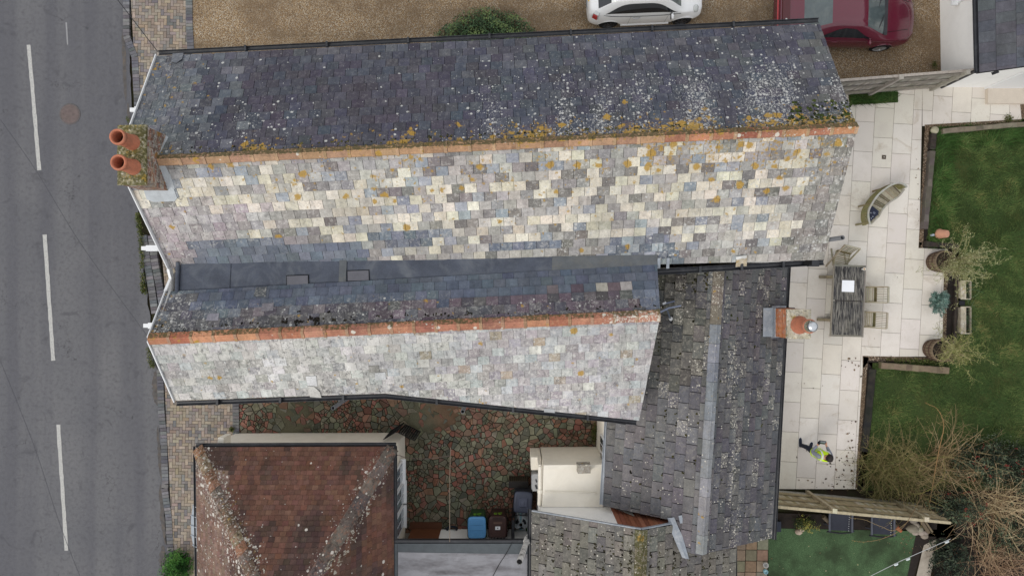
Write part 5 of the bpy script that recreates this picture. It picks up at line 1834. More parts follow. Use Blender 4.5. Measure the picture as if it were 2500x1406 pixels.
def white_extra(root, full, NS, body):
    def on(u, q):      # point on the near (-y) side of the shell, station u, ring q (0..6)
        i = min(len(full) - 1, int(round(u * NS))); return full[i][int(round(q * 8))]
    for s in (1, -1):
        def P(u, q, o=0.0):
            p = on(u, q).copy(); p.y -= o
            return Vector((p.x, p.y * s, p.z))
        mb = MB()      # tail lamp
        c = Vector((-1.60, -.725 * s, .86)); mb.box(tuple(c), (.17, .12, .20), R(-30 * s), taper=.8); mb.box(tuple(c + Vector((.02, .03 * s, .01))), (.22, .12, .25), R(-30 * s), 1, taper=.75)
        sub(mb, "tail_light", [m_redlamp, m_lens], root)
        mb = MB(); mb.lathe([(.115, 0), (.11, .03), (.06, .055), (0, .06)], (1.50, -.57 * s, .70), 18, 0, mat=Matrix.Rotation(R(38), 4, 'Y') @ Matrix.Rotation(R(18 * s), 4, 'X')); sub(mb, "headlight", m_lens, root)
        mb = MB()
        mb.lathe([(0, -.10), (.055, -.08), (.085, -.02), (.08, .04), (.05, .075), (0, .085)], (.70, -.90 * s, .98), 14, 0, mat=Matrix.Rotation(R(90), 4, 'X') @ Matrix.Scale(.62, 4, (1, 0, 0)))
        mb.bar((.70, -.76 * s, .92), (.70, -.86 * s, .95), .05, .03, 1); mb.box((.655, -.905 * s, .98), (.012, .14, .10), 0, 1)
        sub(mb, "wing_mirror", [m_wpaint, m_black], root)
        mb = MB(); y = -.825 * s; mb.tube([(-.46, y + .02 * s, .80), (-.42, y - .012 * s, .80), (-.28, y - .012 * s, .80), (-.24, y + .02 * s, .80)], .018, 8); sub(mb, "door_handle", m_chrome, root)
        mb = MB()
        for (z_, h_) in ((.885, .012), (.855, .006)):
            pts = [Vector((x, -(w + .004) * s, z_ + dz)) for x, w, dz in ((-1.35, .742, .03), (-1.1, .772, .01), (-.6, .795, 0), (0, .80, 0), (.5, .795, 0), (1.0, .765, .005))]
            for a, b in zip(pts, pts[1:]):
                mb.bar(a, b, .008, h_)
        sub(mb, "stripe", m_stripe, root)
        mb = MB()
        for x in (-.52, .62):
            mb = MB(); mb.bar((x, -.80 * s, .85), (x - .03, -.826 * s, .35), .006, .006); sub(mb, "door_seam", m_stripe, root)
        mb = MB(); mb.bar((-.75, -.80 * s, .235), (.75, -.80 * s, .235), .05, .05); sub(mb, "sill", m_wpaint, root)
    mb = MB(); mb.box((-1.775, 0, .60), (.03, .6, .14)); 
    mb.box((-1.74, 0, .74), (.05, .52, .15), mat=Matrix.Translation((-1.745, 0, .80)) @ Matrix.Rotation(R(-28), 4, 'Y'))
    for k in range(6):
        mb.box((0, 0, 0), (.02, .045, .08), 0, 1, mat=Matrix.Translation((-1.775, -.19 + k * .075, .815)) @ Matrix.Rotation(R(-28), 4, 'Y'))
    sub(mb, "number_plate", [m_yellow, m_black], root)
    mb = MB(); mb.tube([(-1.70, -.66, .58), (-1.80, -.3, .58), (-1.805, 0, .58), (-1.80, .3, .58), (-1.70, .66, .58)], .03, 8); sub(mb, "bumper_strip", m_stripe, root)
ws = [(-1.80, .34, .52, .62, .50, .70, .42), (-1.74, .26, .70, .80, .64, .92, .54), (-1.52, .22, .80, .90, .72, 1.06, .60), (-1.10, .20, .815, .93, .75, 1.36, .56), (-.60, .19, .815, .93, .76, 1.46, .57), (.10, .19, .815, .92, .76, 1.475, .575), (.55, .19, .815, .91, .76, 1.36, .565), (1.02, .20, .81, .88, .74, .98, .62), (1.40, .22, .78, .74, .66, .82, .50), (1.68, .27, .66, .60, .56, .68, .42), (1.75, .34, .50, .52, .44, .58, .34)]
car("hatchback_car", "small white two door hatchback with dark sunroof parked on the gravel", (4.10, 9.05, .05), R(2.6), ws, (-1.14, 1.16), .29, m_wpaint, m_cglass,
    dict(glass={"side1": (2.55, 6.75, 3.12, 3.84), "windscreen": (5.62, 6.9, 4.15, 6), "rear": (2.0, 2.85, 4.15, 6), "sunroof": (4.1, 5.4, 4.7, 6)}, crown=1, taper=(1.5, 2.0), spokes=7, spw=.035, rim=m_dalloy, extra=white_extra))

def red_extra(root, full, NS, body):
    for s in (1, -1):
        mb = MB(); mb.lathe([(0, -.11), (.06, -.08), (.085, 0), (.06, .07), (0, .09)], (.62, -.93 * s, .93), 14, 0, mat=Matrix.Rotation(R(90), 4, 'X') @ Matrix.Scale(.6, 4, (1, 0, 0))); mb.bar((.66, -.78 * s, .88), (.63, -.88 * s, .91), .05, .03, 0)
        sub(mb, "wing_mirror", m_rpaint, root)
        mb = MB(); mb.tube([(-.46, -.862 * s, .76), (-.36, -.872 * s, .76), (-.28, -.862 * s, .76)], .016, 8); sub(mb, "door_handle", m_rpaint, root)
        mb = MB()
        for x, x2 in ((-.52, -.62), (.70, .78)):
            mb = MB(); mb.bar((x, -.83 * s, .84), (x2, -.872 * s, .3), .008, .006); sub(mb, "door_seam", m_void, root)
        mb = MB()
        mb.bar((-1.7, -.80 * s, .72), (1.3, -.868 * s, .50), .008, .012); sub(mb, "door_seam", m_void, root)
        mb = MB(); mb.box((1.25, -.85 * s, .55), (.07, .02, .04)); sub(mb, "indicator", simple("amber", C(220, 110, 30), .3, .05, 4, 10, 0), root)
        for y in (.46, .66):
            mb = MB(); mb.lathe([(.055, 0), (.05, .02), (0, .03)], (1.83, -y * s, .56), 14, 0, mat=Matrix.Rotation(R(60), 4, 'Y')); sub(mb, "headlight", m_lens, root)
    mb = MB(); mb.box((0, 0, 0), (.10, 1.5, .07), mat=Matrix.Translation((-2.07, 0, .78)) @ Matrix.Rotation(R(-50), 4, 'Y')); sub(mb, "tail_light", m_redlamp, root)
    mb = MB(); mb.box((-1.93, 0, .965), (.24, 1.5, .05), taper=.92); mb.lathe([(.035, .985), (.03, 1.0), (0, 1.002)], (-1.93, -.30, 0), 12, 1); sub(mb, "spoiler", [simple("dark_red_trim", C(84, 22, 30), .35, .05, 3, 10, 0, coat=.5), m_lens], root)
    mb = MB(); mb.bar((1.02, .62, .965), (.78, .0, 1.045), .03, .02); mb.bar((1.05, -.1, .975), (.84, -.55, 1.0), .03, .02); mb.bar((1.1, -.68, .92), (1.12, .68, .92), .10, .03); sub(mb, "wiper", m_black, root)
    mb = MB()
    for s in (1, -1):
        mb.bar((1.08, -.60 * s, .90), (1.9, -.42 * s, .72), .01, .008)
    sub(mb, "bonnet_seam", m_void, root)
rs = [(-2.10, .40, .62, .70, .60, .80, .52), (-2.04, .30, .80, .80, .74, .92, .66), (-1.75, .22, .865, .86, .80, .965, .70), (-1.32, .19, .885, .87, .81, 1.02, .66), (-.62, .18, .89, .87, .81, 1.29, .555), (-.02, .18, .89, .865, .81, 1.315, .56), (.38, .18, .89, .86, .81, 1.24, .57), (1.08, .19, .885, .82, .80, .92, .68), (1.60, .20, .85, .74, .74, .80, .60), (1.98, .24, .74, .62, .60, .66, .48), (2.16, .32, .56, .52, .44, .56, .34)]
car("coupe_car", "dark red two door coupe half hidden behind the far roof corner", (10.22, 8.36, .05), R(-1.2), rs, (-1.28, 1.26), .30, m_rpaint, m_cglass,
    dict(glass={"side1": (3.55, 6.55, 3.12, 3.80), "windscreen": (6.08, 7.0, 4.15, 6), "rear": (2.85, 3.95, 4.2, 6)}, crown=1, taper=(1.2, 1.6), spokes=16, spw=.018, rim=m_alloy, extra=red_extra))
for o in list(COL.objects):
    if o.parent and o.parent.get("category") == "car" and o.name.startswith(("windscreen", "rear_window")) and o.parent.name.startswith("coupe"):
        o.data.materials[0] = m_wglass
    if o.parent and o.parent.name.startswith("hatch") and o.name.startswith("windscreen"):
        o.data.materials[0] = m_wglass

# ------------------------------------------------------------------ fences
random.seed(81)
def fence(name, label, a, b, h, posts, side, pal, railside, nb_w=.10):
    a, b = Vector((*a, 0)), Vector((*b, 0)); d = (b - a); L = d.length; d.normalize(); s = Vector((-d.y, d.x, 0)) * side
    root = thing(name, label, "fence", tuple(a))
    mb = MB(); t = 0
    while t < L - .02:
        w = nb_w * random.uniform(.9, 1.1); p = a + d * (t + w / 2)
        mb.box((p.x, p.y, .18 + (h - .2) / 2), (w - .006, .018, h - .22 + random.uniform(-.01, .01)), math.atan2(d.y, d.x) + R(4), 0, ck(random.choice(pal), 8)); t += w
    mb.build("boards", m_wood, root)
    mb = MB()
    for z in (.42, 1.0, 1.55):
        p, q = a + s * .05, b + s * .05; p.z = q.z = z; mb.bar(p, q, .05, .085, 0, ck(pal[0], 5))
    mb.build("rail", m_wood, root)
    mb = MB(); p, q = a + s * .01, b + s * .01; p.z = q.z = .09; mb.bar(p, q, .05, .18, 0, ck((168, 162, 150), 5)); mb.build("gravel_board", m_wood, root)
    mb = MB(); p, q = a + s * .01, b + s * .01; p.z = q.z = h; mb.bar(p, q, .075, .035, 0, ck(pal[1], 5)); mb.build("capping", m_wood, root)
    for t in posts:
        p = a + d * t + s * .07
        mb = MB(); mb.box((p.x, p.y, (h + .08) / 2), (.10, .10, h + .08), math.atan2(d.y, d.x), 0, ck(pal[1], 6)); mb.box((p.x, p.y, h + .09), (.13, .13, .02), math.atan2(d.y, d.x), 0, ck(pal[2], 5)); mb.build("post", m_wood, root)
    return root
m_wood = simple("weathered_wood", (1, 1, 1), .85, .25, 7, 50, .3, attr=True, streak=(18, 18, .8, .4, C(96, 88, 74)))
fence("timber_fence", "grey weathered timber fence running to the white rendered house", (8.9, 6.00), (13.5, 6.36), 1.75, (2.40, 4.36), -1, [(150, 144, 134), (170, 164, 154), (182, 177, 167), (142, 136, 126)], -1)
fence("timber_fence", "brown green timber fence between the patio and the turfed garden", (7.4, -6.34), (12.75, -6.83), 1.8, (1.95, 4.62), 1, [(166, 152, 118), (182, 170, 140), (196, 188, 164), (150, 136, 102)], 1)

# ------------------------------------------------------------------ patio furniture
random.seed(82)
m_teak = simple("grey_teak", (1, 1, 1), .85, .22, 9, 60, .25, attr=True, dirt=C(110, 112, 78), dirt_amt=.35)
TEAK = [(168, 158, 132), (156, 148, 122), (178, 170, 146), (148, 142, 118)]
tb = thing("garden_table", "long rectangular table with blackened weathered boards on the patio", "table", (10.28, -.40, .048))
cs = [W(2035, 645, .76), W(2115, 648, .76), W(2108, 823, .76), W(2026, 821, .76)]
u = (cs[1] - cs[0]); v = (cs[3] - cs[0])
mb = MB(); N = 9
for half in (0, 1):
    for i in range(N):
        for (s0, s1) in ((.008, .992),):
            t0, t1 = (.02, .495) if half == 0 else (.505, .98)
            P = [cs[0] + u * ((i + .04) / N * .94 + .03) + v * t0, cs[0] + u * ((i + .96) / N * .94 + .03) + v * t0, cs[0] + u * ((i + .96) / N * .94 + .03) + v * t1, cs[0] + u * ((i + .04) / N * .94 + .03) + v * t1]
            mb.prism([(p.x, p.y) for p in P], .735, .76 + random.uniform(-.001, .001), 0, ck(random.choice([(88, 86, 84), (98, 96, 92), (80, 80, 80)]), 5), bottom=True)
def dark_wood():
    t = NT("blackened_wood")
    a = t.noise(1.0, 5, .7, co=t.stretch(40, 2.2, 10)); b = t.noise(1.0, 5, .7, co=t.stretch(22, 3, 8))
    c = t.mix(t.rng(a, .42, .60, 0, 1), C(62, 62, 65), C(140, 136, 128))
    c = t.mix(t.rng(b, .47, .60, 0, .95), c, C(36, 36, 40))
    c = t.mix(t.rng(t.noise(1.6, 5, .7), .52, .7, 0, .6), c, C(134, 130, 118))
    c = t.mix(t.rng(t.noise(50, 3, .7), .66, .72, 0, .8), c, C(190, 186, 172))
    return t.done(c, .85, a, .3, .006)
m_dark = dark_wood()
mb.build("tabletop", m_dark, tb)
mb = MB()
for k0, k1 in ((0, 1), (2, 3)):
    a, b = cs[k0], cs[k1]; mb.bar(a + Vector((0, (-.03 if k0 == 0 else .03), -.012)), b + Vector((0, (-.03 if k0 == 0 else .03), -.012)), .055, .03, 0, ck((128, 124, 114), 5))
for k0, k1, o in ((1, 2, -.02), (3, 0, .02)):
    a, b = cs[k0], cs[k1]; mb.bar(a + Vector((o, 0, -.012)), b + Vector((o, 0, -.012)), .04, .032, 0, ck((138, 134, 122), 5))
mb.bar(cs[0] + v * .5 + u * .1 + Vector((0, 0, 0)), cs[0] + v * .5 + u * .9, .03, .012, 0, ck((50, 48, 46), 3))
mb.build("table_frame", m_teak, tb)
for t in (.17, .78):
    for x in (.12, .88):
        p = cs[0] + u * x + v * t; mb = MB(); mb.box((p.x, p.y, .40), (.08, .08, .68), 0, 0, ck(TEAK[1], 5)); mb.build("leg", m_teak, tb)
    a = cs[0] + v * t + u * .9; b = cs[0] + v * t + u * -.02; a.z = b.z = .10
    mb = MB(); mb.bar(a, b - Vector((.10, 0, 0)), .09, .07, 0, ck((150, 140, 116), 5)); mb.build("foot", m_teak, tb)

def chair(label, loc, rz, first=[None]):
    if first[0]:
        return dup(first[0], loc, rz, label)
    root = thing("garden_chair", label, "chair", loc, rz, group="teak folding chairs round the table", local=True)
    mb = MB()      # seat: slats across, chair faces -x; back at +x
    for i in range(9):
        x = -.22 + i * .054; mb.box((x, 0, .44 + .006 * math.cos(i)), (.030, .42, .018), 0, 0, ck(random.choice(TEAK), 8))
    sub(mb, "seat", m_teak, root)
    mb = MB()
    for s in (-1, 1):
        mb.bar((-.24, s * .215, .425), (.24, s * .215, .425), .03, .04, 0, ck(TEAK[1], 6))
    sub(mb, "seat_frame", m_teak, root)
    mb = MB()
    for i in range(8):
        y = -.185 + i * .053; mb.bar((.24, y, .50), (.37, y, .93), .018, .022, 0, ck(random.choice(TEAK), 8))
    sub(mb, "backrest", m_teak, root)
    mb = MB()
    mb.bar((.37, -.24, .945), (.37, .24, .945), .045, .05, 0, ck((172, 166, 148), 5)); sub(mb, "top_rail", m_teak, root); mb = MB(); mb.bar((.24, -.22, .50), (.24, .22, .50), .03, .04, 0, ck((118, 108, 72), 5)); mb.bar((.225, -.22, .455), (.225, .22, .455), .04, .04, 0, ck((108, 100, 66), 5))
    sub(mb, "back_frame", m_teak, root)
    for s in (-1, 1):
        mb = MB(); mb.bar((-.26, s * .24, .02), (.37, s * .24, .93), .032, .045, 0, ck(TEAK[0], 6)); sub(mb, "leg", m_teak, root)
        mb = MB(); mb.bar((.32, s * .21, .02), (-.22, s * .21, .44), .032, .045, 0, ck(TEAK[3], 6)); sub(mb, "leg", m_teak, root)
    return root
chair("slatted teak chair tucked under the table's long side beside the white sheet", (11.02, -.20, .048), R(-1))
chair("slatted teak chair tucked under the table's long side at the end nearer the fence", (10.98, -.97, .048), R(-3))
chair("slatted teak chair standing askew at the far end of the table by the gutter corner", (10.22, .88, .048), R(76))
mb = MB(); P = [W(2056, 684, .768), W(2086, 685, .768), W(2085, 713, .768), W(2055, 712, .768)]
mb.prism([(p.x, p.y) for p in P], .762, .768, bottom=True); tag(mb.build("paper_sheet", simple("white_paper", C(246, 249, 255), .6, .01, 3, 20, 0)), "square white sheet lying on the dark garden table", "sheet")
mg = thing("mug", "small white mug at the corner of the dark table", "mug", tuple(W(2107, 657, .762)), local=True)
mb = MB(); mb.lathe([(.035, 0), (.04, .05), (.043, .095), (.037, .095), (.034, .03), (0, .028)], (0, 0, 0), 16, 0, C(240, 238, 232)); mb.lathe([(.036, .07), (0, .07)], (0, 0, 0), 16, 0, C(196, 160, 120)); sub(mb, "cup", m_attr, mg)
mb = MB(); mb.tube([(-.04, 0, .08), (-.075, -.005, .07), (-.078, -.008, .04), (-.04, -.004, .025)], .008, 6, 0, C(236, 234, 228)); sub(mb, "handle", m_attr, mg)

# curved bench
bk = [W(x, y, .86) for x, y in ((2124, 548), (2120, 530), (2121, 513), (2129, 497), (2143, 477), (2160, 462), (2176, 452), (2193, 447), (2206, 450), (2214, 457))]
fr = [W(x, y, .44) for x, y in ((2127, 546), (2136, 537), (2146, 527), (2154, 512), (2164, 501), (2176, 491), (2188, 484), (2197, 476), (2202, 470), (2208, 462))]
bench = thing("garden_bench", "curved crescent shaped slatted teak bench standing alone on the patio", "bench", tuple(Vector((bk[5].x, bk[5].y, .048))))
def resample(P, n):
    out = spline_rows([list(p) for p in P], 8); pts = [Vector(p) for p in out]; L = [0]
    for a, b in zip(pts, pts[1:]):
        L.append(L[-1] + (b - a).length)
    res = []
    for k in range(n):
        t = L[-1] * k / (n - 1); i = 0
        while i < len(L) - 2 and L[i + 1] < t:
            i += 1
        res.append(pts[i].lerp(pts[i + 1], (t - L[i]) / max(1e-6, L[i + 1] - L[i])))
    return res
n = 31
B, Fq = resample(bk, n), resample(fr, n)
mb = MB()
for i in range(n - 1):
    b0, b1, f0_, f1_ = B[i].lerp(B[i + 1], .13), B[i].lerp(B[i + 1], .87), Fq[i].lerp(Fq[i + 1], .13), Fq[i].lerp(Fq[i + 1], .87)
    mb.prism([(b0.x, b0.y), (b1.x, b1.y), (f1_.x, f1_.y), (f0_.x, f0_.y)], .415, .44, 0, ck(random.choice([(176, 168, 142), (160, 150, 126), (186, 178, 154), (120, 110, 90), (168, 160, 136)]), 8), bottom=True)
mb.build("seat", m_teak, bench)
mb = MB()
for i in range(n - 1):
    mb.bar(Fq[i] + Vector((0, 0, -.02)), Fq[i + 1] + Vector((0, 0, -.02)), .05, .07, 0, ck((170, 166, 154), 3))
mb.build("seat_rail", m_teak, bench)
mb = MB()
for i in range(n - 1):
    mb.bar(B[i], B[i + 1], .05, .04, 0, ck((176, 175, 166), 4))
mb.build("top_rail", m_teak, bench)
for zz in (.60, .47):
    mb = MB()
    for i in range(n - 1):
        a, b = B[i].copy(), B[i + 1].copy(); a.z = b.z = zz; mb.bar(a, b, .035, .06, 0, ck((140, 134, 88), 4))
    mb.build("back_rail", m_teak, bench)
mb = MB()
for i in range(1, n * 2 - 1):
    p = B[i // 2].lerp(B[min(n - 1, i // 2 + 1)], .5 * (i % 2)); mb.box((p.x, p.y, .66), (.022, .022, .40), 0, 0, ck((150, 144, 98), 8))
mb.build("backrest", m_teak, bench)
for k in (1, 10, 20, 27):
    p = B[k]; mb = MB(); mb.box((p.x, p.y, .45), (.055, .055, .82), .3, 0, ck((140, 128, 96), 5)); mb.build("leg", m_teak, bench)
for k in (2, 15, 28):
    p = Fq[k]; mb = MB(); mb.box((p.x, p.y, .22), (.055, .055, .40), .3, 0, ck((140, 132, 108), 5)); mb.build("leg", m_teak, bench)
cool = thing("camera_bag", "small dark navy case with grey pads lying on the curved bench end", "bag", tuple(W(2130, 522, .445)))
mb = MB()
P = [W(2122, 510, .60), W(2130, 503, .60), W(2146, 516, .60), W(2144, 524, .60), (W(2126, 541, .60)), W(2121, 530, .60)]
mb.prism([(p.x, p.y) for p in P], .442, .59, 0, C(30, 36, 56)); mb.prism([(p.x * .9995 + .003, p.y + .001) for p in P], .59, .602, 0, C(36, 42, 64)); mb.build("case", m_attr, cool)
mb = MB()
for (x, y, s) in ((2134, 520, .075), (2126, 520, .04), (2131, 529, .035), (2127, 533, .035)):
    p = W(x, y, .605); mb.box(tuple(p), (s, s * .8, .012), R(-35), 0, C(*((104, 110, 130) if s > .05 else (150, 156, 168))))
mb.build("pad", m_attr, cool)

# ------------------------------------------------------------------ person flying the drone
def skin_fig(name, chains, mat, parent, sub_=2, root_i=0):
    verts, edges, rad, idx = [], [], [], {}
    for ch in chains:
        prev = None
        for p in ch:
            key = p[0]
            if key not in idx:
                idx[key] = len(verts); verts.append(p[1]); rad.append(p[2])
            if prev is not None:
                edges.append((prev, idx[key]))
            prev = idx[key]
    me = bpy.data.meshes.new(name); me.from_pydata(verts, edges, []); me.materials.append(mat)
    o = bpy.data.objects.new(name, me); COL.objects.link(o); o.parent = parent
    sk = o.modifiers.new("Skin", 'SKIN'); sk.use_smooth_shade = True
    for i, r in enumerate(rad):
        d = me.skin_vertices[0].data[i]; d.radius = r if isinstance(r, tuple) else (r, r); d.use_root = (i == root_i)
    ss = o.modifiers.new("Subdivision", 'SUBSURF'); ss.levels = ss.render_levels = sub_
    return o
pp = thing("person", "person in a yellow hi-vis vest standing on the patio looking down at a controller", "person", (9.27, -5.0, .048), R(-8), local=True)
m_skin = simple("skin", C(204, 150, 122), .6, .06, 10, 50, 0)
m_hair = simple("dark_hair", C(38, 30, 28), .6, .25, 30, 90, .3)
m_vest = simple("hivis_yellow", C(214, 255, 10), .6, .08, 12, 50, .1)
m_refl = simple("reflective_tape", C(226, 230, 226), .4, .05, 12, 50, 0)
m_sleeve = simple("grey_sleeve", C(138, 142, 158), .85, .12, 12, 70, .2)
m_navy = simple("navy_trousers", C(38, 44, 60), .9, .15, 12, 70, .2)
m_glove = simple("black_glove", C(24, 26, 30), .8, .1, 12, 70, .1)
V = Vector
J = dict(pel=V((0, 0, .95)), wai=V((0, .0, 1.08)), che=V((0, .0, 1.27)), nb=V((0, -.01, 1.43)), nk=V((0, .015, 1.50)), hd=V((0, .045, 1.58)), hc=V((0, .05, 1.66)), tp=V((0, .04, 1.735)), chin=V((0, .105, 1.55)),
         sl=V((-.185, -.01, 1.40)), el=V((-.285, .06, 1.13)), wl=V((-.125, .285, 1.10)), sr=V((.185, -.01, 1.40)), er=V((.275, .07, 1.13)), wr=V((.125, .30, 1.10)),
         hl=V((-.10, 0, .92)), kl=V((-.15, .06, .50)), al=V((-.165, .04, .09)), tl=V((-.185, .20, .035)), hr=V((.10, 0, .92)), kr=V((.13, .05, .50)), ar_=V((.15, -.04, .09)), tr=V((.185, .12, .035)))
def hand(s, w):
    "palm and five bent fingers closing on the controller"
    ch = []; d = V((-s * .25, .9, .05)).normalized()
    palm = w + d * .045
    ch.append([("w%d" % s, w, .026), ("p%d" % s, palm, (.036, .02))])
    for k in range(4):
        o = V((s * (.030 - k * .02), 0, .0)); L = (.036, .042, .039, .030)[k]
        a = palm + d * .03 + o; b = a + d * L * .7 + V((-s * .012, 0, -.012)); c = b + V((-s * .022, .004, -.012))
        ch.append([("p%d" % s, palm, (.036, .02)), ("f%d%d" % (s, k), a, .0098), ("g%d%d" % (s, k), b, .0092), ("h%d%d" % (s, k), c, .0082)])
    a = palm + V((-s * .032, -.005, .014)); b = a + V((-s * .018, .03, .012))
    ch.append([("p%d" % s, palm, (.036, .02)), ("t%d" % s, a, .0115), ("u%d" % s, b, .0095)])
    return ch
q = lambda k, r: (k, J[k], r)
spine = [q('pel', (.12, .085)), q('wai', (.11, .08)), q('che', (.13, .09)), q('nb', (.10, .07)), q('nk', .055), q('hd', (.072, .085)), q('hc', (.078, .098)), q('tp', (.05, .06))]
body = [spine, [q('hd', (.072, .085)), q('chin', .028)]]
for s, a in ((-1, 'l'), (1, 'r')):
    body.append([q('nb', (.10, .07)), q('s' + a, .045), q('e' + a, .036), ("w%d" % s, J['w' + a], .026)])
    body += hand(s, J['w' + a])
    kk = ('hl', 'kl', 'al', 'tl') if a == 'l' else ('hr', 'kr', 'ar_', 'tr')
    body.append([q('pel', (.12, .085)), q(kk[0], .06), q(kk[1], .045), q(kk[2], .03)])
pb = skin_fig("body", body, m_skin, pp)
mb = MB()      # face: nose, eyes, mouth, ears
hc = J['hd']
def el(mb, c, r, mi, n=8):
    mb.lathe([(r[0] * math.sin(t), -r[2] * math.cos(t)) for t in [k * math.pi / 6 for k in range(7)]], c, n, mi, sy=r[1] / r[0])
el(mb, hc + V((0, .108, .035)), (.012, .022, .022), 0)
for s in (-1, 1):
    el(mb, hc + V((s * .03, .088, .055)), (.012, .008, .008), 1); el(mb, hc + V((s * .085, -.005, .04)), (.012, .022, .034), 0)
el(mb, hc + V((0, .094, -.005)), (.022, .01, .006), 2)
sub(mb, "face", [m_skin, m_void, simple("lips", C(170, 96, 88), .6, .05, 10, 40, 0)], pp)
mb = MB()
rows = []
for i in range(9):
    th = i / 8 * 1.72
    rows.append([J['hc'] + V((.098 * math.sin(th) * math.cos(t), -.012 + .122 * math.sin(th) * math.sin(t), .016 + .105 * math.cos(th) - (.10 if math.sin(t) < .2 else -.0) * max(0, th - 1.2))) for t in [k * 2 * math.pi / 20 for k in range(20)]])
mb.grid(rows, 0, closed=True); sub(mb, "hair", m_hair, pp)
for s, a in ((-1, 'l'), (1, 'r')):
    skin_fig("sleeve", [[("z", J['s' + a] + V((-s * .07, 0, .015)), .085), ("a", J['s' + a] + V((-s * .0, 0, .0)), .08), ("b", J['s' + a].lerp(J['e' + a], .5), .066), ("c", J['e' + a], .058), ("d", J['e' + a].lerp(J['w' + a], .9), .044)]], m_sleeve, pp)
kl = [("pel", J['pel'] + V((0, 0, .02)), (.175, .125)), ]
skin_fig("trousers", [[("p", J['pel'] + V((0, 0, .06)), (.165, .12)), ("q", J['pel'] - V((0, 0, .03)), (.17, .125))], [("q", J['pel'], 0), ("hl", J['hl'] - V((0, 0, .08)), .105), ("kl", J['kl'], .078), ("al", J['al'] + V((0, 0, .10)), .066), ("am", J['al'] + V((0, 0, .0)), .062)], [("q", J['pel'], 0), ("hr", J['hr'] - V((0, 0, .08)), .105), ("kr", J['kr'], .078), ("ar", J['ar_'] + V((0, 0, .10)), .066), ("an", J['ar_'] + V((0, 0, .0)), .062)]], m_navy, pp)
for a, t_ in (('al', 'tl'), ('ar_', 'tr')):
    d = (J[t_] - J[a]); d.z = 0; d.normalize(); ang = math.atan2(d.y, d.x)
    base = J[a].copy(); base.z = 0
    mb = MB(); rows = []
    for (f, w, z0, z1) in ((-.075, .030, .022, .085), (-.06, .042, .022, .10), (0, .045, .022, .115), (.08, .05, .022, .085), (.15, .05, .022, .06), (.195, .034, .022, .045), (.21, .012, .022, .03)):
        c = base + d * f; n_ = V((-d.y, d.x, 0)); rows.append([c + n_ * (w * math.cos(t)) + V((0, 0, z0 + (z1 - z0) * max(0, math.sin(t)))) for t in [k * math.pi / 8 for k in range(9)]])
    mb.grid(rows, 0)
    so = []
    for (f, w) in ((-.085, .03), (-.06, .05), (.08, .057), (.16, .056), (.20, .04), (.218, .015)):
        so.append((f, w))
    ol = [base + d * f + V((-d.y, d.x, 0)) * w for f, w in so] + [base + d * f - V((-d.y, d.x, 0)) * w for f, w in reversed(so)]
    mb.prism([(p.x, p.y) for p in ol], 0.0, .024, 1, bottom=True)
    sub(mb, "shoe", [m_navy, m_upvc], pp)
# vest: shell round the torso with reflective bands
def ring(z, rx, ry, cy, n=28):
    return [V((rx * math.copysign(abs(math.cos(t)) ** .8, math.cos(t)), cy + ry * math.sin(t), z)) for t in [k * 2 * math.pi / n for k in range(n)]]
prof = [(.84, .205, .165, .0), (.92, .20, .16, .0), (1.04, .185, .145, .0), (1.15, .19, .145, .0), (1.28, .21, .15, .0), (1.38, .215, .135, -.005), (1.44, .175, .11, -.01), (1.485, .10, .085, .0)]
mb = MB(); rows = [ring(*q_) for q_ in spline_rows([list(p) for p in prof], 3)]
N_ = 28
b0 = len(mb.f); mb.grid(rows, 0, closed=True)
vest = sub(mb, "vest", m_vest, pp)
mb = MB()
def band(z0, z1, off=.006):
    for k in range(N_):
        pass
    R0 = []
    for z in (z0, (z0 + z1) / 2, z1):
        i = 0
        while i < len(prof) - 2 and prof[i + 1][0] < z:
            i += 1
        t = (z - prof[i][0]) / (prof[i + 1][0] - prof[i][0]); R0.append(ring(z, lerp(prof[i][1], prof[i + 1][1], t) + off, lerp(prof[i][2], prof[i + 1][2], t) + off, lerp(prof[i][3], prof[i + 1][3], t)))
    mb.grid(R0, 0, closed=True)
band(.95, 1.0); band(1.12, 1.17)
for s in (-1, 1):
    for fs in (-1, 1):
        pts = [V((s * .115, fs * .160, 1.15)), V((s * .118, fs * .158, 1.28)), V((s * .118, fs * .138, 1.385)), V((s * .112, fs * .06, 1.475))]
        for a, b in zip(pts, pts[1:]):
            mb.bar(a, b, .045, .008, 0, up=(0, fs, .4))
    mb.bar(V((s * .112, .06, 1.478)), V((s * .112, -.06, 1.478)), .055, .01)
sub(mb, "reflective_band", m_refl, vest)
skin_fig("glove", [[(k, p + V((0, 0, .001)), (r if not isinstance(r, tuple) else (r[0] * 1.12, r[1] * 1.3)) if isinstance(r, tuple) else r * 1.22) for k, p, r in ch] for ch in hand(-1, J['wl'])], m_glove, pp)
ct = thing("drone_controller", "grey and black remote controller with screen held in both hands", "controller", (9.27, -5.0, .048), R(-8), local=True)
mb = MB(); cM = Matrix.Translation((.0, .375, 1.105)) @ Matrix.Rotation(R(14), 4, 'X')
mb.box((0, 0, 0), (.20, .10, .035), mat=cM, col=C(52, 54, 58)); sub(mb, "case", m_attr, ct)
mb = MB(); mb.box((0, 0, 0), (.15, .065, .008), mat=cM @ Matrix.Translation((0, .012, .022)), col=C(120, 128, 134)); mb.box((0, 0, 0), (.14, .02, .004), mat=cM @ Matrix.Translation((0, -.012, .027)), col=C(62, 92, 66)); sub(mb, "screen", m_attr, ct)
for s in (-1, 1):
    mb = MB(); mb.lathe([(.008, .018), (.006, .035), (.011, .04), (0, .043)], (0, 0, 0), 10, 0, C(30, 30, 32), mat=cM @ Matrix.Translation((s * .085, -.01, 0))); sub(mb, "stick", m_attr, ct)
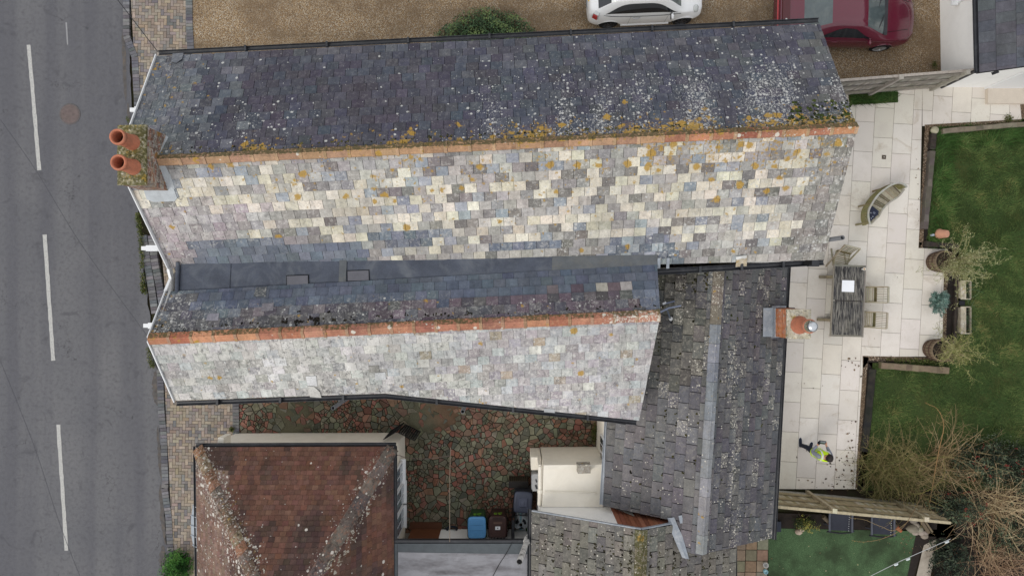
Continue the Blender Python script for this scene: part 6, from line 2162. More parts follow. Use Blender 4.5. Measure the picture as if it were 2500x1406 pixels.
# ------------------------------------------------------------------ plants
random.seed(91)
def leaf(mb, p, s, col, up=None, asp=.5):
    n = Vector((random.gauss(0, 1), random.gauss(0, 1), random.gauss(0, 1) + .9)) if up is None else up + Vector((random.gauss(0, .5), random.gauss(0, .5), random.gauss(0, .5)))
    if n.length < 1e-3:
        n = Vector((0, 0, 1))
    n.normalize(); a = n.orthogonal().normalized(); b = n.cross(a); t = random.uniform(0, 6.28)
    u = (a * math.cos(t) + b * math.sin(t)) * s; v = (b * math.cos(t) - a * math.sin(t)) * s * asp
    p = Vector(p)
    mb.face([p - u, p - v * .9 + n * s * .12, p + u, p + v * .9 + n * s * .12], 0, col)
def stem(mb, p0, d, L, r, droop=.3, curl=.3, n=7, col=(.1, .08, .05), taper=.35, sides=4):
    p = Vector(p0); d = Vector(d).normalized(); pts, rr = [p.copy()], [r]
    side = Vector((random.gauss(0, 1), random.gauss(0, 1), random.gauss(0, .4))) * curl
    for k in range(n):
        d = (d + side / n + Vector((0, 0, -droop / n)) + Vector((random.gauss(0, .05), random.gauss(0, .05), random.gauss(0, .05)))).normalized()
        p = p + d * (L / n); 
        if p.z < .03:
            p.z = .03
        pts.append(p.copy()); rr.append(lerp(r, r * taper, (k + 1) / n))
    mb.tube(pts, rr, sides, 0, col, cap=False)
    return pts
def mound(mb, c, rx, ry, h, n, s, pal, lump=.18, f=2.2, zmin=0.0, asp=.5):
    for _ in range(n):
        t = random.uniform(0, 6.28); u = random.random()
        th = math.acos(1 - u * .98)
        d = Vector((math.cos(t) * math.sin(th), math.sin(t) * math.sin(th), math.cos(th)))
        k = random.random() ** .35
        lm = 1 + lump * noise.noise(Vector((d.x * f + c[0], d.y * f + c[1], d.z * f)))* 2
        p = Vector((c[0] + d.x * rx * k * lm, c[1] + d.y * ry * k * lm, c[2] + zmin + d.z * h * k * lm))
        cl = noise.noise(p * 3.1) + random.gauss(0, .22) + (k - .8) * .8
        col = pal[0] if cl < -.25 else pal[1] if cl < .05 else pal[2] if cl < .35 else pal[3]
        leaf(mb, p, s * random.uniform(.6, 1.3), ck(col, 9), Vector((d.x, d.y, d.z + .5)), asp)
# round bush on the gravel
bush = thing("round_bush", "dense dark green dome shaped bush on the gravel behind the far eave", "bush", (-.78, 7.45, .04))
mb = MB(); mound(mb, (-.78, 7.52, .05), 1.62, 1.22, 1.35, 15000, .04, [(44, 58, 38), (62, 84, 56), (84, 110, 74), (112, 132, 80)], .09, 3.5); mb.build("crown", m_leaf, bush)
mb = MB()
for _ in range(900):
    t = random.uniform(0, 6.28); r = random.random() ** .5; stem(mb, (-.78 + .5 * math.cos(t) * r, 7.45 + .4 * math.sin(t) * r, .05), (math.cos(t) * r * 1.2, math.sin(t) * r, 1.1), random.uniform(.9, 1.35), .006, 0, .2, 5, ck(random.choice([(110, 88, 62), (128, 106, 80), (92, 84, 50)]), 8), sides=3)
mb.build("stems", m_bark, bush)
# conifer at the pavement, bottom left
cf = thing("conifer_shrub", "bright green feathery conifer shrub between the pavement and the clay tiled house", "bush", tuple(W(444, 1372)))
p = W(443, 1374)
mb = MB(); mound(mb, (p.x, p.y, .05), .46, .52, .8, 3200, .045, [(32, 66, 28), (50, 96, 38), (70, 122, 50), (96, 144, 66)], .3, 4, asp=.28); mb.build("crown", m_leaf, cf)
mb = MB(); stem(mb, (p.x, p.y, 0), (0, 0, 1), .75, .03, 0, .1, 5, C(90, 70, 50)); mb.build("stem", m_bark, cf)
def weeds(name, label, pts, w, n, s, pal, cat="weeds", h=.12):
    mb = MB()
    for _ in range(n):
        i = random.randrange(len(pts) - 1); t = random.random()
        q_ = W(lerp(pts[i][0], pts[i + 1][0], t) + random.gauss(0, w), lerp(pts[i][1], pts[i + 1][1], t) + random.gauss(0, w), 0)
        if nz(q_.x, q_.y, 2.2, 3) < -.25:
            continue
        leaf(mb, (q_.x, q_.y, .04 + random.random() * h), s * random.uniform(.6, 1.3), ck(random.choice(pal), 10))
    o = mb.build(name, m_leaf); tag(o, label, cat); return o
WP = [(60, 76, 34), (84, 98, 46), (104, 112, 60), (76, 84, 40), (118, 112, 70)]
weeds("wall_weeds", "strip of green weeds and moss along the foot of the road gable", [(338, 520), (346, 560), (350, 620), (353, 690), (356, 715)], 3.2, 1500, .028, WP)
weeds("wall_weeds", "patch of green weeds at the corner of the lower road gable", [(366, 845), (372, 880), (378, 896)], 3.0, 380, .026, WP)
weeds("wall_weeds", "small tuft of weeds by the manhole side of the chimney gable", [(318, 285), (324, 300)], 4, 220, .028, WP)
weeds("courtyard_weeds", "green weeds along the foot of the cream wing wall", [(1452, 1035), (1450, 1060), (1445, 1095), (1440, 1112)], 4, 500, .03, WP)
weeds("courtyard_weeds", "few weeds growing on the brown door sill edge of the flat roof", [(1005, 1322), (1030, 1324), (1046, 1324)], 3, 0 + 90, .02, WP)
weeds("pavement_weed", "single green weed at the corner of the brick pavement", [(568, 1044), (570, 1050)], 3, 120, .03, WP)
weeds("gravel_weed", "small green weed on the gravel beside the white house", [(2276, 156), (2278, 164)], 4, 80, .03, WP)
weeds("edging_weed", "small green weed in the pebbles by the top sleeper", [(2455, 292), (2460, 292)], 4, 130, .03, WP)
weeds("edging_plants", "low green plants spilling over the pebbles above the weathered beam", [(2160, 878), (2230, 880), (2280, 882)], 3.5, 500, .028, WP)

# barrels with twiggy shrubs
m_oak = simple("barrel_wood", C(132, 114, 92), .85, .28, 5, 50, .3, streak=(30, 30, 1.2, .45, C(92, 76, 60)))
m_iron = simple("rusty_iron", C(92, 66, 54), .8, .25, 10, 60, .3)
def barrel(label, loc):
    root = thing("barrel_planter", label, "planter", loc, 0, "half barrel planters on the patio", local=True)
    mb = MB(); mb.lathe([(.265, 0), (.30, .14), (.325, .30), (.335, .46), (.33, .58), (.295, .585), (.285, .45)], (0, 0, 0), 30, 0)
    for k in range(22):
        t = k * 2 * math.pi / 22
        mb.tube([(.268 * math.cos(t), .268 * math.sin(t), 0), (.303 * math.cos(t), .303 * math.sin(t), .14), (.328 * math.cos(t), .328 * math.sin(t), .30), (.337 * math.cos(t), .337 * math.sin(t), .46), (.331 * math.cos(t), .331 * math.sin(t), .58)], .0055, 4, 1, cap=False)
    sub(mb, "staves", [m_oak, m_void], root)
    for z, r in ((.06, .285), (.20, .315), (.44, .341)):
        mb = MB(); mb.lathe([(r, z - .02), (r + .008, z - .02), (r + .012, z + .02), (r, z + .02)], (0, 0, 0), 30, 0); sub(mb, "hoop", m_iron, root)
    mb = MB(); mb.lathe([(.29, .50), (.15, .53), (0, .54)], (0, 0, 0), 20, 0); sub(mb, "soil", m_bed, root)
    return root
b1 = barrel("wooden half barrel planter at the upper inner corner of the patio", (13.36, .82, .048))
b2 = dup(b1, (13.25, -1.92, .048), .4, "wooden half barrel planter at the lower end beside the weathered beam")
def twiggy(label, c, R_, Hh, n, seed, pal):
    random.seed(seed)
    root = thing("twiggy_shrub", label, "shrub", c)
    mb, lf = MB(), MB()
    base = Vector(c)
    mb.tube([base, base + Vector((.02, .01, .22)), base + Vector((.0, 0, .5))], [.035, .03, .024], 6, 0, C(140, 124, 98))
    for _ in range(n):
        t = random.uniform(0, 6.28); sp = random.uniform(.15, 1.0)
        col = ck(random.choice([(172, 164, 120), (152, 146, 98), (188, 174, 134), (136, 134, 82)]), 9)
        L = Hh * random.uniform(.6, 1.05)
        P = stem(mb, base + Vector((0, 0, random.uniform(.05, .45))), (math.cos(t) * sp * R_, math.sin(t) * sp * R_, .75), L, .009, .12, .55, 8, col, .3, 4)
        for k in range(3, 9):
            for _q in range(2):
                p = P[min(k, len(P) - 1)]
                Q = stem(mb, p, (random.gauss(0, 1), random.gauss(0, 1), random.gauss(.4, .6)), random.uniform(.10, .32), .004, .1, .8, 4, col, .4, 3)
                for z in Q[1:]:
                    for _r in range(2):
                        leaf(lf, z + Vector((random.gauss(0, .018), random.gauss(0, .018), random.gauss(0, .018))), random.uniform(.012, .026), ck(random.choice(pal), 10), asp=.36)
    mb.build("branches", m_bark, root); lf.build("leaves", m_leaf, root)
    return root
OL = [(182, 184, 136), (158, 162, 108), (196, 194, 152), (138, 146, 88)]
twiggy("sparse twiggy olive shrub in the barrel at the upper patio corner", (13.38, .82, .56), .72, 1.45, 44, 5, OL)
twiggy("smaller yellow green twiggy shrub in the barrel by the weathered beam", (13.27, -1.92, .56), .6, 1.15, 36, 6, [(170, 170, 104), (148, 156, 86), (184, 176, 120), (122, 136, 70)])
random.seed(93)
for bx, by in ((13.36, .82), (13.25, -1.92)):
    mb = MB()
    for _ in range(90):
        t = random.uniform(0, 6.28); r = .22 * random.random() ** .5; stem(mb, (bx + r * math.cos(t), by + r * math.sin(t), .60), (random.gauss(0, 1), random.gauss(0, 1), .25), random.uniform(.12, .3), .004, .6, 1.2, 5, ck(random.choice([(134, 116, 90), (110, 92, 70), (156, 140, 112)]), 8), .6, 3)
    o = mb.build("dead_stalks", m_bark); tag(o, "tangle of dead brown stalks filling the %s half barrel" % ("upper" if by > 0 else "lower"), "dry stalks")
sp = thing("spurge_plant", "blue green spiky leaved bushy plant at the patio edge between the barrels", "plant", (13.38, -.40, .05))
mb, st_ = MB(), MB()
for _ in range(46):
    t = random.uniform(0, 6.28); k = random.random() ** .6
    P = stem(st_, (13.36, -.40, .05), (math.cos(t) * k * .8, math.sin(t) * k * .8, .9), random.uniform(.35, .62), .006, .1, .3, 6, C(110, 110, 84), .6, 3)
    for z in P[2:]:
        for a in range(9):
            w = a * .7 + random.random(); d = Vector((math.cos(w), math.sin(w), .35)); L = random.uniform(.05, .085); s = Vector((-d.y, d.x, 0)) * .011
            mb.face([z - s, z + s, z + d * L + s * .6, z + d * L * 1.25, z + d * L - s * .6], 0, ck(random.choice([(88, 116, 106), (104, 132, 122), (70, 98, 88), (128, 150, 140)]), 8))
mb.build("leaves", m_leaf, sp); st_.build("stems", m_bark, sp)

# ------------------------------------------------------------------ brambles and berry shrubs, lower right
def fountain(label, c, n, L, r, pal, leafn, lpal, seed, zb=.05, spread=1.0, lean=(0, 0), name="bramble_bush", cat="bush", ls=.022, drp=.9):
    random.seed(seed)
    root = thing(name, label, cat, (c[0], c[1], .05)); mb, lf = MB(), MB()
    for _ in range(n):
        t = random.uniform(0, 6.28); k = random.uniform(.2, 1.15) * spread
        o = Vector((c[0] + random.gauss(0, .28 * spread), c[1] + random.gauss(0, .28 * spread), zb))
        P = stem(mb, o, (math.cos(t) * k + lean[0], math.sin(t) * k + lean[1], random.uniform(.5, 1.1)), L * random.uniform(.5, 1.2), r * random.uniform(.6, 1.2), random.uniform(.4, 1.5) * drp, random.uniform(.2, 1.2), 12, ck(random.choice(pal), 9), .35, 4)
        for z in P[2:]:
            for _l in range(leafn):
                if random.random() < .7:
                    leaf(lf, z + Vector((random.gauss(0, .05), random.gauss(0, .05), random.gauss(0, .05))), ls * random.uniform(.6, 1.4), ck(random.choice(lpal), 10))
            if random.random() < .5:
                stem(mb, z, (random.gauss(0, 1), random.gauss(0, 1), random.gauss(.2, .6)), random.uniform(.1, .45), r * .4, .3, .9, 4, ck(random.choice(pal), 9), .5, 3)
    mb.build("stems", m_bark, root)
    if leafn:
        lf.build("leaves", m_leaf, root)
    return root
BRN = [(168, 144, 104), (148, 124, 88), (188, 164, 122), (130, 108, 74), (160, 136, 100)]
OLV = [(146, 140, 84), (130, 126, 74), (166, 154, 98), (116, 116, 64), (150, 128, 90)]
def gp(x, y):
    return tuple(W(x, y)[:2])
fountain("tangled olive brown leafless bramble spilling onto the patio corner", gp(2148, 1135), 200, 1.2, .008, OLV, 2, [(92, 96, 52), (110, 110, 64), (76, 84, 46)], 21, ls=.018)
fountain("bare yellow brown arching bramble behind the garden fence", gp(2210, 1150), 130, 1.5, .009, OLV + BRN[:2], 1, [(96, 96, 54), (120, 112, 70)], 22, ls=.016)
fountain("mass of bare brown arching stems in the middle of the thicket", gp(2290, 1130), 100, 1.7, .010, BRN, 0, None, 23, lean=(.2, .1))
fountain("pale tan bare stems arching at the right edge of the thicket", gp(2400, 1230), 150, 1.9, .011, [(204, 178, 138), (186, 160, 120), (218, 196, 154), (158, 132, 98)], 0, None, 24, lean=(.3, -.1), spread=1.3)
fountain("reddish brown bare stems sprawling over the bottom right corner", gp(2420, 1370), 130, 1.6, .010, [(178, 146, 114), (158, 126, 98), (196, 164, 132), (138, 110, 84)], 0, None, 25, lean=(.2, .1), spread=1.3)
DKG = [(34, 42, 34), (50, 60, 46), (66, 78, 58), (96, 106, 80)]
def evergreen(label, c, rx, ry, h, n, seed, s=.035, pal=DKG, berries=0):
    random.seed(seed); root = thing("evergreen_shrub", label, "shrub", (c[0], c[1], .05))
    mb = MB(); mound(mb, (c[0], c[1], .05), rx, ry, h, n, s, pal, .35, 3.0); mb.build("foliage", m_leaf, root)
    mb = MB()
    for _ in range(26):
        t = random.uniform(0, 6.28); stem(mb, (c[0], c[1], .03), (math.cos(t) * rx, math.sin(t) * ry, h), h * 1.05, .012, 0, .3, 6, C(84, 68, 54), .4, 4)
    mb.build("stems", m_bark, root)
    if berries:
        mb = MB()
        for _ in range(berries):
            t = random.uniform(0, 6.28); k = random.random() ** .5; b = Vector((c[0] + rx * k * math.cos(t), c[1] + ry * k * math.sin(t), .05 + h * math.sqrt(max(0, 1.05 - k * k)) + .03))
            for _q in range(7):
                el(mb, b + Vector((random.gauss(0, .03), random.gauss(0, .03), random.gauss(0, .015))), (.012, .012, .012), 0, 6)
        mb.build("berries", simple("red_berry", C(146, 44, 38), .5, .1, 10, 40, 0), root)
evergreen("dark evergreen shrub with red berries behind the arching stems", gp(2390, 1120), 1.15, .75, 1.0, 5200, 31, berries=14)
evergreen("dark evergreen shrub with red berries beyond the end of the fence", gp(2320, 1225), .8, .55, 1.1, 3400, 32, berries=12)
evergreen("dark evergreen shrub at the right edge below the lawn", gp(2490, 1140), .9, .8, 1.1, 4200, 33, berries=4)
evergreen("low dark evergreen shrub beside the pale garden path", gp(2308, 1355), .62, .72, .7, 3200, 34, pal=[(28, 36, 30), (40, 50, 40), (52, 64, 50), (74, 84, 66)])
evergreen("dark evergreen shrub filling the far right of the thicket", gp(2450, 1290), 1.0, .8, .8, 3600, 35)
random.seed(95)
# long individual arching canes
def cane(label, pts, r, col, leafs=True):
    root = thing("arching_cane", label, "cane", pts[0])
    P = [Vector(p) for p in spline_rows([list(p) for p in pts], 8)]
    mb = MB(); mb.tube(P, [lerp(r, r * .35, i / (len(P) - 1)) for i in range(len(P))], 5, 0, C(*col)); mb.build("stem", m_bark, root)
    mb = MB()
    for p in P[8:]:
        if random.random() < .6:
            leaf(mb, p + Vector((random.gauss(0, .02), random.gauss(0, .02), .01)), .018, ck((150, 130, 70), 10))
    mb.build("buds", m_leaf, root)
cane("long single cane arching high over the lawn to a yellow tip", [W(2270, 1225, .3), W(2290, 1110, 1.6), W(2304, 1040, 2.1), W(2290, 1000, 2.1), W(2270, 988, 2.0), W(2258, 982, 1.95)], .013, (150, 116, 74))
cane("long brown cane curving over the neighbour's turf", [W(2260, 1190, .6), W(2210, 1280, 2.2), W(2160, 1312, 2.2), W(2110, 1322, 2.0), W(2080, 1318, 1.8)], .010, (140, 112, 78))
cane("thin pale cane arching over the garden loungers", [W(2250, 1240, 1.0), W(2190, 1292, 2.0), W(2150, 1284, 2.1), W(2110, 1268, 2.0), W(2075, 1264, 1.9)], .009, (156, 134, 96))
cane("green cane sweeping in a loop above the bramble", [W(2180, 1190, .4), W(2240, 1205, 1.4), W(2300, 1170, 1.8), W(2304, 1110, 1.8)], .011, (122, 116, 62))
sb = thing("garden_shrub", "small shrub with yellow green leaves in the bed behind the fence", "shrub", gp(1958, 1272) + (.06,))
p = W(1958, 1272); mb = MB(); mound(mb, (p.x, p.y, .06), .36, .22, .5, 800, .03, [(48, 60, 36), (74, 88, 48), (112, 120, 58), (156, 148, 72)], .4, 4); mb.build("foliage", m_leaf, sb)
mb = MB()
for _ in range(14):
    t = random.uniform(0, 6.28); stem(mb, (p.x, p.y, .05), (math.cos(t), math.sin(t), 1.2), .5, .006, 0, .3, 5, C(110, 92, 66), .5, 3)
mb.build("stems", m_bark, sb)

# ------------------------------------------------------------------ small things in the gardens and courtyard
random.seed(97)
def sleeper(label, a, b, w, h, pal, z0=.05):
    mb = MB(); a, b = W(*a), W(*b); d = (b - a).normalized(); s = Vector((-d.y, d.x, 0))
    rows = []
    for k in range(12):
        c = a.lerp(b, k / 11) + s * random.uniform(-.008, .008); ww = w / 2 + random.uniform(-.008, .008)
        rows.append([c - s * ww + Vector((0, 0, z0)), c - s * ww + Vector((0, 0, h - .015)), c - s * (ww - .015) + Vector((0, 0, h + random.uniform(-.008, .004))), c + s * (ww - .015) + Vector((0, 0, h + random.uniform(-.008, .004))), c + s * ww + Vector((0, 0, h - .015)), c + s * ww + Vector((0, 0, z0))])
    for i in range(11):
        for j in range(5):
            mb.face([rows[i][j], rows[i + 1][j], rows[i + 1][j + 1], rows[i][j + 1]], 0, ck(pal[0] if (i * 7 + j) % 5 else pal[1], 2))
    mb.face(rows[0], 0, ck(pal[0])); mb.face(list(reversed(rows[-1])), 0, ck(pal[0]))
    tag(mb.build("timber_sleeper", m_sleeper), label, "sleeper", "timber edging round the lawn")
m_sleeper = simple("sleeper_wood", (1, 1, 1), .9, .3, 6, 50, .4, attr=True, dirt=C(78, 74, 58), dirt_amt=.5)
GW = [(132, 122, 106), (118, 108, 94), (146, 136, 118)]; DW = [(62, 54, 50), (52, 46, 44), (74, 66, 60)]
sleeper("long pale grey timber beam along the top edge of the lawn", (2292, 324), (2510, 305), .15, .22, GW)
sleeper("grey timber beam along the left lawn edge beside the pebble strip", (2268, 372), (2250, 560), .17, .22, [(92, 86, 80), (106, 100, 92), (80, 74, 68)])
sleeper("short dark timber beam at the top left corner of the lawn", (2272, 330), (2268, 368), .17, .20, DW)
sleeper("short dark timber beam ending at the upper barrel planter", (2252, 596), (2330, 602), .16, .22, DW)
sleeper("dark timber beam behind the concrete troughs", (2332, 650), (2322, 870), .10, .16, DW)
sleeper("pale weathered beam along the lower lawn edge near the lower barrel", (2142, 890), (2306, 903), .20, .24, [(128, 114, 92), (112, 98, 80), (146, 132, 108)])
sleeper("black stained edging board beside the bare lower lawn", (2126, 900), (2106, 1100), .22, .14, [(38, 36, 36), (44, 42, 42), (32, 30, 32)])
mb = MB(); p = W(2158, 384, .05); mb.box((p.x, p.y, .052), (.13, .13, .01), R(-3), 0, C(120, 108, 96)); 
for i in range(3):
    for j in range(3):
        if (i, j) != (1, 1):
            mb.box((p.x - .036 + i * .036, p.y - .036 + j * .036, .058), (.024, .024, .004), R(-3), 0, C(50, 46, 44))
mb.box((p.x, p.y, .06), (.03, .03, .006), 0, 0, C(210, 204, 194)); tag(mb.build("drain_cover", m_attr_rough), "small square drain cover set into a patio slab", "drain cover")
mb = MB(); p = W(2283, 318, .15); mb.lathe([(0, .0), (.10, .01), (.125, .05), (.115, .10), (.07, .13), (0, .135)], (p.x, p.y, .06), 18, 0, C(182, 176, 150)); tag(mb.build("round_stone", m_attr_rough), "pale round stone at the top left corner of the lawn", "stone")
pot = thing("flower_pot", "orange terracotta pot upturned at the lawn edge", "pot", tuple(W(2294, 572, .06)), R(-10), local=True)
TM = Matrix.Translation((0, 0, .13)) @ Matrix.Rotation(R(22), 4, 'Y')
mb = MB(); mb.lathe([(.15, -.13), (.155, -.06), (.14, -.05), (.115, .16), (.10, .17), (0, .165)], (0, 0, 0), 22, 0, mat=TM); sub(mb, "pot_body", m_terra_pale, pot)
mb = MB(); mb.lathe([(.157, -.13), (.165, -.125), (.163, -.07), (.155, -.06)], (0, 0, 0), 22, 0, mat=TM); sub(mb, "rim", m_terra_pale, pot)
mb = MB(); p = W(2276, 574, .1); mb.box((p.x, p.y, .10), (.10, .075, .09), .2, 0, C(176, 190, 204), taper=.8); mb.bar((p.x + .05, p.y, .12), (p.x + .16, p.y + .02, .16), .02, .02, 0, C(96, 84, 72)); tag(mb.build("watering_scoop", m_attr), "little pale blue scoop with stick handle left of the terracotta pot", "scoop")
def trough(label, y0, y1):
    root = thing("concrete_trough", label, "trough", (14.15, (y0 + y1) / 2, .05))
    mb = MB(); x0, x1 = 14.06, 14.40
    for (a, b, c_, d) in ((x0, x0 + .17, y0, y1), (x1 - .02, x1, y0, y1), (x0, x1, y0, y0 + .03), (x0, x1, y1 - .03, y1)):
        mb.prism([(a, c_), (b, c_), (b, d), (a, d)], .04, .26 if b - a < .2 and a == x0 else .25, 0, C(182, 170, 146), aux=(.2, .02, .5, .64))
    mb.build("trough_body", m_cap, root)
    mb = MB(); mb.prism([(x0 + .17, y0 + .03), (x1 - .02, y0 + .03), (x1 - .02, y1 - .03), (x0 + .17, y1 - .03)], .04, .16); mb.build("soil", m_bed, root)
    mb = MB()
    for k in range(26):
        t = random.random(); stem(mb, (x0 + .19 + random.random() * .12, lerp(y0, y1, t), .16), (random.gauss(.3, .5), random.gauss(0, .8), .8), random.uniform(.2, .5), .006, .4, .6, 6, ck(random.choice([(92, 118, 84), (116, 140, 108), (70, 98, 66)]), 8), .3, 3)
    o = mb.build("strappy_plant", m_leaf); tag(o, label.replace("grey concrete trough", "strappy green plant growing in the concrete trough").replace("long ", "").replace("shorter ", ""), "plant")
trough("shorter grey concrete trough nearer the upper barrel", -.36, .24)
trough("long grey concrete trough nearer the lower barrel", -1.44, -.58)
mb = MB(); mb.box((14.12, -.47, .13), (.18, .14, .2), 0, 0, C(26, 26, 34)); tag(mb.build("black_tub", m_attr), "small black square tub between the two concrete troughs", "tub")
mb = MB(); mb.lathe([(.33, 0), (.30, .55), (.31, .60), (.26, .70), (.12, .75), (0, .76)], (9.72, 6.42, .04), 24, 0, C(50, 56, 56)); mb.lathe([(.05, .75), (.05, .79), (0, .8)], (9.72, 6.42, .04), 10, 0, C(40, 44, 44)); tag(mb.build("compost_bin", m_attr), "dark round lidded bin on the gravel behind the timber fence", "compost bin")

# bins
m_bin = simple("bin_plastic", (1, 1, 1), .5, .1, 5, 40, .05, attr=True, spec=.4)
def wheelie(label, loc, rz, body, lid, hinge, mark, plate):
    root = thing("wheelie_bin", label, "bin", loc, rz, "wheeled bins in the courtyard", local=True)
    mb = MB(); rows = []
    for z, w, d, y in ((.10, .22, .24, .02), (.14, .225, .245, .02), (.96, .275, .32, 0), (.96, .29, .335, 0), (1.0, .29, .335, 0)):
        rows.append([Vector((w * a, d * b + y, z)) for a, b in ((-1, -.85), (-.85, -1), (.85, -1), (1, -.85), (1, .85), (.85, 1), (-.85, 1), (-1, .85))])
    for i in range(4):
        for j in range(8):
            mb.face([rows[i][j], rows[i][(j + 1) % 8], rows[i + 1][(j + 1) % 8], rows[i + 1][j]], 0, C(*body))
    mb.face(list(reversed(rows[0])), 0, C(*body)); sub(mb, "body", m_bin, root)
    mb = MB(); rows = []
    for z, w, d in ((1.0, .275, .325), (1.03, .275, .325), (1.055, .26, .31), (1.065, .21, .25), (1.058, .19, .22), (1.062, .17, .20)):
        ring_ = []
        for k in range(28):
            t = k * 2 * math.pi / 28; c_, s_ = math.cos(t), math.sin(t); e = .32
            ring_.append(Vector((w * math.copysign(abs(c_) ** e, c_), d * math.copysign(abs(s_) ** e, s_) + .0, z)))
        rows.append(ring_)
    mb.grid(rows, 0, C(*lid), True, True); mb.face(rows[-1], 0, C(*lid))
    if hinge:
        mb.bar((-.15, .26, 1.065), (.15, .26, 1.065), .09, .03, 0, C(*[c * .8 for c in lid])); mb.bar((-.13, .13, 1.068), (.13, .13, 1.068), .06, .02, 0, C(*hinge))
    else:
        for k in (-1, 1):
            mb.bar((-.2, .08 * k, 1.066), (.2, .08 * k, 1.066), .012, .006, 0, C(*[c * .92 for c in lid]))
    sub(mb, "lid", m_bin, root)
    mb = MB(); mb.tube([(-.2, -.33, 1.0), (-.2, -.40, 1.0), (.2, -.40, 1.0), (.2, -.33, 1.0)], .018, 8, 0, C(*[c * .7 for c in body]))
    for x in (-.1, 0, .1):
        mb.bar((x, -.33, 1.0), (x, -.40, 1.0), .02, .02, 0, C(*[c * .7 for c in body]))
    sub(mb, "handle", m_bin, root)
    for s in (-1, 1):
        mb = MB(); mb.lathe([(.06, -.03), (.1, -.03), (.1, .03), (.06, .03)], (s * .25, -.24, .10), 18, 0, mat=Matrix.Rotation(R(90), 4, 'Y')); sub(mb, "wheel", m_tyre, root)
    if mark:
        mb = MB()
        for (x, z, r_) in ((-.07, .80, .045), (.06, .80, .045)):
            y = .245 + .02 + (z - .14) / .82 * .055
            mb.tube([(x + r_ * math.cos(t), y + .012, z + r_ * math.sin(t)) for t in [k * .7 - .3 for k in range(8)]], .011, 5, 0, C(*mark))
        mb.bar((.0, .325, .74), (.13, .325, .70), .012, .03, 0, C(*mark)); mb.bar((-.12, .325, .735), (-.03, .325, .73), .012, .02, 0, C(*mark))
        sub(mb, "painted_mark", m_attr, root)
    if plate:
        mb = MB(); mb.box((0, -.02, 1.073), (.15, .10, .006), 0, 0, C(228, 230, 232)); mb.box((0, -.02, 1.077), (.04, .035, .003), 0, 0, C(96, 100, 104)); sub(mb, "label_plate", m_attr, root)
    return root
wheelie("green wheelie bin with a bright blue lid against the white wall", (-1.06, -7.22, .02), R(1), (44, 76, 44), (84, 150, 206), None, (96, 150, 40), False)
wheelie("brown wheelie bin with a white label on its lid", (-.43, -7.20, .02), R(0), (62, 40, 36), (70, 46, 42), (104, 78, 68), (110, 150, 36), True)
bk_ = wheelie("black blue wheelie bin with square moulded lid below the cream porch", (.33, -6.46, .02), R(-4), (38, 42, 52), (62, 68, 86), None, None, False)
mb = MB(); mb.box((0, 0, 1.075), (.30, .30, .03), 0, 0, C(72, 78, 98), taper=.75); mb.box((0, 0, 1.085), (.16, .2, .03), 0, 0, C(80, 86, 106), taper=.4); sub(mb, "lid_panel", m_bin, bk_)
mb = MB(); mb.prism([(-.1, -5.95), (.5, -5.95), (.5, -6.16), (-.1, -6.16)], .02, .62, 0, C(34, 30, 28))
for k in range(10):
    mb.bar((-.08 + k * .06, -5.94, .05), (-.08 + k * .06, -5.94, .62), .015, .015, 0, C(92, 82, 62))
tag(mb.build("trellis_crate", m_attr), "dark slatted crate behind the black blue wheelie bin", "crate")
# bag, trays and bits in the narrow yard
p = W(1271, 1268)
bag = thing("rubble_bag", "crumpled white and black patterned plastic bag beside the planter tray", "bag", (p.x, p.y, .02))
mb = MB(); rows = []
for i in range(8):
    th = i / 7 * 1.5; rows.append([Vector((p.x + (.05 + .22 * math.sin(th)) * math.cos(t) * (1 + .3 * nz(t, th, 1.3, 2)), p.y + (.05 + .22 * math.sin(th)) * math.sin(t) * (1 + .3 * nz(t, th, 1.1, 4)), .05 + .42 * math.cos(th) * (1 + .35 * nz(t, th, 1.7, 6)))) for t in [k * 2 * math.pi / 18 for k in range(18)]])
for i in range(7):
    for j in range(18):
        mb.face([rows[i][j], rows[i + 1][j], rows[i + 1][(j + 1) % 18], rows[i][(j + 1) % 18]], 0, C(44, 48, 54) if (i in (1, 2) and j % 6 < 3) else C(150, 196, 210) if j % 9 == 4 else C(214, 222, 228))
mb.build("bag_body", m_attr, bag)
mb = MB()
mb.prism([tuple(W(x, y)[:2]) for x, y in ((1280, 1272), (1302, 1272), (1302, 1308), (1280, 1308))], .02, .2, 0, C(220, 222, 222)); mb.prism([tuple(W(x, y)[:2]) for x, y in ((1283, 1276), (1302, 1276), (1302, 1304), (1283, 1304))], .2, .203, 0, C(46, 74, 36)); tray = tag(mb.build("planter_tray", m_attr), "white planter tray of short green grass under the white flue pipe", "planter")
mb = MB()
for _ in range(260):
    x, y = random.uniform(1284, 1300), random.uniform(1277, 1303); q_ = W(x, y); leaf(mb, (q_.x, q_.y, .22), .03, ck(random.choice([(44, 78, 34), (62, 98, 46), (36, 60, 30)]), 8), asp=.2)
o = mb.build("cress", m_leaf, tray)
p = W(1263, 1304); mb = MB(); mb.box((p.x, p.y, .08), (.16, .09, .12), R(-18), 0, C(60, 62, 62)); mb.box((p.x, p.y, .145), (.12, .06, .01), R(-18), 0, C(150, 158, 152)); tag(mb.build("small_box", m_attr), "small dark box with pale grey stripes on the yard floor", "box")
mb = MB(); mb.tube([W(1236, 1302, .1), W(1255, 1265, 1.3)], [.016, .014], 8, 0, C(92, 64, 48)); mb.box(tuple(W(1237, 1300, .1)), (.12, .08, .16), R(20), 0, C(70, 48, 40)); tag(mb.build("broom", m_bark), "brown broom leaning beside the brown wheelie bin", "broom")
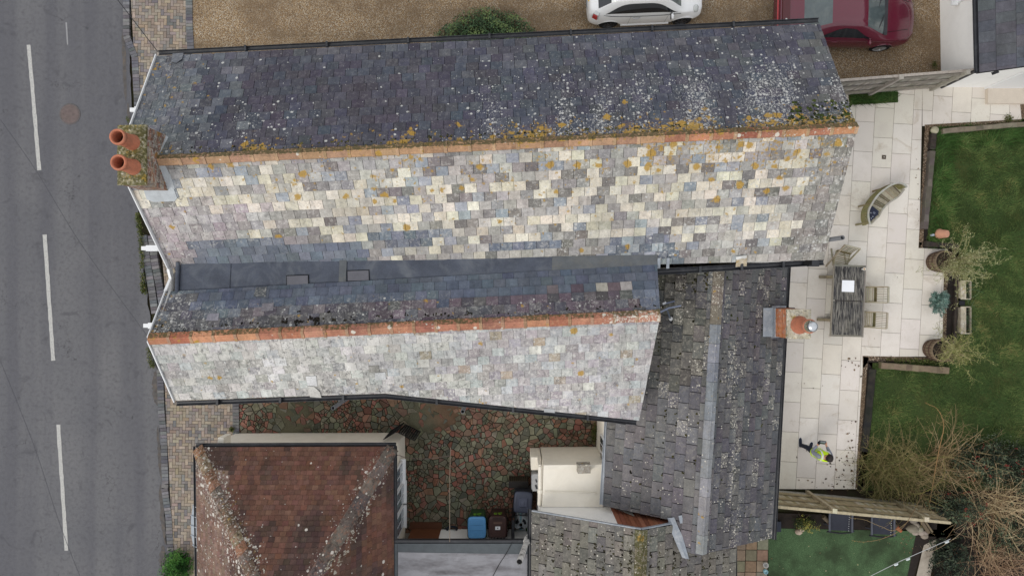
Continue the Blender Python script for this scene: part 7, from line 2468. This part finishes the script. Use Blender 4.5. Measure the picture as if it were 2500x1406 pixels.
p = W(1104, 1288); mb = MB(); mb.lathe([(.12, 0), (.14, .06), (.13, .14), (.10, .15), (.09, .05)], (p.x, p.y, .02), 18, 0, C(38, 44, 54), sx=1.35, sy=.75); mb.tube([(p.x - .15, p.y, .1), (p.x - .24, p.y + .02, .12)], .025, 8, 0, C(38, 44, 54)); tag(mb.build("watering_can", m_attr), "dark oval tub on the ground between the brown door and blue lidded bin", "tub")
# iron gate
def gate_leaf(mb, a, b, h):
    a, b = Vector((*a, 0)), Vector((*b, 0)); d = b - a
    for z in (.06, h * .5, h - .02):
        mb.bar(a + Vector((0, 0, z)), b + Vector((0, 0, z)), .022, .03, 0, C(22, 22, 24))
    for k in range(9):
        p = a + d * (k / 8); mb.bar(p + Vector((0, 0, .03)), p + Vector((0, 0, h)), .016, .016, 0, C(20, 20, 22))
    for k in range(8):
        for z in [.16 + .165 * q_ for q_ in range(int(h / .165) - 1)]:
            c_ = a + d * ((k + .5) / 8) + Vector((0, 0, z)); e = d.normalized() * .028
            mb.tube([c_ + e * math.cos(t) + Vector((0, 0, .055 * math.sin(t))) for t in [j * math.pi / 3 for j in range(7)]], .008, 4, 0, C(24, 24, 26))
gt = thing("iron_gate", "black wrought iron double gate with scroll work standing open at the cream wall corner", "gate", (-3.4, -4.4, .02))
mb = MB(); gate_leaf(mb, (-3.82, -4.50), (-3.42, -4.26), 1.35); mb.build("gate_leaf", m_attr, gt)
mb = MB(); gate_leaf(mb, (-3.38, -4.31), (-2.90, -4.54), 1.33); mb.build("gate_leaf", m_attr, gt)

# neighbour's garden
def lounger(label, loc):
    root = thing("garden_lounger", label, "lounger", loc, R(-3), "dark loungers behind the fence", local=True)
    mb = MB(); rows = []
    for y, z in ((-.42, .36), (-.22, .31), (0, .30), (.22, .32), (.40, .38)):
        rows.append([Vector((-.33, y, z)), Vector((-.16, y, z - .02)), Vector((0, y, z - .025)), Vector((.16, y, z - .02)), Vector((.33, y, z))])
    mb.grid(rows, 0, C(52, 55, 68)); sub(mb, "sling_seat", m_attr, root)
    for s in (-1, 1):
        mb = MB(); mb.tube([(s * .35, -.44, .38), (s * .35, 0, .34), (s * .35, .22, .36), (s * .35, .42, .42)], .034, 8, 0, C(84, 88, 100)); sub(mb, "side_rail", m_attr, root)
        for y in (-.34, .32):
            mb = MB(); mb.bar((s * .35, y, .0), (s * .35, y * .8, .36), .03, .03, 0, C(60, 64, 74)); sub(mb, "leg", m_attr, root)
    mb = MB(); mb.tube([(-.42, -.46, .37), (0, -.50, .36), (.3, -.46, .37), (.42, -.40, .37)], .025, 8, 0, C(34, 36, 42)); sub(mb, "end_bar", m_attr, root)
    mb = MB()
    for k in range(12):
        mb.box((.24, -.40 + k * .07, .375), (.018, .02, .012), 0, 0, C(176, 180, 184))
    sub(mb, "lacing", m_attr, root)
    return root
lg = lounger("dark grey sling lounger nearest the yellow green shrub behind the fence", (10.24, -7.12, .06))
dup(lg, (11.55, -7.24, .06), R(-3), "dark grey sling lounger nearest the pile of stones behind the fence")
for (x0, y0, x1, y1, lb_) in ((2010, 1260, 2036, 1284, "short brown log with orange end beside the first dark lounger"), (2172, 1272, 2200, 1296, "short brown log with orange end beside the lounger by the stones")):
    mb = MB(); a, b = W(x0, y0, .2), W(x1, y1, .2); m_ = a.lerp(b, .55); mb.tube([a, m_], .075, 10, 0, C(96, 84, 68)); mb.tube([m_, b], [.075, .05], 10, 0, C(166, 92, 58)); tag(mb.build("cut_log", m_bark), lb_, "log")
mb = MB(); p = W(1947, 1292); 
for (dx, dy, dz, r_) in ((0, 0, .10, .10), (.05, .08, .16, .08), (-.02, -.03, .06, .11), (.09, .14, .16, .05)):
    el(mb, Vector((p.x + dx, p.y + dy, .06 + dz)), (r_, r_ * .85, r_), 0, 12)
for i in range(len(mb.c)):
    mb.c[i] = [C(178, 160, 144)] * len(mb.c[i])
tag(mb.build("stone_ornament", m_attr_rough), "weathered pinkish stone ornament at the edge of the turf", "ornament")
for i, (x, y, r_, lb_) in enumerate(((2228, 1266, .15, "flat grey stone at the top of the stone pile by the fence end"), (2234, 1280, .12, "small pale stone below the top stone of the pile"), (2226, 1288, .20, "largest long grey stone of the pile beside the lounger"), (2242, 1290, .13, "brown grey stone in the middle of the pile"), (2232, 1298, .12, "rounded stone under the largest stone of the pile"), (2246, 1298, .13, "tan stone at the lower middle of the pile"), (2256, 1299, .11, "small tan stone beside the old timber plank"), (2254, 1306, .14, "lowest pale stone of the pile at the head of the path"))):
    mb = MB(); p = W(x, y); s_ = random.uniform(.7, .9); rows = []
    for k in range(6):
        th = k / 5 * 1.57; rows.append([Vector((p.x + r_ * math.sin(th) * math.cos(t) * (1 + .25 * nz(t, i, 1.1, 3)), p.y + r_ * s_ * math.sin(th) * math.sin(t) * (1 + .25 * nz(t, i, 1.3, 5)), .05 + r_ * .7 * math.cos(th))) for t in [q_ * 2 * math.pi / 12 for q_ in range(12)]])
    mb.grid(rows, 0, ck(random.choice([(150, 140, 128), (136, 124, 112), (160, 148, 132)]), 6), True, True)
    tag(mb.build("garden_stone", m_attr_rough), lb_, "stone", "pile of garden stones")
mb = MB()
a, b = W(2240, 1258, .25), W(2268, 1300, .12); mb.bar(a, b, .09, .05, 0, ck((112, 100, 76))); mb.bar(a + Vector((.12, 0, 0)), b + Vector((.1, .03, 0)), .05, .05, 0, ck((126, 112, 86)))
tag(mb.build("old_plank", m_wood), "leaning old timber planks between the stone pile and berry shrub", "plank")
for (y, c1, c2, lb_) in ((1374, (202, 200, 196), (150, 150, 150), "round white rimmed pot upper of two on the paving slabs"), (1390, (150, 196, 208), (180, 214, 222), "round pale blue pot lower of two on the paving slabs")):
    mb = MB(); p = W(1865, y); r_ = .085 if y < 1380 else .072; mb.lathe([(r_ * .8, .06), (r_, .18), (r_ * .86, .18), (r_ * .8, .12), (0, .12)], (p.x, p.y, 0), 18, 0, C(*c1)); mb.lathe([(r_ * .6, .122), (0, .135)], (p.x, p.y, 0), 14, 0, C(*c2)); tag(mb.build("small_pot", m_attr), lb_, "pot")
mb = MB(); mb.prism([(W(1888, 0).x, -7.30), (W(1898, 0).x, -7.30), (W(1898, 0).x, -7.62), (W(1888, 0).x, -7.62)], .06, .3, 0, C(40, 46, 60)); tag(mb.build("plastic_crate", m_attr), "dark blue plastic crate at the wing's gutter corner behind the fence", "crate")
ln = thing("washing_line", "white washing line strung diagonally over the turf and garden path", "washing line", tuple(W(2120, 1410, 2.0)))
mb = MB(); mb.tube([W(2050, 1446, 2.0), W(2130, 1403, 2.0), W(2200, 1368, 1.98), W(2320, 1315, 2.0)], .007, 5, 0, C(208, 210, 212)); mb.build("line", m_attr, ln)
for x, y in ((2188, 1377), (2217, 1364), (2312, 1322)):
    p = W(x, y, 1.99); mb = MB(); mb.bar(p + Vector((-.03, -.03, -.04)), p + Vector((.025, .035, .03)), .04, .05, 0, C(216, 224, 226)); mb.bar(p + Vector((.03, -.03, -.04)), p + Vector((-.015, .03, .03)), .03, .04, 0, C(190, 200, 206)); mb.build("peg", m_attr, ln)

# ------------------------------------------------------------------ cables and aerial
def cable(label, pts, r, col=(58, 58, 62)):
    P = [Vector(p) for p in spline_rows([list(p) for p in pts], 6)]
    mb = MB(); mb.tube(P, r, 5, 0, C(*col)); tag(mb.build("cable", m_attr), label, "cable")
cable("thin dark overhead cable reaching the far corner of the main roof", [W(240, -60, 5.6), W(310, 30, 5.3), W(386, 128, 4.72)], .010)
cable("thin dark overhead cable crossing the road to the lower gable", [W(-60, 210, 6), W(80, 405, 5.5), W(200, 600, 5.2), W(364, 826, 5.55)], .0065, (86, 86, 92))
cable("thin dark overhead cable crossing the lower left corner of the road", [W(-20, 830, 6), W(80, 1080, 5.6), W(150, 1290, 5.4), W(225, 1480, 5.4)], .006, (86, 86, 92))
cable("thin black cable lying across the grey felt flat roof", [W(1251, 1322, 2.37), W(1236, 1350, 2.375), W(1218, 1378, 2.375), W(1196, 1420, 2.375)], .009, (50, 50, 52))
cable("dark wire running from the clay tiled house towards the washing rope", [W(964, 1111, 2.0), W(975, 1111, 1.95), W(993, 1117, 1.6), W(1040, 1119, 1.5), W(1098, 1112, 1.7)], .009, (110, 92, 86))
cable("thin pale rope hanging straight across the courtyard to the flat roof", [W(1100, 1092, 1.9), W(1098, 1180, 1.95), W(1098, 1260, 2.1), W(1098, 1322, 2.36)], .010, (150, 132, 116))
ae = thing("tv_aerial", "broken grey television aerial lying at the end of the lower ridge", "aerial", (3.7, -.8, 3.6))
mb = MB()
mb.tube([W(1612, 762, 4.4), W(1632, 752, 4.0), W(1662, 746, 3.9)], .022, 8, 0, C(136, 146, 170)); mb.tube([W(1620, 742, 3.6), W(1647, 735, 3.7)], .020, 8, 0, C(120, 130, 156)); mb.tube([W(1627, 752, 3.9), W(1638, 782, 3.6)], .022, 8, 0, C(96, 104, 118)); mb.build("boom", m_attr, ae)
mb = MB(); mb.lathe([(.05, 0), (.055, .04), (0, .05)], tuple(W(1637, 778, 3.62)), 12, 0, C(220, 220, 220)); mb.box(tuple(W(1640, 782, 3.5)), (.14, .12, .12), .4, 0, C(40, 42, 46)); mb.build("bracket", m_attr, ae)
mb = MB(); mb.box(tuple(W(1622, 740, 3.62)), (.1, .05, .04), .5, 0, C(214, 216, 220)); mb.build("clamp", m_attr, ae)
for o in LOCALS:
    if "_local" in o:
        del o["_local"]
